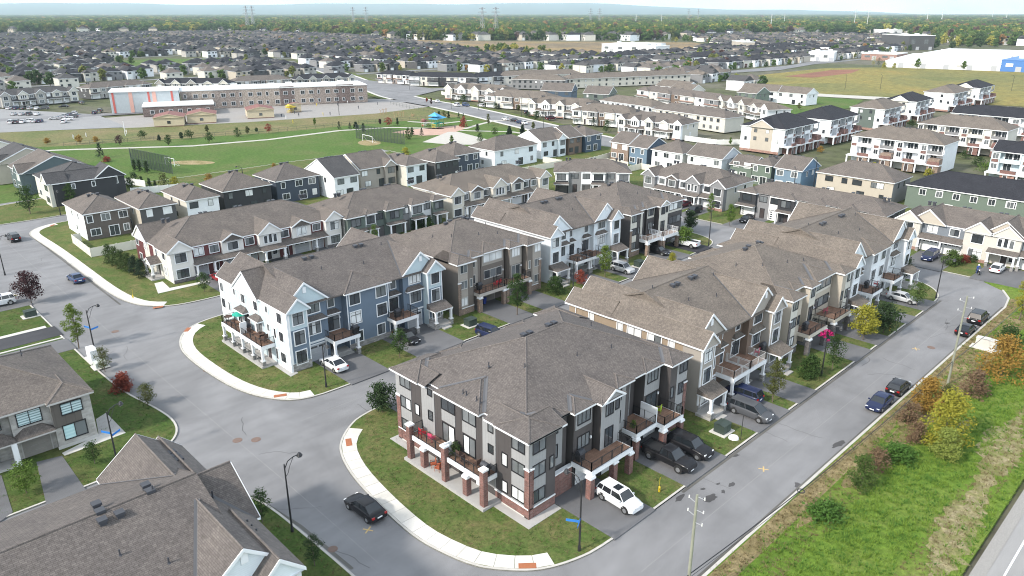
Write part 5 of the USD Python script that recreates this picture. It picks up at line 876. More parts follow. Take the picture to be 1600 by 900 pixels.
for i, (q, c, rf, lab) in enumerate((((0, 151, 122, 142), MIDGREY, SHG, 'grey roofed long row at the far left behind the school car park'), ((140, 139, 238, 131), DKGREY, SH1, 'brown roofed row behind the school hall'), ((242, 131, 356, 131), DKGREY, SH3, 'black roofed row behind the left half of the school'), ((366, 128, 455, 124), MIDGREY, SH1, 'brown roofed row behind the right half of the school'), ((462, 125, 556, 121), DKGREY, SH3, 'black roofed row behind the right end of the school'))):
    x, y, r_, W = between(*q); row2(lab, x, y, r_, W, 13, flat_ if i % 2 else gabs, pals(roof=rf, side=c, cr=LSTONE, wh=CREAM, gr=MIDGREY, dk=DKGREY, br=DKBROWN, base=DKGREY), 170 + i, 'rows behind the school')
# ------------------------------------------------------------------ the school
b = Bld('school', 'long two storey brick school with flat white roof and colour striped hall', 'school', 101, 334, -21.7, 90, 24, lo=True, seed=150)
SB = [brick('school_brick_tan', (0.38, 0.32, 0.27), 0.4, 0.2), brick('school_brick_dark', (0.16, 0.12, 0.11), 0.4, 0.2), brick('school_brick_mid', (0.29, 0.24, 0.21), 0.4, 0.2)]
ROOFW = plain('white_membrane', (0.66, 0.67, 0.66), 0.8, 0.06, 0.2); METAL = siding('ribbed_metal', (0.42, 0.46, 0.48), 0.6, True); RED = plain('red_panel', (0.5, 0.12, 0.1), 0.5, 0.05); PINK = plain('salmon_panel', (0.62, 0.36, 0.3), 0.5, 0.05)
b.wall(0, 90, 0, 24, 0, 8.5, SB[2]); b.bx('flat_roof', -0.2, 90.2, -0.2, 24.2, 8.5, 8.9, ROOFW)
rg = random.Random(3); a = 0
while a < 88:
    w = rg.choice([5, 7, 9]); w = min(w, 90 - a); k = rg.randrange(3); b.panel('F', 0, a, a + w, 0, 8.4 + (0.9 if k == 1 else 0), SB[k], 0.08); a += w
for i in range(21):
    a = 1.5 + i * 4.2
    for z in (1.2, 5.3): b.win('F', -0.1, a, a + (2.0 if i % 3 else 1.0), z, z + 1.6, 'w', 2 if i % 3 else 1, GLASS)
for i in range(9): b.bx('roof_unit', 6 + i * 9, 9 + i * 9, 8 + (i % 3) * 3, 11 + (i % 3) * 3, 8.9, 10.1, ROOFW)
b.bx('hall', -30, -0.5, -4, 16, 0, 9.4, METAL); b.bx('hall_roof', -30.3, -0.2, -4.3, 16.3, 9.4, 9.8, ROOFW)
for i, a in enumerate((-29, -22, -14, -12, -4)): b.panel('F', -4, a, a + (1.6 if i % 2 else 0.9), 0.2, 9.3, RED if i % 2 == 0 else PINK, 0.08, 'colour_strip')
for i, a in enumerate((0, 5, 9)): b.panel('L', -30, a, a + 1.4, 0.2, 9.3, PINK if i % 2 else RED, 0.08, 'colour_strip')
b.bx('annex', -16, 14, -22, -4.1, 0, 4.2, SB[1]); b.bx('annex_roof', -16.2, 14.2, -22.2, -4.0, 4.2, 4.6, ROOFW)
for i in range(7): b.win('F', -22, -13 + i * 3.9, -11.5 + i * 3.9, 1.2, 2.7, 'w', 2 if i % 2 else 1, GLASS)
PORTR = plain('red_brown_metal_roof', (0.2, 0.085, 0.07), 0.7, 0.15); PORTW = plain('portable_cream', (0.5, 0.43, 0.3), 0.7, 0.1)
for i, (u, v, rr, lab) in enumerate(((240, 199, -25, 'cream portable classroom with pale roof front, leftmost'), (292, 194, -25, 'cream portable classroom with red roof, second from the left'), (386, 186, -22, 'cream portable classroom with red roof, alone on the lawn'), (452, 176, -22, 'low red roofed shed in front of the school wall'))):
    x, y = P(u, v); p = Bld('portable_classroom', lab, 'portable classroom', x, y, rr, 12 if i < 3 else 6, 13 if i < 3 else 4, lo=True, seed=160 + i, z=0)
    W, D = p.W, p.D; p.wall(0.3, W - 0.3, 0.3, D - 0.3, 0.3, 3.6, PORTW); p.roof(0, W, 0, D, 3.7, 'y' , 'gg', 0.22, PORTR, PORTW, PORTW); p.win('F', 0.3, W / 2 - 0.6, W / 2 + 0.6, 1.2, 2.2, 'b', 2); p.door('L', 0.3, 2, 2.9, 0.3, 2.4, DOORM); p.bx('skirt', 0.4, W - 0.4, 0.4, D - 0.4, 0, 0.3, PORTR)
# ------------------------------------------------------------------ far away: subdivisions, woods, hills, pylons, sheds
def inside(poly, x, y, z=0):
    u, v, f = project(x, y, z); return f > 0 and poly.contains(Point(u, v))
ZONE = Polygon([(-80, 168), (-80, 50), (150, 49), (330, 50), (470, 54), (560, 57), (640, 70), (760, 86), (950, 90), (1075, 84), (1120, 70), (1060, 58), (1180, 55), (1400, 57), (1430, 66), (1400, 80), (1345, 92), (1290, 98), (1185, 113), (1125, 124), (1188, 131), (1180, 141), (1130, 139), (1050, 126), (1000, 117.5), (900, 113), (800, 111), (690, 113), (640, 112), (560, 117), (470, 120), (455, 121), (360, 124), (240, 126), (140, 132), (0, 146)])
HOLES = [Polygon([(170, 92), (265, 88), (410, 92), (402, 99), (320, 104), (170, 107)]), LineString([(405, 92), (455, 101), (500, 112)]).buffer(7), LineString([(1120, 116), (1250, 111), (1340, 94)]).buffer(4)]
def simple(name, label, group, W, D, c, roof, kind, gar, lp, seed):
    t = thing(name, label, 'house', (0, 0, -0.2), 0, group); rg = random.Random(seed); h = 5.6
    mb = MB(); mb.box(0.3 - W / 2, W / 2 - 0.3, -D / 2 + 0.3, D / 2 - 0.3, -0.3, h, bottom=False); mb.box(-W / 2 + 0.3, -W / 2 + 4.2, -D / 2 - 1.6, -D / 2 + 0.4, -0.3, h if lp else 3.0); mb.build('wall', c, t)
    def rf(mb, x0, x1, y0, y1, z, k, p):
        ax = 'x' if (x1 - x0) >= (y1 - y0) else 'y'
        if k == 'g' and ax == 'y' or k == 'f': ax = 'y'
        A0, A1, C0, C1 = (x0, x1, y0, y1) if ax == 'x' else (y0, y1, x0, x1); half = (C1 - C0) / 2; hh = half * p; cm = (C0 + C1) / 2; ins = half if k == 'h' else 0
        q = lambda a, cc, zz: (a, cc, zz) if ax == 'x' else (cc, a, zz)
        mb.poly(q(A0, C0, z), q(A1, C0, z), q(A1 - ins, cm, z + hh), q(A0 + ins, cm, z + hh)); mb.poly(q(A1, C1, z), q(A0, C1, z), q(A0 + ins, cm, z + hh), q(A1 - ins, cm, z + hh))
        mb.poly(q(A0, C1, z), q(A0, C0, z), q(A0 + ins, cm, z + hh)); mb.poly(q(A1, C0, z), q(A1, C1, z), q(A1 - ins, cm, z + hh)); return z + hh
    mb = MB(); rf(mb, -W / 2, W / 2, -D / 2, D / 2, h, kind, 0.5); rf(mb, -W / 2 - 0.1, -W / 2 + 4.6, -D / 2 - 2.0, -D / 2 + 4, h + 0.02 if lp else 3.0, 'f' if lp else 'h', 0.7); mb.build('roof', roof, t)
    fz = MB(); fz.box(-W / 2, W / 2, -D / 2, -D / 2 + 0.08, h - 0.2, h); fz.box(-W / 2, W / 2, D / 2 - 0.08, D / 2, h - 0.2, h); fz.box(-W / 2, -W / 2 + 0.08, -D / 2, D / 2, h - 0.2, h - 0.004); fz.box(W / 2 - 0.08, W / 2, -D / 2, D / 2, h - 0.2, h - 0.004); fz.build('fascia', WHITE, t)
    def w(x0, x1, y, z0, z1, d, name='window', m=None):
        mb = MB(); mb.box(x0, x1, y, y + d, z0, z1); mb.build(name, m or GLASS, t)
    for x in (0.6, W / 2 - 1.9): w(x, x + 1.5, -D / 2 + 0.3, 3.6, 4.9, -0.06)
    w(-W / 2 + 1.2, -W / 2 + 3.2, -D / 2 - 1.6, 3.6, 4.8, -0.06) if lp else None
    w(-W / 2 + 0.8, -W / 2 + 3.7, -D / 2 - 1.6, -0.1, 2.1, -0.06, 'garage_door', gar); w(0.4, 1.3, -D / 2 + 0.3, -0.1, 2.0, -0.06, 'door', DOORM)
    for x in (-W / 2 + 1.2, 0.3, W / 2 - 2.2): w(x, x + 1.3, D / 2 - 0.3, 3.6, 4.8, 0.06)
    w(-1, 1, D / 2 - 0.3, 0.1, 2.2, 0.06, 'patio_door'); w(W / 2 - 2.2, W / 2 - 1, D / 2 - 0.3, 1.0, 2.2, 0.06)
    return t
FC = [('white walled house with a black hipped roof in the far subdivision', WHITES, SH3, 'h', GDOOR['white'], True), ('grey walled house with a black hipped roof in the far subdivision', MIDGREY, SH3, 'h', GDOOR['white'], False), ('cream walled house with a charcoal hipped roof in the far subdivision', CREAM, SHG, 'h', GDOOR['grey'], True),
      ('dark walled house with a black roof in the far subdivision', DKGREY, SH3, 'h', GDOOR['white'], True), ('cream house with a brown hipped roof in the far subdivision', CREAM, SH1, 'h', GDOOR['white'], False), ('white house with a grey gabled roof in the far subdivision', WHITES, SHG, 'g', GDOOR['dark'], True), ('tan house with a charcoal roof in the far subdivision', BEIGE, SHG, 'h', GDOOR['white'], True), ('pale stone house with a black gabled front in the far subdivision', LSTONE, SH3, 'h', GDOOR['white'], True)]
TANZ = Polygon([(960, 111), (1200, 111), (1210, 145), (960, 145)])
FC += [('cream gabled house with a tan roof in the far subdivision', CREAM, SH4, 'g', GDOOR['white'], True), ('grey house with a tan roof in the far subdivision', MIDGREY, SH4, 'h', GDOOR['white'], True)]
rg = random.Random(77); spots = []
for j, yy in enumerate(np.arange(120, 2600, 30.0)):
    face = 0 if j % 2 == 0 else 180
    y = yy + (6 if j % 2 == 0 else -6)
    for xx in np.arange(-1500, 2400, 13.2):
        if (int(xx // 13.2)) % 13 == 0: continue
        x = xx + rg.uniform(-0.8, 0.8); y2 = y + 5 * math.sin(xx / 160 + j) + rg.uniform(-1, 1); d = math.hypot(x - CX, y2 - CY)
        if d > 1900 or d < 300 or (y2 < 296 and not inside(TANZ, x, y2)) or not inside(ZONE, x, y2) or any(inside(h, x, y2) for h in HOLES) or rg.random() < 0.05: continue
        spots.append((d, x, y2, face + rg.choice([0, 0, 0, 90 if rg.random() < 0.15 else 0]), rg.choices(range(8), [4, 4, 4, 4, 2, 2, 3, 4])[0] if (x + y2 < 1400 or x < 500) and not inside(TANZ, x, y2) else rg.choice([4, 5, 4, 8, 9]) if inside(TANZ, x, y2) else rg.choice([2, 4, 4, 5, 6, 0])))
spots.sort()
protos = {}
def where(x, y):
    u, v, f = project(x, y, 0)
    h = 'at the far left edge' if u < 170 else 'behind the coloured school hall' if u < 330 else 'behind the school roof' if u < 480 else 'left of the roundabout' if u < 640 else 'beyond the roundabout' if u < 800 else 'beyond the tan roofed rows' if u < 1000 else 'beyond the small park'
    return h + (', nearest rows' if v > 112 else ', middle rows' if v > 101 else ', back rows')
for d, x, y, r, k in spots[:290]:
    lab = FC[k][0].replace('in the far subdivision', where(x, y)); gp = lab.replace('house', 'houses', 1)
    if k not in protos:
        _, c, rf_, kd, gr, lp = FC[k]; protos[k] = simple('suburban_house', lab, gp, 11.8, 12.5, c, rf_, kd, gr, lp, k)
        protos[k].GetAttribute('xformOp:translate').Set(Gf.Vec3d(x, y, -0.2)); protos[k].GetAttribute('xformOp:rotateZ').Set(float(r))
    else: dup(protos[k], (x, y, -0.2), r, lab, None, gp)
def instancer(name, label, cat, makers, pts, idx, rots, scales):
    pi = UsdGeom.PointInstancer.Define(stage, '/World/' + name); tag(pi.GetPrim(), label, cat, kind='stuff'); rel = pi.CreatePrototypesRel()
    for i, mk in enumerate(makers):
        pr = UsdGeom.Xform.Define(stage, f'/World/{name}/{mk[0]}_{i:03d}' if i else f'/World/{name}/{mk[0]}').GetPrim(); mk[1](pr); rel.AddTarget(pr.GetPath())
    pi.CreatePositionsAttr(Vt.Vec3fArray.FromNumpy(np.asarray(pts, np.float32))); pi.CreateProtoIndicesAttr(Vt.IntArray.FromNumpy(np.asarray(idx, np.int32)))
    a = np.radians(np.asarray(rots, float)) / 2; q = [Gf.Quath(float(math.cos(v)), 0, 0, float(math.sin(v))) for v in a]; pi.CreateOrientationsAttr(Vt.QuathArray(q)); pi.CreateScalesAttr(Vt.Vec3fArray.FromNumpy(np.asarray(scales, np.float32)))
    return pi
def far_house_maker(k):
    lab, c, rf_, kd, gr, lp = FC[k]
    def mk(pr):
        W, D, h = 11.8, 12.5, 5.6
        mb = MB(); mb.box(0.3 - W / 2, W / 2 - 0.3, -D / 2 + 0.3, D / 2 - 0.3, -0.3, h, bottom=False); mb.box(-W / 2 + .3, -W / 2 + 4.2, -D / 2 - 1.6, -D / 2 + .4, -0.3, h - 0.1); mb.build('wall', c, pr)
        mb = MB(); a, b_, hh = W / 2, D / 2, h + 2.9
        if kd == 'h': e = 0.35; mb.poly((-a, -b_, h), (a, -b_, h), (e, 0, hh), (-e, 0, hh)); mb.poly((a, b_, h), (-a, b_, h), (-e, 0, hh), (e, 0, hh)); mb.poly((-a, b_, h), (-a, -b_, h), (-e, 0, hh)); mb.poly((a, -b_, h), (a, b_, h), (e, 0, hh))
        else: mb.poly((-a, -b_, h), (a, -b_, h), (a, 0, hh), (-a, 0, hh)); mb.poly((a, b_, h), (-a, b_, h), (-a, 0, hh), (a, 0, hh)); mb.poly((-a, b_, h), (-a, -b_, h), (-a, 0, hh)); mb.poly((a, -b_, h), (a, b_, h), (a, 0, hh))
        mb.poly((-a, -b_ - 2, h), (-a + 2.3, -b_ - 2, h + 1.8), (-a + 2.3, 0, h + 1.8), (-a, 0, h)); mb.poly((-a + 2.3, -b_ - 2, h + 1.8), (-a + 4.6, -b_ - 2, h), (-a + 4.6, 0, h), (-a + 2.3, 0, h + 1.8)); mb.build('roof', rf_, pr)
        mb = MB()
        for x0, x1, y0, d_, z0, z1 in ((0.6, 2.1, -b_ + .3, -.07, 3.5, 4.9), (3.6, 5.1, -b_ + .3, -.07, 3.5, 4.9), (-4.8, -2.6, -b_ - 1.6, -.07, 3.5, 4.9), (1, 3, -b_ + .3, -.07, 0.3, 2.2), (-4.5, -3, b_ - .3, .07, 3.5, 4.9), (-1, 1, b_ - .3, .07, 3.5, 4.9), (3, 4.6, b_ - .3, .07, 3.5, 4.9), (-1, 1.5, b_ - .3, .07, 0.2, 2.2)): mb.box(x0, x1, y0, y0 + d_, z0, z1)
        mb.build('window', GLASS, pr)
        mb = MB(); mb.box(-5.1, -2.2, -b_ - 1.66, -b_ - 1.5, 0, 2.2); mb.build('garage_door', gr, pr)
    return mk
# streets between the far rows
for j, yy in enumerate(np.arange(300, 1500, 60.0)):
    pts = [(x, yy - 15 + 5 * math.sin(x / 160 + j * 2)) for x in np.arange(-900, 1300, 25) if inside(ZONE, x, yy - 15)]
    runs, cur = [], []
    for p in pts:
        if cur and p[0] - cur[-1][0] > 30: runs.append(cur); cur = []
        cur.append(p)
    runs.append(cur)
    for r_ in runs:
        if len(r_) > 3: sheet(LineString(r_).buffer(4.2, cap_style=2), -0.22, 'far_street', ROAD)

def leaf_cloud(n, centres, radius, leaf, rs, squash=1.0, up=0.3):
    """Many small leaf faces gathered round twig ends."""
    c = centres[rs.integers(0, len(centres), n)]; d = rs.normal(size=(n, 3)); d /= np.linalg.norm(d, axis=1)[:, None]
    p = c + d * (radius * rs.random(n) ** 0.45)[:, None] * [1, 1, squash]
    a = rs.normal(size=(n, 3)); a[:, 2] *= 0.6; a /= np.linalg.norm(a, axis=1)[:, None]; b = np.cross(a, d + rs.normal(size=(n, 3)) * 0.7 + [0, 0, up]); b /= np.linalg.norm(b, axis=1)[:, None] + 1e-9
    s = leaf * rs.uniform(0.6, 1.3, n)[:, None]; bend = np.cross(a, b) * s * 0.25
    v = np.stack([p - a * s, p + b * s * 0.55 + bend, p + a * s, p - b * s * 0.55 + bend], 1).reshape(-1, 3)
    i = np.arange(n)[:, None] * 4; f = np.concatenate([i + [0, 1, 2], i + [0, 2, 3]], 0)
    return v, f
LEAF = {'green': leafy('leaf_green', (0.035, 0.07, 0.014), (0.06, 0.105, 0.022), (0.095, 0.14, 0.035)), 'lime': leafy('leaf_lime', (0.09, 0.15, 0.022), (0.14, 0.2, 0.035), (0.2, 0.25, 0.05)), 'dark': leafy('leaf_dark', (0.03, 0.056, 0.018), (0.05, 0.082, 0.026), (0.08, 0.115, 0.036)),
        'gold': leafy('leaf_gold', (0.26, 0.25, 0.03), (0.4, 0.32, 0.035), (0.52, 0.36, 0.045)), 'orange': leafy('leaf_orange', (0.28, 0.17, 0.035), (0.44, 0.22, 0.04), (0.55, 0.3, 0.06)), 'red': leafy('leaf_red', (0.22, 0.05, 0.03), (0.38, 0.09, 0.05), (0.48, 0.18, 0.08)),
        'plum': leafy('leaf_plum', (0.05, 0.02, 0.022), (0.085, 0.032, 0.03), (0.09, 0.075, 0.03)), 'mixed': leafy('leaf_mixed', (0.06, 0.1, 0.02), (0.12, 0.14, 0.03), (0.3, 0.17, 0.03)), 'olive': leafy('leaf_olive', (0.08, 0.09, 0.025), (0.13, 0.13, 0.035), (0.19, 0.16, 0.05)), 'dry': leafy('leaf_dry', (0.17, 0.11, 0.065), (0.24, 0.17, 0.095), (0.3, 0.2, 0.12)), 'pale': leafy('leaf_pale', (0.2, 0.24, 0.05), (0.3, 0.32, 0.09), (0.42, 0.42, 0.16)), 'fir': leafy('leaf_fir', (0.016, 0.034, 0.016), (0.026, 0.05, 0.022), (0.042, 0.07, 0.03)), 'autumn': leafy('leaf_autumn', (0.11, 0.16, 0.022), (0.22, 0.22, 0.03), (0.4, 0.25, 0.03)), 'weed': leafy('leaf_weed', (0.06, 0.13, 0.02), (0.09, 0.17, 0.028), (0.13, 0.2, 0.04)), 'cedar': leafy('leaf_cedar', (0.045, 0.075, 0.018), (0.075, 0.11, 0.022), (0.12, 0.145, 0.03))}
BARK = plain('bark', (0.12, 0.095, 0.075), 0.9, 0.3, 6)
def grow(kind, h, w, n, leaf, rs):
    """Trunk mesh and leaf faces of one tree h metres tall and w wide."""
    tb = MB(); t0 = h * (0.02 if kind in ('bush', 'cedar') else 0.1 if kind == 'fir' else 0.24); r = max(0.035, h * 0.011)
    top = h * 0.9; lean = rs.normal(size=2) * h * 0.012; tb.bar((0, 0, -0.2), (lean[0], lean[1], h * 0.45), r * 1.3, r * 0.8, 7); tb.bar((lean[0], lean[1], h * 0.45), (0, 0, top), r * 0.8, r * 0.2, 6)
    C = []; m = {'fir': 46, 'cedar': 36}.get(kind, 40)
    for i in range(m):
        q = (i + 0.5) / m; ang = i * 2.399 + rs.uniform(-.4, .4)
        z = t0 + (h - t0) * q
        if kind == 'fir': R = w / 2 * (1 - q) ** 0.9 + 0.04
        elif kind == 'cedar': R = w / 2 * (1 - q ** 2.5) * 0.95 + 0.04
        elif kind == 'column': R = w / 2 * math.sin(math.pi * min(1, q * 0.9 + 0.12)) ** 0.7
        elif kind == 'bush': R = w / 2 * math.cos(q * 1.45) ** 0.6
        else: R = w / 2 * math.sin(math.pi * min(0.97, 0.08 + q * 0.9)) ** 0.6
        R *= rs.uniform(0.55, 1.05) if i % 3 else rs.uniform(0.1, 0.5); C.append((R * math.cos(ang), R * math.sin(ang), min(z + rs.uniform(-.04, .04) * h, h * 0.97)))
        if i % 3 == 0 and kind not in ('fir', 'cedar'):
            zb = max(0.05 * h, z - R * 0.8 - 0.1 * h); tb.bar((0, 0, zb), C[-1], r * 0.35, r * 0.12, 4)
        elif i % 4 == 1: tb.bar((0, 0, max(0.1, z - R * 0.6)), C[-1], r * 0.3, r * 0.1, 4)
    rad = w * (0.17 if kind in ('fir', 'column') else 0.19) + 0.06
    return tb, leaf_cloud(n, np.array(C), rad, leaf, rs, 0.85)
TREES = {}
def tree(kind, col, label, loc, h, w, n=1500, group=None, cat=None, rz=None, leaf=None):
    name = {'fir': 'fir_tree', 'cedar': 'cedar', 'bush': 'bush'}.get(kind, 'street_tree'); key = (kind, col, round(h / w, 0), n); rs = np.random.default_rng(abs(hash(str(key) + 'x')) % 1000 if False else sum(map(ord, str(key))))
    cat = cat or {'fir': 'conifer', 'cedar': 'conifer', 'bush': 'bush'}.get(kind, 'tree'); rz = (loc[0] * 37 + loc[1] * 11) % 360 if rz is None else rz
    if key in TREES:
        src, h0, w0 = TREES[key]; return dup(src, loc, rz, label, cat, group, (w / w0, w / w0, h / h0))
    t = thing(name, label, cat, loc, rz, group, (1, 1, 1)); tb, (v, f) = grow(kind, h, w, n, leaf or max(0.055, min(0.16, w * 0.045)), rs)
    tb.build('trunk', BARK, t); put((v, f), 'crown', LEAF[col], t); TREES[key] = (t, h, w); return t
# woods: leafy clumps in autumn colours, from the edge of the subdivision to the horizon
WLEAF = {k: leafy('wood_' + k, mulc(a, 1.7), mulc(b_, 1.8), mulc(c, 1.9)) for k, (a, b_, c) in dict(dark=((0.035, 0.06, 0.02), (0.05, 0.08, 0.03), (0.075, 0.1, 0.035)), green=((0.05, 0.085, 0.02), (0.075, 0.115, 0.03), (0.11, 0.15, 0.04)), olive=((0.1, 0.11, 0.03), (0.15, 0.15, 0.045), (0.2, 0.18, 0.06)), mixed=((0.07, 0.1, 0.025), (0.14, 0.15, 0.04), (0.26, 0.17, 0.05)), plum=((0.07, 0.04, 0.035), (0.1, 0.06, 0.045), (0.13, 0.1, 0.05)), gold=((0.2, 0.19, 0.04), (0.28, 0.25, 0.05), (0.36, 0.3, 0.07)), orange=((0.18, 0.1, 0.035), (0.27, 0.15, 0.045), (0.34, 0.2, 0.06))).items()}
def clump_maker(col, seed, far=True):
    def mk(pr):
        rs = np.random.default_rng(seed); C = []
        for i in range(26):
            q = rs.random() ** 0.8; R = 5.2 * math.sin(math.pi * (0.12 + 0.83 * q)) ** 0.6 * rs.uniform(0.4, 1.05); a = rs.uniform(0, 6.28); C.append((R * math.cos(a), R * math.sin(a), 2.0 + 11.5 * q))
        v, f = leaf_cloud(420, np.array(C), 2.0, 1.35, rs, 0.9, 0.8); put((v, f), 'crown', WLEAF[col], pr)
        mb = MB(); mb.bar((0, 0, -0.5), (0, 0, 9), 0.35, 0.12, 5); mb.build('trunk', BARK, pr)
    return mk
WCOL = ['dark', 'green', 'olive', 'dark', 'mixed', 'green', 'plum', 'gold', 'orange']
WW = [3.5, 4.5, 5, 3, 2.4, 4, 0.8, 1.3, 0.7]
WOOD = Polygon([(-120, 52), (100, 51), (330, 51), (480, 55), (560, 60), (640, 62), (800, 65), (960, 66), (1060, 60), (1180, 54), (1400, 52), (1480, 66), (1560, 78), (1720, 78), (1720, 21.2), (-120, 21.2)])
rs = np.random.default_rng(9); pts, idx, rot, scl = [], [], [], []
WH = []; r = 1350.0
while r < 15000:
    s = max(9.5, 0.0074 * r); n = int(1.62 * r / s)
    az = HEAD + (np.arange(n) / n - 0.5) * 1.5 + rs.uniform(-.4, .4, n) * s / r
    for a in az:
        rr = r + rs.uniform(-.5, .5) * s; x, y = CX + rr * math.sin(a), CY + rr * math.cos(a)
        if not inside(WOOD, x, y, 0): continue
        if rs.random() < (0.16 if rr < 3600 else 0.05):
            if rr < 6000: WH.append((x, y))
            continue
        k = rs.choice(len(WCOL), p=np.array(WW) / sum(WW)); z = max(0.8, s / 9.5); pts.append((x, y, -0.4)); idx.append(k); rot.append(rs.uniform(0, 360)); h = rs.uniform(0.7, 1.25); scl.append((z * rs.uniform(.85, 1.2), z * rs.uniform(.85, 1.2), h * min(z, 1.25)))
    r += s
instancer('woods', 'belt of woods in autumn colours below the blue hills', 'trees', [('wood_tree', clump_maker(c, 200 + i)) for i, c in enumerate(WCOL)], pts, idx, rot, scl)
WR = random.Random(31)
rest = spots[290:] + [(0, x, y, WR.uniform(0, 360), WR.choice([0, 2, 4, 5, 6])) for x, y in WH]
instancer('far_subdivision', 'mass of dark roofed houses stretching to the woods', 'houses', [('far_house', far_house_maker(k)) for k in range(10)], [(x, y, -0.25) for d, x, y, r, k in rest], [k for d, x, y, r, k in rest], [r for d, x, y, r, k in rest], [(1, 1, WR.uniform(0.92, 1.12)) if q[0] else (1.6, 1.6, 1.7) for q in rest])
# garden trees scattered between the far houses and along the field edges
pts, idx, rot, scl = [], [], [], []
for d, x, y, r_, k in spots * 2:
    if rs.random() < (0.62 if d < 900 else 0.42):
        pts.append((x + rs.uniform(-7, 7), y + rs.choice([-12, 12]) + rs.uniform(-3, 3), -0.3)); idx.append(rs.choice(len(WCOL), p=np.array(WW) / sum(WW))); rot.append(rs.uniform(0, 360)); q = rs.uniform(0.26, 0.6); scl.append((q, q, q * rs.uniform(.85, 1.2)))
for (u, v, n, du, dv, sc) in ((775, 80, 26, 30, 4, .55), (830, 83, 22, 30, 4, .5), (700, 78, 20, 30, 5, .5), (1500, 70, 40, 60, 5, .9), (1420, 74, 16, 30, 4, .7), (60, 108, 14, 30, 4, .45), (190, 98, 8, 20, 3, .4), (580, 88, 10, 20, 4, .6), (1560, 60, 30, 60, 6, .8), (1250, 66, 18, 60, 3, .5), (350, 86, 12, 40, 3, .4), (1085, 62, 24, 50, 4, .6)):
    for i in range(n): x, y = P(u + rs.uniform(-1, 1) * du, v + rs.uniform(-1, 1) * dv); pts.append((x, y, -.3)); idx.append(rs.choice([0, 1, 2, 4, 5, 7])); rot.append(rs.uniform(0, 360)); q = sc * rs.uniform(.7, 1.2); scl.append((q, q, q))
instancer('garden_trees', 'small garden trees scattered between the far houses', 'trees', [('garden_tree', clump_maker(c, 300 + i)) for i, c in enumerate(WCOL)], pts, idx, rot, scl)
# hills on the horizon
az = np.radians(np.linspace(-48, 48, 240)) + HEAD; mb = MB(); prev = None
def ridge(t): return 44 + 20000 / FPX * (9.5 * (1 / (1 + math.exp((t - 0.14) / 0.035))) + 2.6 + 1.3 * math.sin(t * 9 + 1) + 0.8 * math.sin(t * 31) + 0.35 * math.sin(t * 77 + 2) - 3.2 * (t > 0.3) * min(1, (t - 0.3) / 0.1))
V = []; RR = (13500, 16500, 20000, 22500)
for a in az:
    t = math.tan(a - HEAD) * 0.7; h = ridge(t)
    for rr, q in zip(RR, (0.0, 0.45, 1.0, 0.6)): V.append((CX + rr * math.sin(a), CY + rr * math.cos(a), -0.4 if q == 0 else -0.4 + h * q * (1 if q == 1 else 1 + 0.12 * math.sin(a * 60))))
n = len(RR); F = [(i * n + j, (i + 1) * n + j, (i + 1) * n + j + 1, i * n + j + 1) for i in range(len(az) - 1) for j in range(n - 1)]
tag(put((np.array(V), np.array(F)), 'hills', HILL, smooth=True), kind='structure')
# pylons and steel poles
def pylon(u, vb, vt, label):
    x, y = P(u, vb); h = min(62, rise(u, vb, vt, 0)); t = thing('lattice_pylon', label, 'pylon', (x, y, 0), 45 - 44, 'lattice pylons on the skyline'); mb = MB(); w = 4.2; th = 0.38
    for sx in (-1, 1):
        for sy in (-1, 1): mb.bar((sx * w, sy * w, 0), (sx * 0.7, sy * 0.7, h), th, th * 0.7, 4)
    for i in range(8):
        a, b_ = h * i / 8, h * (i + 1) / 8; wa, wb = w + (0.7 - w) * i / 8, w + (0.7 - w) * (i + 1) / 8
        for sg in (-1, 1): mb.bar((-wa, sg * wa, a), (wb, sg * wb, b_), th * .6, th * .6, 4); mb.bar((sg * wa, -wa, a), (sg * wb, wb, b_), th * .6, th * .6, 4)
    mb.build('mast', GREY, t)
    for z, l in ((0.72, 9), (0.84, 8), (0.95, 6)): mb = MB(); mb.bar((-l * .7, l * .7, h * z), (l * .7, -l * .7, h * z), th, th, 4); mb.bar((-l * .7, l * .7, h * z), (0, 0, h * z + 2), th * .5, th * .5, 4); mb.bar((l * .7, -l * .7, h * z), (0, 0, h * z + 2), th * .5, th * .5, 4); mb.build('crossarm', GREY, t)
for i, (u, vb, vt) in enumerate(((388, 50, 8), (397, 50, 8), (553, 45, 3), (573, 45, 3), (754, 60, 11), (775, 60, 11), (922, 42, 13), (936, 42, 13), (1075, 36, 12), (1090, 36, 12))): pylon(u, vb, vt, f"lattice pylon above the woods, {['leftmost', 'second', 'third', 'fourth', 'fifth', 'sixth', 'seventh', 'eighth', 'ninth', 'rightmost'][i]} from the left")
def steel(u, vb, vt, label):
    x, y = P(u, vb); h = min(70, rise(u, vb, vt, 0)); t = thing('steel_pole', label, 'power pole', (x, y, 0), 0, 'white steel power poles'); r_ = 0.9 if vb > 40 else 1.4
    mb = MB(); mb.bar((0, 0, 0), (0, 0, h), r_, r_ * 0.5, 8); mb.build('mast', plain('galvanised_steel', (0.62, 0.63, 0.62), 0.5), t)
    for z, l in ((0.68, 5), (0.8, 4.5), (0.92, 4)): mb = MB(); mb.bar((-l, l, h * z), (l, -l, h * z), 0.3, 0.2, 5); mb.build('crossarm', GREY, t)
for i, (u, vb, vt) in enumerate(((993, 44, 22), (1033, 42, 22), (1203, 52, 22), (1224, 43, 20), (1333, 49, 14), (1353, 49, 14), (1447, 39, 12), (1470, 38, 10), (1549, 34, 8), (1571, 34, 8))): steel(u, vb, vt, f"white steel pole in front of the woods, {['first', 'second', 'third', 'fourth', 'fifth', 'sixth', 'seventh', 'eighth', 'ninth', 'last'][i]} from the left")
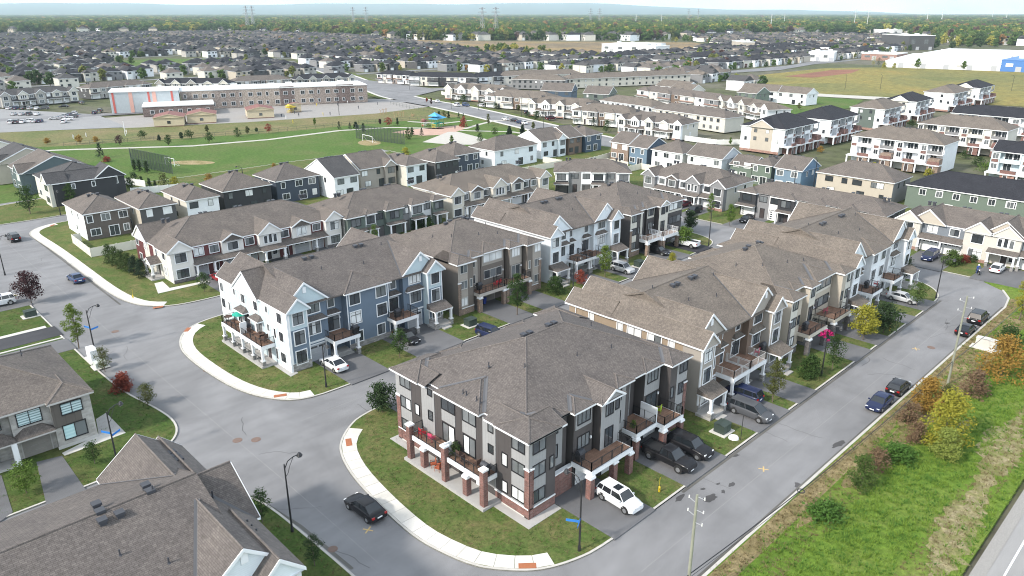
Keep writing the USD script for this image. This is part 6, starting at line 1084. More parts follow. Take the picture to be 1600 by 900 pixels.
# sheds and large buildings beyond the meadow
def shed(name, label, pts, h, c, roof=None, cat='building', bands=()):
    q = PP(pts); a = np.array(q[0]); e = np.array(q[1]) - a; W = np.linalg.norm(e); rot = math.degrees(math.atan2(e[1], e[0])); dn = np.array([-e[1], e[0]]) / W; D = abs((np.array(q[2]) - a) @ dn) if len(q) > 2 else W * 0.5
    D = min(D, 260); b = Bld(name, label, cat, a[0], a[1], rot, W, D, lo=True, z=-0.3); b.wall(0, W, 0, D, 0, h, c); b.bx('flat_roof', -0.2, W + 0.2, -0.2, D + 0.2, h, h + 0.7, roof or ROOFW)
    n = max(2, int(W / 16))
    for i in range(n):
        b.panel('F', 0, W * (i + 0.2) / n, W * (i + 0.5) / n, h * 0.45, h * 0.75, bands[i % len(bands)] if bands else GLASS2, 0.15, 'window_band'); b.bx('roof_unit', W * (i + .4) / n, W * (i + .4) / n + 4, D * .4, D * .4 + 4, h + .7, h + 2.6, ROOFW)
        b.panel('F', 0, W * (i + 0.62) / n, W * (i + 0.62) / n + 4, 0, 4, GDOOR['grey'], 0.15, 'loading_door')
    return b
PALE = plain('pale_cladding', (0.6, 0.61, 0.61), 0.6, 0.05, 0.1); BLUE = plain('bright_blue_cladding', (0.06, 0.17, 0.42), 0.5, 0.15, 0.1)
shed('warehouse', 'long white warehouse behind the meadow', ((1382, 104.5), (1562, 111), (1440, 92)), 5, PALE, bands=(WHITE, TRIMG)); shed('warehouse', 'upper white warehouse roof behind the long white one', ((1440, 92), (1620, 98), (1480, 84)), 5.5, PALE, bands=(WHITE, TRIMG))
bb = shed('warehouse', 'bright blue shed at the right edge behind the meadow', ((1562, 111), (1680, 116), (1590, 104)), 8.5, BLUE, BLUE, bands=(WHITE, plain('sky_blue_cladding', (0.25, 0.42, 0.6), 0.5)))
for i, (lab, pts, h, c) in enumerate((('pale office building at the wood edge, centre right', ((970, 57), (1006, 57), (985, 54)), 11, PALE), ('grey office building right of the pale one', ((1015, 56), (1050, 56), (1030, 53)), 12, MIDGREY), ('white low sheds below the steel poles', ((1170, 52), (1245, 51), (1190, 48)), 9, PALE), ('white block with banded front among trees', ((1130, 50), (1148, 50), (1135, 48)), 16, CREAM), ('long pale building under the steel pole pair', ((1395, 54), (1465, 54), (1400, 52)), 9, PALE), ('dark grey flats beyond the meadow', ((1418, 78), (1458, 78), (1425, 74)), 17, DKGREY), ('white shed among houses, left of the round green tree', ((1004, 85), (1024, 86), (1008, 83)), 9, PALE), ('white gabled depot above the dark roofs', ((940, 81), (1005, 83), (950, 77)), 9, WHITES), ('white shop row by the far road junction', ((1262, 95), (1302, 96), (1266, 92)), 8, PALE), ('low red and white shops by the golden trees', ((1345, 93), (1400, 95), (1350, 90)), 6, PBRICK), ('tall tan house among the far roofs', ((1160, 81), (1178, 81), (1163, 78)), 11, BEIGE), ('small white shed on the dry field', ((685, 59), (696, 59), (686, 58)), 6, PALE), ('pale low shed left of the dry field', ((537, 58), (578, 58), (540, 56)), 5, PALE), ('white long shed on the right skyline', ((1540, 55), (1590, 55), (1545, 53)), 8, PALE))): shed('large_building', lab, pts, h, c)
# ------------------------------------------------------------------ vehicles: nose along +x
PAINT = {}
def paint(n, c, metallic=0.35):
    if n not in PAINT: PAINT[n] = mat('paint_' + n, {'p': ('principled_bsdf', {'base_color': c, 'roughness': 0.28, 'metallic': 0.0, 'specular_ior_level': 0.22, 'coat_weight': 0.12, 'coat_roughness': 0.04})}, [])
    return PAINT[n]
COL = {'black': (0.012, 0.012, 0.014), 'white': (0.62, 0.63, 0.64), 'navy': (0.015, 0.022, 0.06), 'silver': (0.42, 0.43, 0.44), 'grey': (0.07, 0.073, 0.08), 'red': (0.2, 0.015, 0.02), 'blue': (0.03, 0.05, 0.11), 'maroon': (0.07, 0.012, 0.02)}
CGLASS = mat('car_glass', {'p': ('principled_bsdf', {'base_color': (0.012, 0.015, 0.018), 'roughness': 0.03, 'specular_ior_level': 0.8})}, [])
RUB = plain('tyre_rubber', (0.018, 0.018, 0.018), 0.8); RIM = plain('alloy_rim', (0.45, 0.46, 0.47), 0.3, 0.05, 2, 0.8); PLATE = plain('number_plate', (0.75, 0.76, 0.78), 0.4, 0.02); TAIL = plain('tail_lamp', (0.3, 0.012, 0.012), 0.2); HEADL = plain('head_lamp', (0.7, 0.72, 0.74), 0.1); TRIMB = plain('black_plastic', (0.02, 0.02, 0.021), 0.6)
SHAPES = {   # length, width, height, bonnet height, boot height, cabin: base front, roof front, roof back, base back (fractions from the tail), kind
    'sedan': (4.7, 1.82, 1.43, 0.86, 0.98, (0.74, 0.58, 0.30, 0.12)), 'suv': (4.6, 1.86, 1.68, 1.02, 1.08, (0.76, 0.62, 0.08, 0.015)), 'minivan': (5.1, 1.95, 1.74, 1.02, 1.1, (0.84, 0.64, 0.07, 0.01)), 'pickup': (5.8, 1.98, 1.92, 1.22, 1.2, (0.74, 0.62, 0.42, 0.39)), 'hatch': (4.2, 1.78, 1.5, 0.92, 1.0, (0.77, 0.6, 0.13, 0.03)), 'bigsuv': (5.0, 1.98, 1.78, 1.08, 1.12, (0.74, 0.61, 0.09, 0.02))}
def vehicle(shape, col, label, loc, heading, group='parked cars', cat=None):
    key = (shape, col)
    if key in VEH: return dup(VEH[key], loc, heading, label, cat or VEHC[shape], group)
    L_, W, H, hb, ht, (c0, c1, c2, c3) = SHAPES[shape]; t = thing({'pickup': 'pickup_truck', 'minivan': 'minivan'}.get(shape, 'parked_car'), label, cat or VEHC[shape], loc, heading, group); VEH[key] = t
    xs = np.array([0, 0.012, 0.05, 0.12, 0.2, 0.3, 0.4, 0.5, 0.6, 0.7, 0.78, 0.86, 0.93, 0.975, 0.995, 1.0]); belt = 0.5 * (hb + ht) + 0.06; low = 0.24 if shape != 'pickup' else 0.4
    rings = []
    for q in xs:
        w = W / 2 * (1 - 0.16 * max(0, (q - 0.86) / 0.14) ** 2 - 0.1 * max(0, (0.1 - q) / 0.1) ** 2)
        zt = np.interp(q, [0, 0.05, c3 + 0.02, 0.5, c0, 0.9, 0.97, 1.0], [ht * 0.82, ht, ht, belt, hb + 0.03, hb * 0.93, hb * 0.82, hb * 0.7]) if shape != 'pickup' else np.interp(q, [0, .02, .9, .97, 1], [ht * .95, ht, hb * .98, hb * .9, hb * .78])
        zl = low + (0.1 if q < 0.03 or q > 0.97 else 0)
        R = [(w * 0.86, zl), (w * 0.99, zl + 0.1), (w, 0.55 * zt + 0.1), (w * 0.985, zt * 0.86), (w * 0.93, zt * 0.975), (w * 0.78, zt + 0.0), (w * 0.4, zt + 0.025), (0, zt + 0.032)]
        rings.append([(q * L_ - L_ / 2, y, z) for y, z in R] + [(q * L_ - L_ / 2, -y, z) for y, z in R[-2::-1]])
    V = np.array(rings); n, m = V.shape[:2]; F = [(i * m + j, (i + 1) * m + j, (i + 1) * m + j + 1, i * m + j + 1) for i in range(n - 1) for j in range(m - 1)]
    V2 = V.reshape(-1, 3); tris = [(a, b_, c) for a, b_, c, d in F] + [(a, c, d) for a, b_, c, d in F]
    for e in (0, n - 1):
        for j in range(1, m - 1): tris.append((e * m, e * m + j, e * m + j + 1))
    body = trimesh.Trimesh(V2, tris, process=False)
    X = lambda q: q * L_ - L_ / 2
    zb0, zb1 = hb + 0.0, ht - 0.02; wb, wr = W * 0.455, W * 0.36
    if shape == 'pickup': zb1 = zb0 = hb - 0.02
    base = [(X(c0), zb0), (X(c3), zb1)]; top = [(X(c1), H - 0.05), (X(c2), H - 0.04)]
    A = lambda s: (base[0][0], s * wb * 0.97, base[0][1]); Dp = lambda s: (base[1][0], s * wb * 0.95, base[1][1]); B_ = lambda s: (top[0][0], s * wr, top[0][1]); C_ = lambda s: (top[1][0], s * wr * 0.97, top[1][1])
    lerp = lambda p, q, k: tuple(np.array(p) * (1 - k) + np.array(q) * k)
    P3 = paint(col, COL[col], 0.0 if col == 'white' else 0.35)
    put(body, 'body', P3, t, smooth=50)
    rb = MB(); k = 7
    for i in range(k):
        for j in range(6):
            def rp(a, c):
                p = lerp(lerp(B_(1), C_(1), a), lerp(B_(-1), C_(-1), a), c); return (p[0], p[1], p[2] + 0.055 * (1 - (2 * c - 1) ** 4) * (1 - 0.5 * (2 * a - 1) ** 4))
            rb.poly(rp(i / k, j / 6), rp(i / k, (j + 1) / 6), rp((i + 1) / k, (j + 1) / 6), rp((i + 1) / k, j / 6))
    for s in (1, -1):
        for p, q in ((A(s), B_(s)), (Dp(s), C_(s)), (lerp(A(s), Dp(s), 0.46), lerp(B_(s), C_(s), 0.4)), (B_(s), C_(s)), (A(s), Dp(s))): rb.bar(p, q, 0.045, 0.045, 5)
        if shape in ('suv', 'minivan', 'bigsuv'): rb.bar(lerp(A(s), Dp(s), 0.8), lerp(B_(s), C_(s), 0.78), 0.045, 0.045, 5)
    rb.build('roof', P3, t)
    def glass(name, *p): mb = MB(); mb.poly(*p); mb.build(name, CGLASS, t)
    glass('windscreen', A(1), A(-1), B_(-1), B_(1)); glass('rear_window', Dp(-1), Dp(1), C_(1), C_(-1))
    for s in (1, -1): glass('side_window', A(s), B_(s), C_(s), Dp(s))
    r = 0.33 if shape in ('sedan', 'hatch') else 0.37 if shape != 'pickup' else 0.42
    for q in (0.19, 0.81):
        for s in (1, -1):
            y = s * (W / 2 - 0.1); mb = MB(); mb.bar((X(q), y - s * 0.12, r), (X(q), y + s * 0.105, r), r, r, 18); w = mb.build('wheel', RUB, t, smooth=40)
            mb = MB(); mb.bar((X(q), y, r), (X(q), y + s * 0.112, r), r * 0.66, r * 0.6, 14); mb.build('rim', RIM, w)
            mb = MB(); mb.bar((X(q), y - s * 0.1, r + 0.05), (X(q), y + s * 0.098, r + 0.05), r + 0.07, r + 0.07, 18); mb.build('wheel_arch', TRIMB, t)
    def lump(name, q, y0, y1, z0, z1, m, d=0.05):
        mb = MB(); mb.box(X(q) - d, X(q) + d, y0, y1, z0, z1); mb.build(name, m, t)
    for s in (1, -1):
        lump('headlight', 0.965, s * W * 0.27, s * W * 0.43, hb * 0.68, hb * 0.82, HEADL, 0.09); lump('taillight', 0.012, s * W * 0.3, s * W * 0.46, ht * 0.72, ht * 0.9, TAIL, 0.07)
        p = lerp(A(s), Dp(s), 0.1); mb = MB(); mb.box(p[0] - 0.08, p[0] + 0.06, s * W * 0.49, s * (W * 0.49 + 0.17), p[2] + 0.02, p[2] + 0.16); mb.build('mirror', P3, t)
    lump('front_plate', 0.998, -0.26, 0.26, 0.42, 0.54, PLATE, 0.02); lump('rear_plate', 0.002, -0.26, 0.26, 0.62, 0.76, PLATE, 0.03); lump('grille', 0.992, -W * 0.24, W * 0.24, 0.52, hb * 0.74, TRIMB, 0.03)
    if shape == 'pickup':
        mb = MB(); mb.box(X(0.02), X(0.37), -W * 0.4, W * 0.4, ht + 0.02, ht + 0.06); mb.build('bed', TRIMB, t)
        for s in (1, -1): mb = MB(); mb.box(X(0.005), X(0.385), s * W * 0.4, s * W * 0.485, ht - 0.05, ht + 0.2); mb.build('bed_side', P3, t)
        mb = MB(); mb.box(X(0.003), X(0.02), -W * 0.4, W * 0.4, ht - 0.05, ht + 0.18); mb.build('tailgate', P3, t)
    if col == 'white' and shape == 'suv': mb = MB(); q = lerp(B_(1), C_(1), 0.3); mb.box(q[0] - 0.35, q[0] + 0.35, -0.4, 0.4, H - 0.02, H + 0.045); mb.build('sunroof', CGLASS, t)
    return t
VEH = {}; VEHC = {'sedan': 'car', 'suv': 'car', 'minivan': 'minivan', 'pickup': 'pickup truck', 'hatch': 'car', 'bigsuv': 'car'}
DZ = 0.147
for q in (('sedan', 'black', 'black saloon parked at the kerb left of the dark grey corner block', (-10.1, 11.6, 0), 92), ('suv', 'white', 'white car with dark sunroof on the driveway of the dark grey corner block', (7.9, -4.3, DZ), -93), ('pickup', 'black', 'black pickup truck on the driveway by the dark grey corner block', (17.0, -3.6, DZ), -90), ('bigsuv', 'black', 'black car with chrome rim beside the black pickup truck', (20.4, -3.9, DZ), -90),
          ('minivan', 'grey', 'dark grey minivan on the driveway of the tan block', (31.9, -4.6, DZ), -90), ('suv', 'navy', 'dark blue car under the balconies of the tan block', (35.0, -1.9, DZ), 92), ('sedan', 'navy', 'dark car parked facing the camera on the right hand street', (45.2, -14.1, 0), 180), ('hatch', 'black', 'dark car parked right behind another on the right hand street', (50.8, -14.2, 0), 0),
          ('sedan', 'black', 'black car parked near the bend, nearer of two', (76.6, -14.3, 0), 0), ('bigsuv', 'black', 'tall black car parked near the bend, farther of two', (82.9, -14.2, 0), 0), ('sedan', 'blue', 'dark blue saloon driving on the left street', (-10.0, 101.2, 0), 92), ('suv', 'black', 'black car on the left street near the far corner', (-11.6, 137.4, 0), 90),
          ('suv', 'white', 'white car on the driveway at the far left edge', (-22.4, 96.6, DZ), 178), ('sedan', 'white', 'white car with black roof beside the slate blue front', (4.0, 40.0, DZ), 90), ('sedan', 'black', 'black car half under a balcony of the slate blue front', (16.0, 40.2, DZ), -90), ('suv', 'navy', 'dark car partly hidden behind the roof of the corner block', (25.6, 33.0, 0), -84), ('suv', 'silver', 'silver car on the driveway of the white and pale blue block', (62.2, 37.6, DZ), -90),
          ('sedan', 'black', 'black car under the white balconies of the cream block', (75.8, 39.4, DZ), -90), ('pickup', 'white', 'white pickup truck half hidden by a round tree', (83.8, 38.6, DZ), 96), ('suv', 'black', 'black car in front of the grey and white gabled row', (107.6, 51.9, DZ), 180), ('sedan', 'maroon', 'dark red car behind the black car at the gabled row', (110.8, 57.2, DZ), 180), ('hatch', 'black', 'black car in front of the modern row garage', (109.4, 39.4, DZ), 180),
          ('minivan', 'navy', 'dark blue van on the driveway by the white garage doors', (109.8, 1.4, DZ), 180), ('hatch', 'white', 'white car on the right edge driveway near the garages', (110.9, -9.6, DZ), 0), ('sedan', 'silver', 'grey car behind the small red tree by the white block', (83.0, -3.2, DZ), -90), ('sedan', 'red', 'dark red car by the red and white row', (8.0, 83.6, DZ), 90), ('hatch', 'silver', 'pale car behind the dark red car at the red and white row', (8.2, 87.5 - 8.6, DZ), 90)): vehicle(*q)
for i, (u, v, c, s) in enumerate(((752, 167, 'white', 'suv'), (713, 166, 'white', 'bigsuv'), (728, 166, 'blue', 'minivan'), (790, 188, 'white', 'hatch'), (803, 190, 'black', 'sedan'), (812, 193, 'navy', 'sedan'), (818, 194, 'white', 'sedan'), (683, 160, 'white', 'sedan'), (861, 187, 'maroon', 'minivan'), (770, 166, 'white', 'hatch'), (826, 178, 'black', 'suv'), (762, 162, 'black', 'hatch'))):
    x, y = P(u, v); vehicle(s, c, f"{ {'maroon': 'dark red', 'navy': 'dark blue', 'blue': 'dark blue'}.get(c, c)} {'van' if s == 'minivan' else 'car'} on the park road, {['in front of the white gables', 'first of the bunch near the junction', 'dark van of the bunch near the junction', 'head of the parked four', 'second of the parked four', 'third of the parked four', 'last of the parked four', 'farthest toward the junction', 'on a driveway with shrubs', 'on a driveway below white gables', 'under a hedge on a driveway', 'by the driveway hedges'][i]}", (x, y, 0.02), [80, 80, 260, 78, 78, 78, 78, 75, 350, 350, 350, 350][i], 'cars along the park road')
rg = random.Random(4)
for i, (u, v) in enumerate([(18 + 9 * k, 193 - 0.4 * k) for k in range(6)] + [(22 + 12 * k, 180) for k in range(4)] + [(85 + 8 * k, 187 - 2 * k) for k in range(5)] + [(100 + 7 * k, 192 - 4 * k) for k in range(3)] + [(14 + 11 * k, 171) for k in range(6)] + [(148, 178), (157, 175), (128, 162), (100, 168)]):
    x, y = P(u, v); c = rg.choice(['white', 'white', 'silver', 'black', 'navy', 'grey']); vehicle(rg.choice(['sedan', 'suv', 'hatch']), c, f"{c if c != 'navy' else 'dark blue'} car in the school car park, {'front rows' if i < 10 else 'back rows' if i < 18 else 'along the street'}", (x, y, 0.01), rg.choice([60, 62, 150]), f"{c} cars in the school car park, {'front' if i < 10 else 'back' if i < 18 else 'street side'}")

# ------------------------------------------------------------------ street lamps, signs, poles, fences, boxes
BSIGN = plain('blue_sign', (0.03, 0.17, 0.5), 0.5, 0.05)
def lamp(x, y, h, az, label, sign=False, z=0.13):
    t = thing('street_lamp', label, 'street lamp', (x, y, z), az, 'black street lamps'); mb = MB(); mb.bar((0, 0, -0.3), (0, 0, 0.5), 0.16, 0.13, 8); mb.bar((0, 0, 0.5), (0, 0, h), 0.1, 0.06, 8); mb.build('post', BLACK, t)
    mb = MB(); pts = [(0, 0, h - 0.5), (0.35, 0, h + 0.15), (0.9, 0, h + 0.35), (1.5, 0, h + 0.38)]
    for a, b_ in zip(pts[:-1], pts[1:]): mb.bar(a, b_, 0.045, 0.045, 6)
    for a, b_ in zip([(0.03, 0, h - 1.3), (0.3, 0, h - 1.0), (0.45, 0, h - 0.5)], [(0.3, 0, h - 1.0), (0.45, 0, h - 0.5), (0.9, 0, h + 0.33)]): mb.bar(a, b_, 0.025, 0.025, 5)
    mb.build('arm', BLACK, t); mb = MB(); mb.bar((1.5, 0, h + 0.5), (1.5, 0, h + 0.22), 0.12, 0.28, 10); mb.bar((1.5, 0, h + 0.22), (1.5, 0, h + 0.1), 0.28, 0.2, 10); H_l = mb.build('lamp_head', BLACK, t); mb = MB(); mb.bar((1.5, 0, h + 0.1), (1.5, 0, h + 0.05), 0.2, 0.15, 10); mb.build('diffuser', HEADL, H_l)
    if sign:
        for k, a in enumerate((0.4, 1.9)):
            c, s = math.cos(a), math.sin(a); mb = MB(); n = (-s * 0.015, c * 0.015); z0, z1 = 2.9 + 0.3 * k, 3.14 + 0.3 * k; q = [(0.12 * c, 0.12 * s), (1.25 * c, 1.25 * s)]
            mb.poly((q[0][0] + n[0], q[0][1] + n[1], z0), (q[1][0] + n[0], q[1][1] + n[1], z0), (q[1][0] + n[0], q[1][1] + n[1], z1), (q[0][0] + n[0], q[0][1] + n[1], z1)); mb.poly((q[0][0] - n[0], q[0][1] - n[1], z1), (q[1][0] - n[0], q[1][1] - n[1], z1), (q[1][0] - n[0], q[1][1] - n[1], z0), (q[0][0] - n[0], q[0][1] - n[1], z0)); mb.poly((q[0][0] - n[0], q[0][1] - n[1], z1), (q[0][0] + n[0], q[0][1] + n[1], z1), (q[1][0] + n[0], q[1][1] + n[1], z1), (q[1][0] - n[0], q[1][1] - n[1], z1)); mb.build('street_sign', BSIGN, t)
    return t
for u, v, vt, az, lab, sg in ((457, 832, 727, 0, 'black street lamp nearest the camera, on the grass by the left street', False), (148, 548, 486, 0, 'black street lamp with blue street sign beside the white cabinet', True), (183, 722, 645, 10, 'black street lamp with blue street sign by the left driveway', True), (510, 606, 540, -95, 'black street lamp by the driveway of the slate blue front', False), (905, 862, 752, 100, 'black street lamp with two blue street signs before the corner block', True),
                              (1283, 588, 512, -90, 'black street lamp with a pink flower basket by the beige block', False), (1462, 467, 407, -90, 'black street lamp at the bend beside the white block', False), (894.7, 473, 404, -90, 'black street lamp in front of the white and pale blue block', False), (1107, 385, 322, -60, 'black street lamp on the round planting corner', False), (8, 430, 374, 0, 'black street lamp at the far left edge of the left street', False), (95, 337, 300, -90, 'black street lamp at the far left corner lawn', False), (379, 272, 262, 160, 'lamp rising behind the black hipped house', False)):
    x, y = P(u, v); t = lamp(x, y, rise(u, v, vt), az, lab, sg)
    if 'pink' in lab:
        rs_ = np.random.default_rng(8); C = rs_.normal(size=(20, 3)) * 0.3 + [0, -0.5, 6.1]; vv, ff = leaf_cloud(300, C, 0.2, 0.12, rs_); put((vv, ff), 'flower_basket', leafy('leaf_magenta', (0.4, 0.01, 0.12), (0.5, 0.02, 0.2), (0.55, 0.05, 0.25)), t)
for i, (u, v) in enumerate(((640, 140), (705, 170), (748, 172), (815, 182), (849, 200), (960, 195), (530, 180), (1270, 300), (1237, 318), (1320, 140), (1375, 140), (1580, 142), (905, 118))):
    x, y = P(u, v); t = thing('street_lamp', f"thin far lamp post, {['left of the roundabout', 'by the junction cars', 'by the white gables', 'by the parked four', 'by the street corner hedge', 'before the grey gabled row', 'on the school street', 'behind the modern row', 'by the brick porch flats', 'at the meadow edge, left', 'at the meadow edge, middle', 'at the meadow edge, right', 'among the tan roofs'][i]}", 'street lamp', (x, y, 0), 40, 'far street lamps'); mb = MB(); mb.bar((0, 0, 0), (0, 0, 8.5), 0.11, 0.08, 6); mb.build('post', BLACK, t); mb = MB(); mb.bar((0, 0, 8.4), (1.6, 0, 8.8), 0.06, 0.05, 5); mb.build('arm', BLACK, t); mb = MB(); mb.bar((1.6, 0, 8.85), (1.6, 0, 8.6), 0.15, 0.26, 8); mb.build('lamp_head', BLACK, t)
POLEW = plain('grey_green_pole_wood', (0.23, 0.235, 0.185), 0.85, 0.25, 2.5); PORC = plain('pale_insulator', (0.6, 0.6, 0.58), 0.3)
wire_pts = []
for (bx_, by_, h, lab) in ((1.2, -16.2, 10.6, 'wooden power pole with crossed brackets at the bottom of the picture'), (56.9, -18.0, 12.0, 'wooden power pole among the orange shrubs beside the right hand street')):
    t = thing('power_pole', lab, 'power pole', (bx_, by_, 0), 0, 'wooden power poles'); mb = MB(); mb.bar((0, 0, -0.5), (0, 0, h), 0.15, 0.1, 10); mb.build('pole', POLEW, t, smooth=40)
    for k, z in enumerate((0.985, 0.93, 0.875, 0.82, 0.77)):
        s = 1 if k % 2 else -1; mb = MB(); zz = h * z; mb.bar((0, 0, zz), (0.1 * s, 0.7 * s, zz + 0.12), 0.03, 0.025, 5); br = mb.build('bracket', GREY, t); mb = MB(); mb.bar((0.1 * s, 0.7 * s, zz + 0.08), (0.1 * s, 0.7 * s, zz + 0.3), 0.06, 0.05, 6); mb.build('insulator', PORC, br)
    wire_pts.append((bx_, by_, 3.3))
def cable(name, label, p, q, sag, r, m, n=22):
    pts = [np.array(p) * (1 - k / n) + np.array(q) * (k / n) - np.array([0, 0, sag * 4 * (k / n) * (1 - k / n)]) for k in range(n + 1)]; mb = MB()
    for a, b_ in zip(pts[:-1], pts[1:]): mb.bar(a, b_, r, r, 5)
    tag(mb.build(name, m), label, 'cable')
    return pts
c1 = cable('overhead_cable', 'thick black cable between the two wooden poles', wire_pts[0], wire_pts[1], 0.9, 0.045, BLACK); cable('overhead_cable', 'black cable running on from the far wooden pole to the right edge', wire_pts[1], (130, -19.4, 4.2), 1.0, 0.04, BLACK); cable('overhead_cable', 'black cable running from the near wooden pole out of the picture', wire_pts[0], (-45, -15.2, 3.6), 0.9, 0.045, BLACK)
for j, (lab, dz) in enumerate((('second thin cable just below the thick one', -0.35),)): cable('overhead_cable', lab, np.array(wire_pts[0]) + [0, 0, dz], np.array(wire_pts[1]) + [0, 0, dz], 0.9, 0.02, BLACK)
m = trimesh.creation.torus(0.32, 0.05, 18, 8); m.apply_translation(c1[7] + [0, 0, -0.1]); tag(put(m, 'cable_coil', BLACK, smooth=True), 'round coil of spare cable hanging from the thick black cable', 'cable coil')
VINYL = plain('cream_vinyl', (0.6, 0.57, 0.49), 0.5, 0.05); VINYLW = plain('white_vinyl', (0.72, 0.72, 0.7), 0.5, 0.04)
def fence(label, pts, m=VINYL, h=1.8, step=2.4, name='vinyl_fence', z=0.1, group=None):
    t = thing(name, label, 'fence', (*pts[0], z), 0, group); o = np.array(pts[0]); k = 0
    for a, b_ in zip(pts[:-1], pts[1:]):
        a, b_ = np.array(a) - o, np.array(b_) - o; l = np.linalg.norm(b_ - a); n = max(1, round(l / step)); d = (b_ - a) / l; nn = np.array([-d[1], d[0]])
        for i in range(n):
            p, q = a + d * l * i / n, a + d * l * (i + 1) / n; mb = MB(); w = 0.03
            c = [p + nn * w, q + nn * w, q - nn * w, p - nn * w]; mb.poly(*[(*e, h) for e in c])
            for e, f in zip(c, c[1:] + c[:1]): mb.poly((*e, 0.05), (*f, 0.05), (*f, h), (*e, h))
            mb.build('panel', m, t); mb = MB(); mb.box(p[0] - .07, p[0] + .07, p[1] - .07, p[1] + .07, 0, h + 0.12); mb.build('fence_post', m, t)
    return t
fence('cream vinyl fence round the garden of the dark brown corner house', [(-2.0, 126.5), (-3.6, 126.3), (-3.9, 113.6), (0.8, 113.4), (9, 113.4), (9, 124)]); fence('cream fence behind the dark grey and white houses', [(9.2, 113.4), (20, 113.2)])
fence('cream vinyl fence below the wide white house', [(104, 112), (128, 112), (128, 120)]); fence('cream vinyl fence between the white bay house and the blue pair', [(130, 108), (142, 109), (160, 112), (170, 118)]); fence('cream fence left of the grey gabled row', [(116, 96), (116, 104), (140, 104), (140, 96)]); fence('cream fence beside the fenced garden of the tan brick house', [(128, 92), (141, 92), (141, 84)])
fence('white vinyl fence right of the charcoal gabled end house', [(20, 163), (26, 161), (33, 159)], VINYLW); fence('white vinyl fence behind the teal gabled house', [(18, 180), (24, 176), (26, 170)], VINYLW); fence('white fence along the path behind the twin white houses', [(196, 113), (196, 100), (206, 92), (214, 90)], VINYLW); fence('white fence near the junction, left of the white gabled row', PP([(690, 148), (716, 155), (722, 151)]), VINYLW)
NETM = plain('dark_chainlink', (0.06, 0.075, 0.065), 0.6)
def chain(label, pts, h, step, rails, name='chainlink_fence', mesh=0.0):
    t = thing(name, label, 'fence', (*pts[0], 0), 0); o = np.array(pts[0]); mb = MB(); rb = MB()
    for a, b_ in zip(pts[:-1], pts[1:]):
        a, b_ = np.array(a) - o, np.array(b_) - o; l = np.linalg.norm(b_ - a); n = max(1, round(l / step))
        for i in range(n + 1): p = a + (b_ - a) * i / n; q = MB(); q.bar((*p, 0), (*p, h), 0.05 if h < 3 else 0.09, 0.05 if h < 3 else 0.09, 5); q.build('fence_post', NETM, t)
        for z in rails: rb.bar((*a, h * z), (*b_, h * z), 0.035, 0.035, 4)
        if mesh:
            nn = int(l / mesh)
            for i in range(nn): p = a + (b_ - a) * i / nn; e = a + (b_ - a) * min(1, (i + h / mesh * 0.35) / nn); f = a + (b_ - a) * max(0, (i - h / mesh * 0.35) / nn); mb.bar((*p, 0.05), (*e, h), 0.026, 0.026, 3); mb.bar((*p, 0.05), (*f, h), 0.026, 0.026, 3)
    rb.build('rail', NETM, t)
    if mesh: mb.build('wire_mesh', NETM, t)
chain('tall dark ball net behind the left goal', PP([(206, 258), (270, 272)]), 5.2, 1.6, (1, 0.5, 0.05), 'ball_net', 0.24); chain('tall dark ball net behind the right goal', PP([(557, 216), (632, 226)]), 5.0, 1.6, (1, 0.5, 0.05), 'ball_net', 0.24)
chain('dark fence between the school lawn and the playing field', PP([(100, 229), (200, 222.5), (300, 216), (420, 207.5), (560, 194), (690, 185)]), 1.5, 4.0, (1, 0.5), 'chainlink_fence'); chain('dark fence between the school yard and the park road', PP([(610, 163), (640, 170), (700, 181)]), 1.6, 4, (1, 0.5))
for lab, u, v, u2, v2 in (('white football goal in front of the left ball net', 259, 257, 273, 260), ('white football goal in front of the right ball net', 567, 220, 582, 223.5)):
    a, b_ = P(u, v), P(u2, v2); t = thing('football_goal', lab, 'goal', (*a, 0), 0); d = b_ - a; n = np.array([d[1], -d[0]]) / np.linalg.norm(d) * (-1.6); mb = MB()
    for p, q in (((0, 0, 0), (0, 0, 2.3)), ((*d, 0), (*d, 2.3)), ((0, 0, 2.3), (*d, 2.3))): mb.bar(p, q, 0.09, 0.09, 6)
    mb.build('frame', WHITE, t); mb = MB()
    for p, q in (((0, 0, 2.3), (*n, 0)), ((*d, 2.3), (*(d + n), 0)), ((*n, 0), (*(d + n), 0))): mb.bar(p, q, 0.04, 0.04, 5)
    mb.build('stay', WHITE, t)
GRBOX = plain('dark_green_cabinet', (0.035, 0.05, 0.042), 0.5)
def cabinet(u, v, label, w, d, h, m, rz=0, pad=True):
    x, y = P(u, v, 0.13); t = thing('utility_cabinet', label, 'utility box', (x, y, 0.12), rz); mb = MB()
    if pad: mb.box(-w * .75, w * .75, -d * .75, d * .75, 0, 0.1); mb.build('pad', CONC, t)
    mb = MB(); mb.box(-w / 2, w / 2, -d / 2, d / 2, 0.1, h); mb.build('cabinet', m, t); mb = MB(); mb.poly((-w * .54, -d * .54, h), (w * .54, -d * .54, h), (w * .5, 0, h + .12), (-w * .5, 0, h + .12)); mb.poly((w * .54, d * .54, h), (-w * .54, d * .54, h), (-w * .5, 0, h + .12), (w * .5, 0, h + .12)); mb.build('lid', m, t); mb = MB(); mb.box(-0.012, 0.012, -d / 2 - 0.012, -d / 2 + 0.01, 0.2, h - 0.1); mb.build('door_gap', BLACK, t)
cabinet(1128, 674, 'dark transformer box on a concrete pad beside the minivan', 1.5, 1.3, 1.1, GRBOX); cabinet(735, 508, 'dark transformer box in front of the taupe block', 1.5, 1.3, 1.1, GRBOX); cabinet(48, 494, 'dark transformer box on the left lawn', 1.6, 1.2, 1.0, GRBOX, 0); cabinet(998, 416, 'dark transformer box beside the silver car', 1.5, 1.3, 1.1, GRBOX)
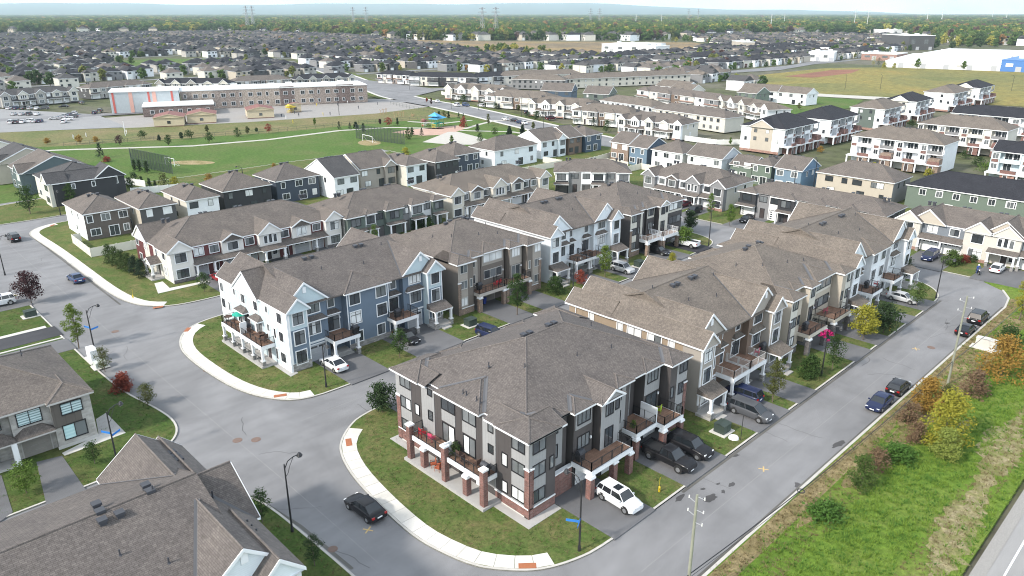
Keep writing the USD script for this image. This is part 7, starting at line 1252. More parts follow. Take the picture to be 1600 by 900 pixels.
cabinet(146, 562, 'white tall cabinet left of its low neighbour under the street lamp', 0.9, 2.0, 1.7, WHITE); cabinet(157, 573, 'low pale cabinet beside the tall white one', 1.3, 1.2, 0.8, plain('pale_green_cabinet', (0.5, 0.55, 0.5), 0.5)); cabinet(1539, 545, 'pale concrete utility box by the orange shrubs', 1.1, 2.4, 1.5, CONC, 0)
x, y = P(1146, 686); mb = MB(); mb.bar((x, y, 0.1), (x, y, 0.32), 0.6, 0.5, 12); tag(mb.build('access_lid', WHITE), 'white round access lid beside the dark transformer box', 'lid'); x, y = P(1157, 688, .13); mb = MB(); mb.bar((x, y, 0.1), (x, y, 3.2), 0.04, 0.04, 6); tag(mb.build('signpost', BLACK), 'thin black post beside the white round lid', 'post')
HYD = plain('yellow_hydrant', (0.5, 0.36, 0.02), 0.5)
for u, v, lab in ((1030, 768, 'yellow hydrant with marker post on the lawn before the corner block'), (208, 466, 'yellow hydrant on the lawn before the red and white row'), (1390, 516, 'yellow hydrant by the dark green tree at the kerb')):
    x, y = P(u, v, .13); t = thing('hydrant', lab, 'hydrant', (x, y, 0.11), 0, None, 0.72); mb = MB(); mb.bar((0, 0, 0), (0, 0, 0.75), 0.15, 0.13, 8); mb.bar((0, 0, 0.75), (0, 0, 0.9), 0.17, 0.06, 8); mb.build('barrel', HYD, t); mb = MB(); mb.bar((-0.26, 0, 0.5), (0.26, 0, 0.5), 0.07, 0.07, 6); mb.build('outlet', HYD, t); mb = MB(); mb.bar((0.1, 0.1, 0.6), (0.14, 0.12, 2.2), 0.025, 0.025, 5); mb.build('marker', HYD, t)

# ------------------------------------------------------------------ trees and shrubs near by
def at_tree(kind, col, label, u, vb, vt, wpx, n=2300, group=None, cat=None, leaf=None):
    x, y = P(u, vb, 0.13); h = rise(u, vb, vt); _, _, f = project(x, y, h / 2); return tree(kind, col, label, (x, y, 0.11), h * 1.02, wpx * f / FPX * 1.06, n, group, cat, leaf=leaf)
TR = [('round', 'dark', 'round dark green tree at the pavement end left of the corner block', 597, 644, 603, 40), ('oval', 'green', 'small green tree on the lawn before the slate blue front', 625, 559, 516, 27), ('column', 'green', 'narrow green tree before the taupe block', 808, 492, 430, 27), ('column', 'autumn', 'narrow green tree with orange top by the silver car', 945, 432, 384, 22), ('oval', 'red', 'small red tree before the white and pale blue block', 907, 447, 424, 20), ('bush', 'green', 'green bush left of the small red tree', 868, 457, 434, 26),
      ('column', 'autumn', 'yellow and green tree beside the left street lamp', 123, 543, 477, 27), ('oval', 'olive', 'young olive tree beside the white cabinet', 164, 580, 545, 22), ('bush', 'red', 'bright red shrub on the left lawn', 193, 609, 586, 31), ('oval', 'olive', 'small dark tree by the left kerb below the red shrub', 231, 634, 601, 25), ('oval', 'green', 'small tree on the lawn by the stone house', 148, 724, 692, 24), ('oval', 'lime', 'small light green tree left of the driveway', 42, 770, 726, 38), ('round', 'plum', 'dark purple round tree at the left edge', 49, 473, 428, 37), ('oval', 'green', 'green tree right of the large bottom left roof', 410, 816, 768, 30), ('oval', 'dark', 'small dark tree near the bottom kerb', 492, 884, 838, 26),
      ('oval', 'green', 'small green tree by the red and white row', 320, 456, 427, 19), ('round', 'gold', 'yellow green round tree by the beige block', 1348, 531, 480, 38), ('round', 'dark', 'dark green tree right of the yellow green one', 1380, 520, 478, 40), ('oval', 'green', 'green tree by the lamp with the pink basket', 1300, 578, 526, 26), ('column', 'olive', 'olive green tree before the tan block balconies', 1207, 628, 564, 28), ('bush', 'green', 'green bush between the tan and the beige block', 1265, 588, 558, 32), ('oval', 'mixed', 'small red and green tree by the grey car', 1432, 478, 444, 24), ('column', 'lime', 'tall light green tree before the grey gabled row', 1109, 340, 303, 13), ('column', 'lime', 'small light green tree on the lawn before the gabled row', 1140, 352, 320, 15), ('round', 'dark', 'dark tree at the end of the cream block', 1078, 360, 332, 20), ('round', 'lime', 'round light tree in front of the white pickup', 1068, 384, 356, 24), ('oval', 'dark', 'dark tree behind the bright white block', 1412, 440, 402, 24), ('bush', 'mixed', 'orange tinged shrub before the white garage doors', 1487, 414, 393, 26), ('bush', 'green', 'green shrub in the flower bed by the right driveway', 1520, 408, 398, 16), ('bush', 'red', 'red shrub in the flower bed by the right driveway', 1505, 410, 399, 17),
      ('oval', 'green', 'large green tree on the far left corner lawn', 47, 334, 293, 27), ('column', 'green', 'green tree against the charcoal gabled house', 113, 322, 288, 17), ('oval', 'lime', 'light tree by the modern middle row, left', 585, 378, 352, 13), ('bush', 'green', 'green shrub before the modern middle row, centre', 650, 358, 345, 17), ('bush', 'green', 'green shrub before the modern middle row, right', 668, 356, 340, 18), ('bush', 'gold', 'yellow shrub beyond the tan roof by the driveway', 1050, 408, 396, 12), ('column', 'gold', 'yellow green tree at the right edge behind the kerb', 1592, 500, 432, 22)]
for q in TR: at_tree(*q, n=1300 if q[0] == 'oval' else 2300)
SHR = [('bush', 'gold', 'large yellow shrub in the verge', 1474, 694, 618, 66, 3200), ('bush', 'pale', 'pale green small tree below the large yellow shrub', 1476, 716, 672, 40, 2200), ('bush', 'orange', 'orange shrub between the kerb and the large yellow shrub', 1446, 642, 594, 44, 2200), ('bush', 'orange', 'wide orange and yellow shrub behind the concrete box', 1564, 588, 530, 62, 3000), ('bush', 'mixed', 'orange and green shrub beside the kerb, lowest in the verge', 1345, 762, 714, 36, 2000), ('bush', 'dry', 'reddish dry shrub right of the wooden pole', 1521, 618, 582, 40, 1400), ('bush', 'dry', 'dry brown shrub behind the orange kerb shrub', 1420, 660, 632, 36, 1200), ('bush', 'dry', 'dry brown shrub left of the large yellow shrub', 1430, 690, 662, 30, 1200), ('bush', 'olive', 'olive shrub at the foot of the wooden pole', 1478, 632, 604, 30, 1200), ('bush', 'green', 'low green shrub at the verge top, right of the concrete box', 1575, 540, 512, 38, 1200), ('bush', 'weed', 'low dark green thicket in the verge, below the dry shrubs', 1400, 716, 699, 56, 1400), ('bush', 'dry', 'thin dry thicket beside the lowest orange shrub', 1368, 728, 702, 36, 1000), ('bush', 'weed', 'low green weeds in the verge under the cable coil', 1290, 806, 794, 60, 1200)]
for q in SHR: at_tree(*q)
for i, (u, v) in enumerate(((171, 410), (181, 414), (191, 419), (201, 423), (211, 428), (222, 433))): at_tree('cedar', 'cedar' if i < 4 else 'fir', f"dense cedar of the hedge before the red and white row, {['first', 'second', 'third', 'fourth', 'fifth', 'sixth'][i]} from the left", u, v, v - 27, 20, 1500, 'cedar hedge before the red and white row')
PK_ = [('fir', 'fir', 157, 246, 224, 13), ('oval', 'plum', 187, 227, 212, 13), ('bush', 'red', 167, 252, 245, 12), ('fir', 'dark', 211, 267, 250, 8), ('fir', 'dark', 219, 268, 250, 8), ('fir', 'dark', 230, 270, 252, 9), ('bush', 'dark', 210, 286, 270, 16), ('fir', 'dark', 222, 290, 276, 8), ('fir', 'dark', 234, 293, 279, 8), ('fir', 'dark', 243, 294, 282, 7), ('bush', 'olive', 257, 293, 272, 17), ('bush', 'gold', 273, 289, 277, 14), ('oval', 'green', 205, 300, 278, 12), ('bush', 'orange', 327, 284, 272, 14), ('bush', 'orange', 428, 262, 255, 8), ('bush', 'gold', 634, 242, 231, 13),
       ('oval', 'orange', 74, 225, 216, 10), ('oval', 'orange', 125, 224, 212, 10), ('oval', 'orange', 150, 223, 214, 9), ('round', 'green', 223, 216, 205, 12), ('fir', 'fir', 249, 219, 211, 6), ('oval', 'green', 264, 228, 211, 10), ('oval', 'dark', 284, 218, 207, 6), ('round', 'green', 296, 216, 204, 13), ('round', 'green', 328, 223, 208, 12), ('oval', 'olive', 324, 208, 196, 5), ('bush', 'green', 371, 213, 200, 11), ('oval', 'olive', 387, 210, 198, 6), ('round', 'red', 420, 208, 194, 10), ('oval', 'green', 401, 206, 200, 4), ('oval', 'lime', 492, 196, 185, 4), ('fir', 'fir', 530, 202, 190, 7), ('fir', 'fir', 547, 202, 192, 6), ('fir', 'fir', 556, 200, 191, 8), ('fir', 'dark', 568, 206, 193, 7), ('oval', 'plum', 594, 195, 186, 4), ('round', 'red', 607, 197, 184, 11), ('fir', 'dark', 621, 195, 184, 4), ('bush', 'green', 638, 217, 201, 11), ('fir', 'dark', 644, 211, 200, 7), ('fir', 'fir', 659, 212, 200, 7), ('bush', 'dark', 686, 184, 174, 5), ('oval', 'olive', 694, 186, 174, 9), ('fir', 'dark', 701, 185, 174, 4), ('fir', 'fir', 717, 185, 176, 5), ('fir', 'fir', 724, 187, 177, 5), ('bush', 'red', 724, 198, 185, 10), ('oval', 'olive', 763, 196, 178, 5), ('fir', 'dark', 746, 205, 194, 8), ('oval', 'mixed', 773, 212, 200, 10), ('fir', 'fir', 796, 211, 198, 9), ('fir', 'fir', 816, 209, 196, 9), ('bush', 'green', 750, 220, 208, 10), ('oval', 'olive', 833, 203, 191, 5), ('column', 'lime', 706, 226, 212, 6), ('oval', 'plum', 674, 165, 153, 3), ('oval', 'red', 667, 160, 153, 3), ('bush', 'green', 724, 158, 148, 12), ('bush', 'dark', 716, 155, 149, 9), ('bush', 'dark', 757, 165, 157, 11), ('bush', 'dark', 775, 169, 161, 9), ('bush', 'green', 838, 186, 175, 14), ('bush', 'dark', 826, 183, 175, 10), ('bush', 'green', 903, 193, 184, 14), ('oval', 'olive', 810, 175, 164, 5), ('bush', 'green', 948, 205, 188, 11), ('column', 'lime', 983, 206, 193, 9), ('fir', 'fir', 927, 197, 183, 8), ('bush', 'green', 1070, 214, 206, 12), ('fir', 'fir', 1132, 205, 199, 5), ('column', 'lime', 1141, 227, 215, 5), ('fir', 'fir', 1258, 152, 143, 4), ('oval', 'olive', 1248, 171, 161, 7), ('column', 'gold', 1364, 105, 88, 9), ('column', 'dark', 1372, 105, 90, 8), ('column', 'lime', 1433, 108, 92, 8), ('column', 'lime', 1505, 110, 96, 7), ('bush', 'gold', 1381, 106, 98, 7), ('bush', 'gold', 1397, 106, 99, 6), ('bush', 'orange', 1282, 292 - 55, 229, 10), ('bush', 'green', 1530, 258, 246, 22), ('bush', 'lime', 1540, 266, 256, 26), ('bush', 'gold', 1365, 262, 254, 12), ('bush', 'gold', 1450, 274, 264, 14), ('bush', 'green', 1507, 246, 236, 14), ('round', 'green', 1425, 198, 188, 16), ('bush', 'green', 1355, 300 - 62, 230, 10)]
KN = {'fir': 'dark conifer', 'oval': 'small tree', 'round': 'round tree', 'bush': 'bush', 'column': 'slim tree'}; CN = {'fir': 'dark green', 'dark': 'dark green', 'plum': 'dark red', 'red': 'red', 'olive': 'olive', 'gold': 'yellow', 'orange': 'orange', 'green': 'green', 'lime': 'light green', 'mixed': 'orange tinged'}
AREA = [(150, 275, 243, 300, 'by the left ball net'), (270, 640, 225, 290, 'at the near edge of the playing field'), (60, 340, 203, 230, 'along the school fence, left part'), (315, 480, 190, 230, 'along the school fence, middle part'), (480, 640, 180, 212, 'near the right ball net'), (630, 720, 172, 228, 'round the playground'), (720, 840, 176, 222, 'on the path lawns by the park road'), (660, 780, 145, 172, 'along the park road by the white gables'), (775, 1000, 155, 212, 'in front gardens along the park road'), (1060, 1270, 140, 240, 'near the small park'), (1340, 1510, 85, 112, 'at the white warehouse'), (1270, 1600, 185, 280, 'by the brick porch flats')]
cnt = {}
for kind, col, u, vb, vt, w in PK_:
    ar = next((a[4] for a in AREA if a[0] <= u <= a[1] and a[2] <= vb <= a[3]), 'in the middle distance'); base = f'{CN[col]} {KN[kind]}'.replace('dark green dark', 'dark'); n = cnt[(base, ar)] = cnt.get((base, ar), 0) + 1
    at_tree(kind, col, f"{ {1: '', 2: 'second ', 3: 'third ', 4: 'fourth ', 5: 'fifth '}.get(n, 'further ')}{base} {ar}" + (', counting from the left' if n > 1 else ''), u, vb, vt, w, 420, 'park and garden trees', leaf=0.2)
# grass that stands up: tufts on the verge and the near lawns
rs = np.random.default_rng(21)
def tuft_maker(c, h, n=16):
    def mk(pr):
        q = np.random.default_rng(n + int(h * 100)); v, f = [], []
        for i in range(n):
            a = q.uniform(0, 6.28); r_ = q.uniform(0, 0.16); b0 = np.array([r_ * math.cos(a), r_ * math.sin(a), 0]); w = np.array([-math.sin(a), math.cos(a), 0]) * 0.018; tip = b0 * q.uniform(1.2, 3.0) + [0, 0, h * q.uniform(0.6, 1.1)]
            k = len(v); v += [b0 - w, b0 + w, tip]; f.append((k, k + 1, k + 2))
        put((np.array(v), np.array(f)), 'blades', c, pr)
    return mk
TUF = [leafy('blade_bright', (0.16, 0.25, 0.035), (0.21, 0.3, 0.05), (0.28, 0.34, 0.09)), leafy('blade_green', (0.08, 0.17, 0.025), (0.11, 0.2, 0.035), (0.16, 0.23, 0.05)), leafy('blade_dry', (0.2, 0.16, 0.08), (0.26, 0.2, 0.11), (0.32, 0.26, 0.16))]
pts, idx, scl, rot = [], [], [], []
bvp = BV; 
for i in range(12000):
    x, y = rs.uniform(-2, 100), rs.uniform(-30, -15.6); u, v, f = project(x, y, 0)
    if not (-30 < u < 1640 and v < 930) or not bvp.contains(Point(x, y)): continue
    dry = meshkit.noise(np.array([[x * 0.12, y * 0.3, 0.0]]))[0] if hasattr(meshkit, 'noise') else 0
    k = 2 if (y > -17 and rs.random() < 0.8) or (y > -20 and dry > 0.05 and rs.random() < 0.6) else (1 if rs.random() < 0.35 else 0)
    if abs(y + 27.6) < 1.4 and rs.random() < 0.8: k = 2
    pts.append((x, y, 0.1)); idx.append(k); rot.append(rs.uniform(0, 360)); s = rs.uniform(0.6, 1.5) * (0.7 if k == 2 else 1); scl.append((s * 1.5, s * 1.5, s))
nb = len(pts)
instancer('verge_tufts', 'long grass standing in the verge beside the right hand street', 'grass', [('tuft', tuft_maker(c, 0.19)) for c in TUF], pts, idx, rot, scl)
pts, idx, scl, rot = [], [], [], []
B3 = [b for b in (BA, BE, BW, BS, BK)]; HARD = unary_union([sbox(0, 0, 25.2, 20.2), sbox(-2.2, 4, 0.4, 16.5), sbox(-0.4, 42.4, 24.6, 62), sbox(-2.6, 46, 0, 58.4), sbox(27.4, -.4, 93, 20.4), sbox(27, 41.8, 89, 62), sbox(1.6, 85, 35.4, 104), sbox(-60, 41.5, -23.3, 60), sbox(-60, -.6, -22.4, 24.5)] + [sbox(a, -7.3, b_, 2.6) for a, b_ in ((3.5, 9.6), (14.8, 22.4), (29.1, 36.4), (38.6, 43.4), (55, 60.4), (62.5, 66.8), (73.6, 77.6), (81, 86.6))] + [sbox(a, 34, b_, 44.6) for a, b_ in ((3, 8.9), (13.8, 21.8), (30.9, 36.2), (38.6, 43.8), (52, 57.4), (60.2, 65.6), (73.6, 87))] + [sbox(-60, 70, -18, 82.2), sbox(-60, 93.4, -18, 99.5), Polygon(PP([(57, 722), (97, 712), (141, 775), (75, 800)])), Polygon(PP([(97, 708), (163, 675), (197, 676), (150, 694)])), sbox(-1.4, 41.4, 3, 46.2), sbox(-1, -1, 3.4, 4.2)])
OK_ = [b.buffer(-0.3).difference(HARD) for b in B3]; OK_[0] = OK_[0].difference(BA.difference(BA.buffer(-2.0)).intersection(sbox(-20, -8, -1.5, 26))); OK_[1] = OK_[1].difference(BE.difference(BE.buffer(-2.0)).intersection(sbox(-20, 34, 0, 69))); OK_[4] = OK_[4].difference(BK.difference(BK.buffer(-2.0)).intersection(sbox(-20, 70, 0, 150)))
from shapely.prepared import prep
OKP = [prep(o) for o in OK_]
for o, b, n in zip(OKP, OK_, (7000, 5000, 4500, 3000, 3500)):
    x0, y0, x1, y1 = b.bounds; x0, x1, y1 = max(x0, -48), min(x1, 60), min(y1, 115)
    for i in range(n * 2):
        x, y = rs.uniform(x0, x1), rs.uniform(y0, y1)
        if not o.contains(Point(x, y)): continue
        u, v, f = project(x, y, 0)
        if not (-20 < u < 1620 and v < 920): continue
        pts.append((x, y, 0.1)); idx.append(rs.choice([0, 1, 1, 1, 2])); rot.append(rs.uniform(0, 360)); s = rs.uniform(0.4, 0.9); scl.append((s * 1.5, s * 1.5, s * (1.0 if rs.random() < 0.05 else 0.4)))
instancer('lawn_tufts', 'short uneven grass on the lawns round the near blocks', 'grass', [('tuft', tuft_maker(c, 0.3)) for c in (LEAF['green'], TUF[1], LEAF['dry'])], pts, idx, rot, scl)
# ------------------------------------------------------------------ things on balconies, the playgrounds, people
def chair(label, x, y, z, rz, m):
    t = thing('garden_chair', label, 'chair', (x, y, z), rz); mb = MB(); mb.poly((-.28, -.28, .42), (.28, -.28, .42), (.28, .25, .36), (-.28, .25, .36)); mb.box(-.28, .28, -.28, .25, .34, .36); mb.build('seat', m, t); mb = MB(); mb.box(-.28, .28, .24, .3, .36, .95); mb.build('backrest', m, t)
    for sx in (-1, 1): mb = MB(); mb.bar((sx * .27, -.25, 0), (sx * .27, -.25, .6), .025, .025, 5); mb.bar((sx * .27, .27, 0), (sx * .27, .27, .6), .025, .025, 5); mb.bar((sx * .27, -.28, .6), (sx * .27, .28, .6), .03, .03, 5); mb.build('leg', m, t)
def bbq(label, x, y, z, rz=0):
    t = thing('barbecue', label, 'barbecue', (x, y, z), rz); mb = MB(); mb.box(-.6, .6, -.28, .28, .75, .9); mb.box(-.4, .4, -.25, .25, .08, .75); mb.build('cart', BLACK, t); m = trimesh.creation.cylinder(0.32, 0.8, sections=16); m.apply_transform(trimesh.transformations.rotation_matrix(math.pi / 2, [0, 1, 0])); m.apply_translation([0, 0, 0.95]); put(m, 'hood', VENT, t, smooth=40)
def table(label, x, y, z, r, m):
    t = thing('patio_table', label, 'table', (x, y, z), 0); mb = MB(); mb.bar((0, 0, .7), (0, 0, .74), r, r, 16); mb.build('top', m, t); mb = MB(); mb.bar((0, 0, 0), (0, 0, .7), .05, .05, 6); mb.bar((0, 0, 0), (0, 0, .04), r * .5, r * .5, 10); mb.build('stand', BLACK, t)
DBL = plain('dark_blue_plastic', (0.03, 0.06, 0.3), 0.5); PINKM = plain('pink_plastic', (0.5, 0.06, 0.12), 0.5); REDM = plain('red_plastic', (0.45, 0.02, 0.03), 0.5); TEAL = plain('teal_cloth', (0.02, 0.3, 0.22), 0.8); WICK = plain('brown_wicker', (0.075, 0.045, 0.035), 0.9, 0.3, 8)
zD = 0.13 + 2.98
chair('pink garden chair on the left balcony of the corner block', -0.9, 13.0, zD, 100, PINKM); chair('red garden chair on the left balcony of the corner block', -1.0, 14.4, zD, 80, REDM); bbq('covered barbecue at the near end of the left balcony', -0.9, 4.9, zD, 90); bbq('pale topped barbecue on the wide balcony of the corner block', 7.2, 0.1, zD, 0)
for i, (x, y, rz, lab) in enumerate(((-0.9, 8.6, 90, 'brown wicker chair by the plant on the left balcony'), (-1.3, 7.4, 0, 'brown wicker chair, middle one on the left balcony'), (-0.7, 6.3, 180, 'brown wicker chair by the covered barbecue'))): chair(lab, x, y, zD, rz, WICK)
tree('bush', 'green', 'green potted plant on the left balcony of the corner block', (-0.8, 9.5, zD), 1.2, 1.4, 1000, cat='plant')
for i, (x, y) in enumerate(((-1.3, 11.6), (-0.7, 11.9), (-1.2, 12.5))): chair(f"orange striped chair under the left balcony, {['nearest the pillar', 'by the wall', 'farthest'][i]}", x, y, 0.42, 200 + 20 * i, plain('orange_stripe', (0.35, 0.1, 0.05), 0.8, 0.5, 9))
for i, (x, y, lab) in enumerate(((-2.2, 59.0, 'dark patio set on the long balcony of the white end, far part'), (-1.8, 50.2, 'dark patio table on the long balcony of the white end'),)): table(lab, x + 0.4, y - 1.2, zD, 0.6, WICK)
for i, (x, y) in enumerate(((-1.9, 51.0), (-1.2, 49.0), (-1.8, 47.2), (-1.2, 48.0), (-2.0, 56.0))): chair(f"dark wicker chair on the long balcony of the white end, {['first', 'second', 'third', 'fourth', 'far'][i]} one", x, y, zD, 60 * i, WICK)
bbq('black barbecue on the long balcony of the white end', -1.5, 52.6, zD, 90)
t = thing('patio_umbrella', 'teal patio umbrella on the long balcony of the white end', 'umbrella', (-1.3, 55.0, zD)); mb = MB(); mb.bar((0, 0, 0), (0, 0, 2.1), .025, .025, 6); mb.build('pole', WHITE, t); mb = MB()
for i in range(8): a, b_ = i * .785, (i + 1) * .785; mb.poly((1.1 * math.cos(a), 1.1 * math.sin(a), 1.75), (1.1 * math.cos(b_), 1.1 * math.sin(b_), 1.75), (0, 0, 2.15))
mb.build('canopy', TEAL, t)
for x, y, lab in ((8.6, 41.6, 'covered barbecue on the left balcony of the slate blue front'), (16.2, 42.4, 'black barbecue on the right balcony of the slate blue front'), (32.0, 42.5, 'dark barbecue on the balcony of the taupe block'), (43.0, 0.2, 'dark barbecue on the right balcony of the tan block'), (53.5, -0.5, 'barbecue on the left balcony of the beige block'), (76.5, 0.4, 'barbecue on the white block balcony')): bbq(lab, x, y, zD)
for x, y, m, lab in ((35.0, 42.0, REDM, 'bright red chair on the balcony of the taupe block'), (36.0, 42.2, REDM, 'second red chair on the balcony of the taupe block'), (20.4, 0.3, plain('lime_plastic', (0.3, 0.42, 0.03), 0.5), 'lime green chair on the balcony above the black car'), (41.6, 0.2, PINKM, 'pink cushioned chair on the right balcony of the tan block'), (61.5, 0.3, PINKM, 'pink chair on the beige block balcony'), (78.5, -0.2, REDM, 'dark red chair on the white block balcony'), (17.0, 42.6, WICK, 'wicker chair on the right balcony of the slate blue front')): chair(lab, x, y, zD, 200, m)
tree('bush', 'lime', 'small lime potted plant on the balcony above the pickup', (15.9, 0.3, zD), 0.8, 0.7, 500, cat='plant')
def bin_(label, x, y, m, rz=0):
    t = thing('wheelie_bin', label, 'bin', (x, y, 0.15), rz); mb = MB(); q0 = [(-.24, -.24, .05), (.24, -.24, .05), (.24, .24, .05), (-.24, .24, .05)]; q1 = [(-.3, -.32, 1.0), (.3, -.32, 1.0), (.3, .32, 1.0), (-.3, .32, 1.0)]
    for i in range(4): mb.poly(q0[i], q0[(i + 1) % 4], q1[(i + 1) % 4], q1[i])
    mb.build('bin_body', m, t); mb = MB(); mb.box(-.33, .33, -.35, .37, 1.0, 1.07); mb.build('lid', m, t); mb = MB(); mb.bar((-.28, .26, .12), (.28, .26, .12), .12, .12, 8); mb.build('wheels', RUB, t)
bin_('dark blue bin beside the black pickup truck', 13.7, 0.4, DBL, 10); bin_('black bin behind the pillar of the corner block', 4.5, 1.0, BLACK, 0); bin_('dark green bin by the cream block wall', 112.9, 45.6, GRBOX, 90); bin_('black bin by the slate blue front steps', 9.6, 43.6, BLACK, 0); bin_('dark blue bin by the taupe block garage', 33.6, 43.2, DBL, 0)
# a rider on a small motorcycle
from manifold3d import Manifold
def figure(joints, bones, edge=0.05):
    acc = None
    for a, b_ in bones:
        (p, r), (q, s) = joints[a], joints[b_]; h = Manifold.batch_hull([Manifold.sphere(r, 12).translate(p), Manifold.sphere(s, 12).translate(q)]); acc = h if acc is None else acc + h
    mm = acc.refine_to_length(edge).to_mesh(); m = trimesh.Trimesh(mm.vert_properties[:, :3], mm.tri_verts, process=True); trimesh.smoothing.filter_taubin(m, iterations=8); return m
SKIN = plain('skin', (0.4, 0.24, 0.17), 0.6)
x, y = P(1527, 428, 0.15)
ride = thing('motorcycle', 'small dark motorcycle with a rider on the right edge driveway', 'motorcycle', (x, y, 0.15), 215)
for q in (-0.62, 0.62): mb = MB(); mb.bar((q, -.06, .3), (q, .06, .3), .3, .3, 16); w = mb.build('wheel', RUB, ride); mb = MB(); mb.bar((q, -.065, .3), (q, .065, .3), .19, .19, 12); mb.build('rim', RIM, w)
mb = MB(); mb.bar((-.55, 0, .55), (.35, 0, .62), .13, .16, 8); mb.bar((.35, 0, .62), (.62, 0, .3), .05, .04, 6); mb.bar((.3, 0, .6), (.42, 0, 1.0), .05, .04, 6); mb.bar((-.1, 0, .3), (.1, 0, .55), .18, .15, 8); mb.build('frame', BLACK, ride); mb = MB(); mb.box(-.6, .1, -.14, .14, .7, .78); mb.build('saddle', TRIMB, ride); mb = MB(); mb.bar((.42, -.35, 1.02), (.42, .35, 1.02), .02, .02, 6); mb.build('handlebar', GREY, ride); mb = MB(); mb.bar((.5, 0, .86), (.58, 0, .86), .1, .1, 10); mb.build('headlight', HEADL, ride)
J = {'pel': ((-.22, 0, .92), .15), 'ch': ((-.12, 0, 1.3), .17), 'nk': ((-.08, 0, 1.5), .06), 'hd': ((-.05, 0, 1.63), .105), 'fc': ((0.01, 0, 1.6), .075)}
BO = [('pel', 'ch'), ('ch', 'nk'), ('nk', 'hd'), ('hd', 'fc')]
for s, n in ((1, 'l'), (-1, 'r')):
    J.update({'sh' + n: ((-.1, s * .2, 1.42), .075), 'el' + n: ((.08, s * .32, 1.18), .055), 'wr' + n: ((.36, s * .3, 1.06), .04), 'ha' + n: ((.44, s * .29, 1.05), .038), 'hi' + n: ((-.2, s * .1, .9), .12), 'kn' + n: ((.2, s * .2, .72), .075), 'an' + n: ((.05, s * .2, .28), .05), 'to' + n: ((.24, s * .21, .24), .045)})
    BO += [('ch', 'sh' + n), ('sh' + n, 'el' + n), ('el' + n, 'wr' + n), ('wr' + n, 'ha' + n), ('pel', 'hi' + n), ('hi' + n, 'kn' + n), ('kn' + n, 'an' + n), ('an' + n, 'to' + n)]
rider = thing('person', 'person in blue jacket and white helmet sitting on the motorcycle', 'person', (x, y, 0.15), 215); put(figure(J, BO), 'body', plain('blue_clothing', (0.03, 0.06, 0.2), 0.8), rider, smooth=True)
m = trimesh.creation.icosphere(2, 0.15); m.apply_scale([1.1, 0.95, 1]); m.apply_translation([-.05, 0, 1.66]); put(m, 'helmet', WHITE, rider, smooth=True); m = trimesh.creation.icosphere(2, 0.085); m.apply_translation([0.045, 0, 1.6]); put(m, 'face', SKIN, rider, smooth=True)
for s in (1, -1):
    for k in range(4): mb = MB(); yy = s * (.24 + k * .024); mb.bar((.44, yy, 1.07), (.475, yy, 1.03), .011, .01, 5); mb.bar((.475, yy, 1.03), (.44, yy, 1.0), .01, .008, 5); mb.build('finger', SKIN, rider)
    mb = MB(); mb.bar((.42, s * .225, 1.04), (.45, s * .2, 1.0), .012, .01, 5); mb.build('thumb', SKIN, rider)
# small figures in the school yard
J2 = {'pel': ((0, 0, .78), .13), 'ch': ((0, 0, 1.12), .14), 'nk': ((0, 0, 1.3), .05), 'hd': ((0.01, 0, 1.44), .1)}; B2 = [('pel', 'ch'), ('ch', 'nk'), ('nk', 'hd')]
for s, n in ((1, 'l'), (-1, 'r')):
    J2.update({'sh' + n: ((0, s * .17, 1.24), .06), 'el' + n: ((.02, s * .24, .98), .045), 'ha' + n: ((.1, s * .25, .76), .04), 'hi' + n: ((0, s * .08, .76), .1), 'kn' + n: ((.05 * s, s * .1, .42), .065), 'an' + n: ((-.04 * s, s * .1, .07), .045), 'to' + n: ((.12 - .04 * s, s * .1, .04), .04)}); B2 += [('ch', 'sh' + n), ('sh' + n, 'el' + n), ('el' + n, 'ha' + n), ('pel', 'hi' + n), ('hi' + n, 'kn' + n), ('kn' + n, 'an' + n), ('an' + n, 'to' + n)]
fig = figure(J2, B2, 0.09); kid = {}
for i, (u, v, c) in enumerate(((447, 186, 'white'), (460, 178, 'dark'), (467, 182, 'dark'), (458, 193, 'yellow'), (505, 181, 'yellow'), (516, 180, 'dark'), (528, 166, 'dark'), (560, 170, 'dark'), (590, 164, 'dark'), (543, 162, 'white'), (495, 166, 'yellow'), (440, 183, 'dark'), (115, 217, 'white'), (135, 214, 'white'), (198, 209, 'white'), (711, 202, 'dark'))):
    xx, yy = P(u, v); lab = f"distant figure in {c} clothing on the school ground, {['by the climbing frame', 'on the lawn edge', 'near the yellow slide', 'on the lawn', 'on the right lawn', 'right of the lawn figure', 'by the end wall', 'in the yard corner', 'at the road fence', 'by the wall windows', 'in the yard centre', 'left of the frame', 'on the left lawn', 'second on the left lawn', 'by the white post', 'in the playground'][i]}"
    if c not in kid: kid[c] = t = thing('person', lab, 'person', (xx, yy, 0), 40 * i, 'people on the school ground', 1.05); put(fig, 'body', plain('clothing_' + c, {'white': (.6, .6, .6), 'dark': (.04, .045, .06), 'yellow': (.5, .4, .05)}[c], 0.8), t, smooth=True)
    else: dup(kid[c], (xx, yy, 0), 40 * i, lab, None, None, 1.05)
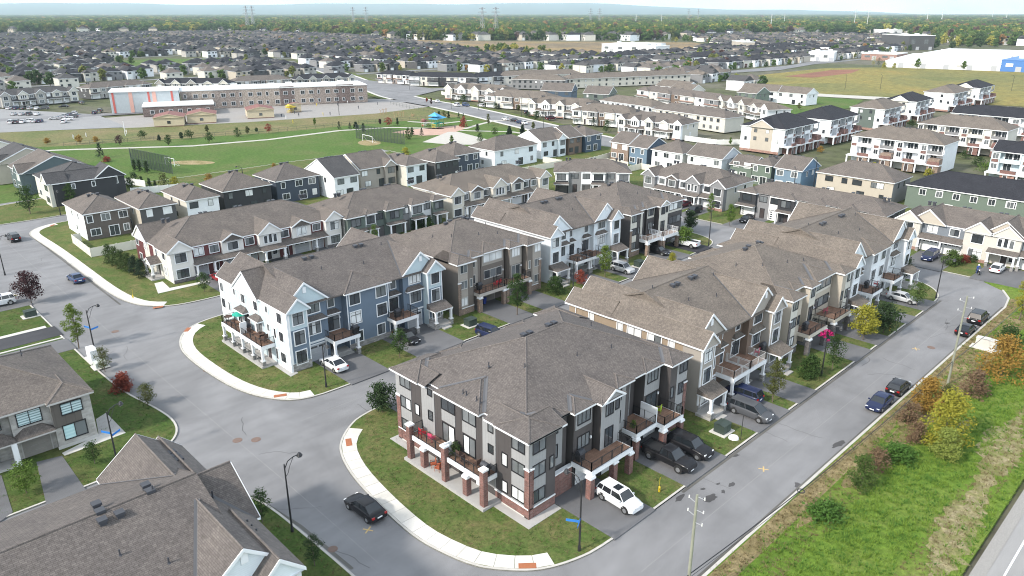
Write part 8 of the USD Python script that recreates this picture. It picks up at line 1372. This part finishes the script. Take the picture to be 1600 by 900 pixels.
# playgrounds
def play(u, v, label, roofm, k=1.0):
    x, y = P(u, v); t = thing('play_structure', label, 'playground', (x, y, 0), 20, None, k); mb = MB()
    for i in range(4):
        for j in range(2): mb.bar((i * 1.8 - 2.7, j * 1.8 - .9, 0), (i * 1.8 - 2.7, j * 1.8 - .9, 3.2), .07, .07, 6)
    mb.build('frame', roofm[1], t); mb = MB(); mb.box(-2.7, 2.7, -.9, .9, 1.45, 1.55); mb.build('platform', roofm[1], t)
    for cx, w, z in ((0, 3.4, 3.2), (-1.8, 1.6, 4.2)):
        mb = MB(); q = [(cx - w, -1.9, z), (cx + w, -1.9, z), (cx + w, 1.9, z), (cx - w, 1.9, z)]
        for a, b_ in zip(q, q[1:] + q[:1]): mb.poly(a, b_, (cx, 0, z + 1.3))
        mb.build('canopy', roofm[0], t)
    mb = MB(); mb.poly((2.7, -.5, 1.5), (2.7, .3, 1.5), (5.2, .3, .2), (5.2, -.5, .2)); mb.build('slide', roofm[2], t); mb = MB()
    for i in range(6): mb.bar((-2.8, -.9, .25 + .25 * i), (-2.8, .9, .25 + .25 * i), .04, .04, 5)
    mb.build('ladder', roofm[2], t); return t
SKYB = plain('sky_blue_canopy', (0.08, 0.33, 0.55), 0.7); ORC = plain('orange_canopy', (0.6, 0.12, 0.04), 0.7); YELM = plain('yellow_plastic', (0.55, 0.42, 0.04), 0.5); DBL = plain('dark_blue_plastic', (0.03, 0.06, 0.3), 0.5)
play(684, 199, 'blue roofed climbing frame in the park playground', (SKYB, TEAL, YELM), 1.15); play(664, 197, 'small climbing frame with pale posts beside the blue one', (PORTR, VINYLW, REDM), 0.6); play(1218, 148, 'red and blue climbing frame at the small park', (REDM, DBL, REDM), 1.0); play(455, 176, 'yellow climbing frame before the school wall', (YELM, YELM, YELM), 0.75)
x, y = P(1180, 150); t = thing('shade_canopy', 'orange shade canopy at the small park', 'shade canopy', (x, y, 0), 20); mb = MB()
for sx in (-1, 1):
    for sy in (-1, 1): mb.bar((sx * 4, sy * 4, 0), (sx * 4, sy * 4, 3.4), .09, .09, 6)
mb.build('post', WHITE, t); mb = MB(); q = [(-5.5, -5.5, 3.2), (5.5, -5.5, 3.2), (5.5, 5.5, 3.2), (-5.5, 5.5, 3.2)]
for a, b_ in zip(q, q[1:] + q[:1]): mb.poly(a, b_, (0, 0, 5.4))
mb.build('canopy', ORC, t)
for i, (u, v, lab) in enumerate(((624, 183, 'timber climbing net on the school lawn, right'), (600, 178, 'timber climbing posts on the school lawn, left'), (645, 181, 'low timber beams on the school lawn'))):
    x, y = P(u, v); t = thing('climbing_frame', lab, 'playground', (x, y, 0), 25 * i); mb = MB()
    for k in range(5): mb.bar((k * 1.3 - 2.6, 0, 0), (k * 1.3 - 2.6 + .3 * (-1) ** k, .8 * (-1) ** k, 2.4 if i < 2 else .8), .09, .09, 6)
    mb.bar((-2.8, .2, 2.0 if i < 2 else .6), (2.8, -.2, 2.0 if i < 2 else .6), .07, .07, 6); mb.build('timber', plain('timber', (0.3, 0.2, 0.11), 0.8), t)
mb = MB(); x, y = P(196, 212); mb.bar((x, y, 0), (x, y, 5.5), .12, .09, 8); tag(mb.build('flag_pole', WHITE), 'white leaning post on the school lawn', 'post')

# ------------------------------------------------------------------ haze
usdkit.material(stage, L('air_haze'), {'v': ('principled_volume', {'color': (0.74, 0.92, 1.0), 'density': 0.00005, 'anisotropy': 0.1})}, [], volume='v.volume')
m = trimesh.creation.box((52000, 52000, 421)); m.apply_translation([0, 0, 209.0])
tag(put(m, 'haze', UsdShade.Material.Get(stage, L('air_haze'))), kind='stuff')
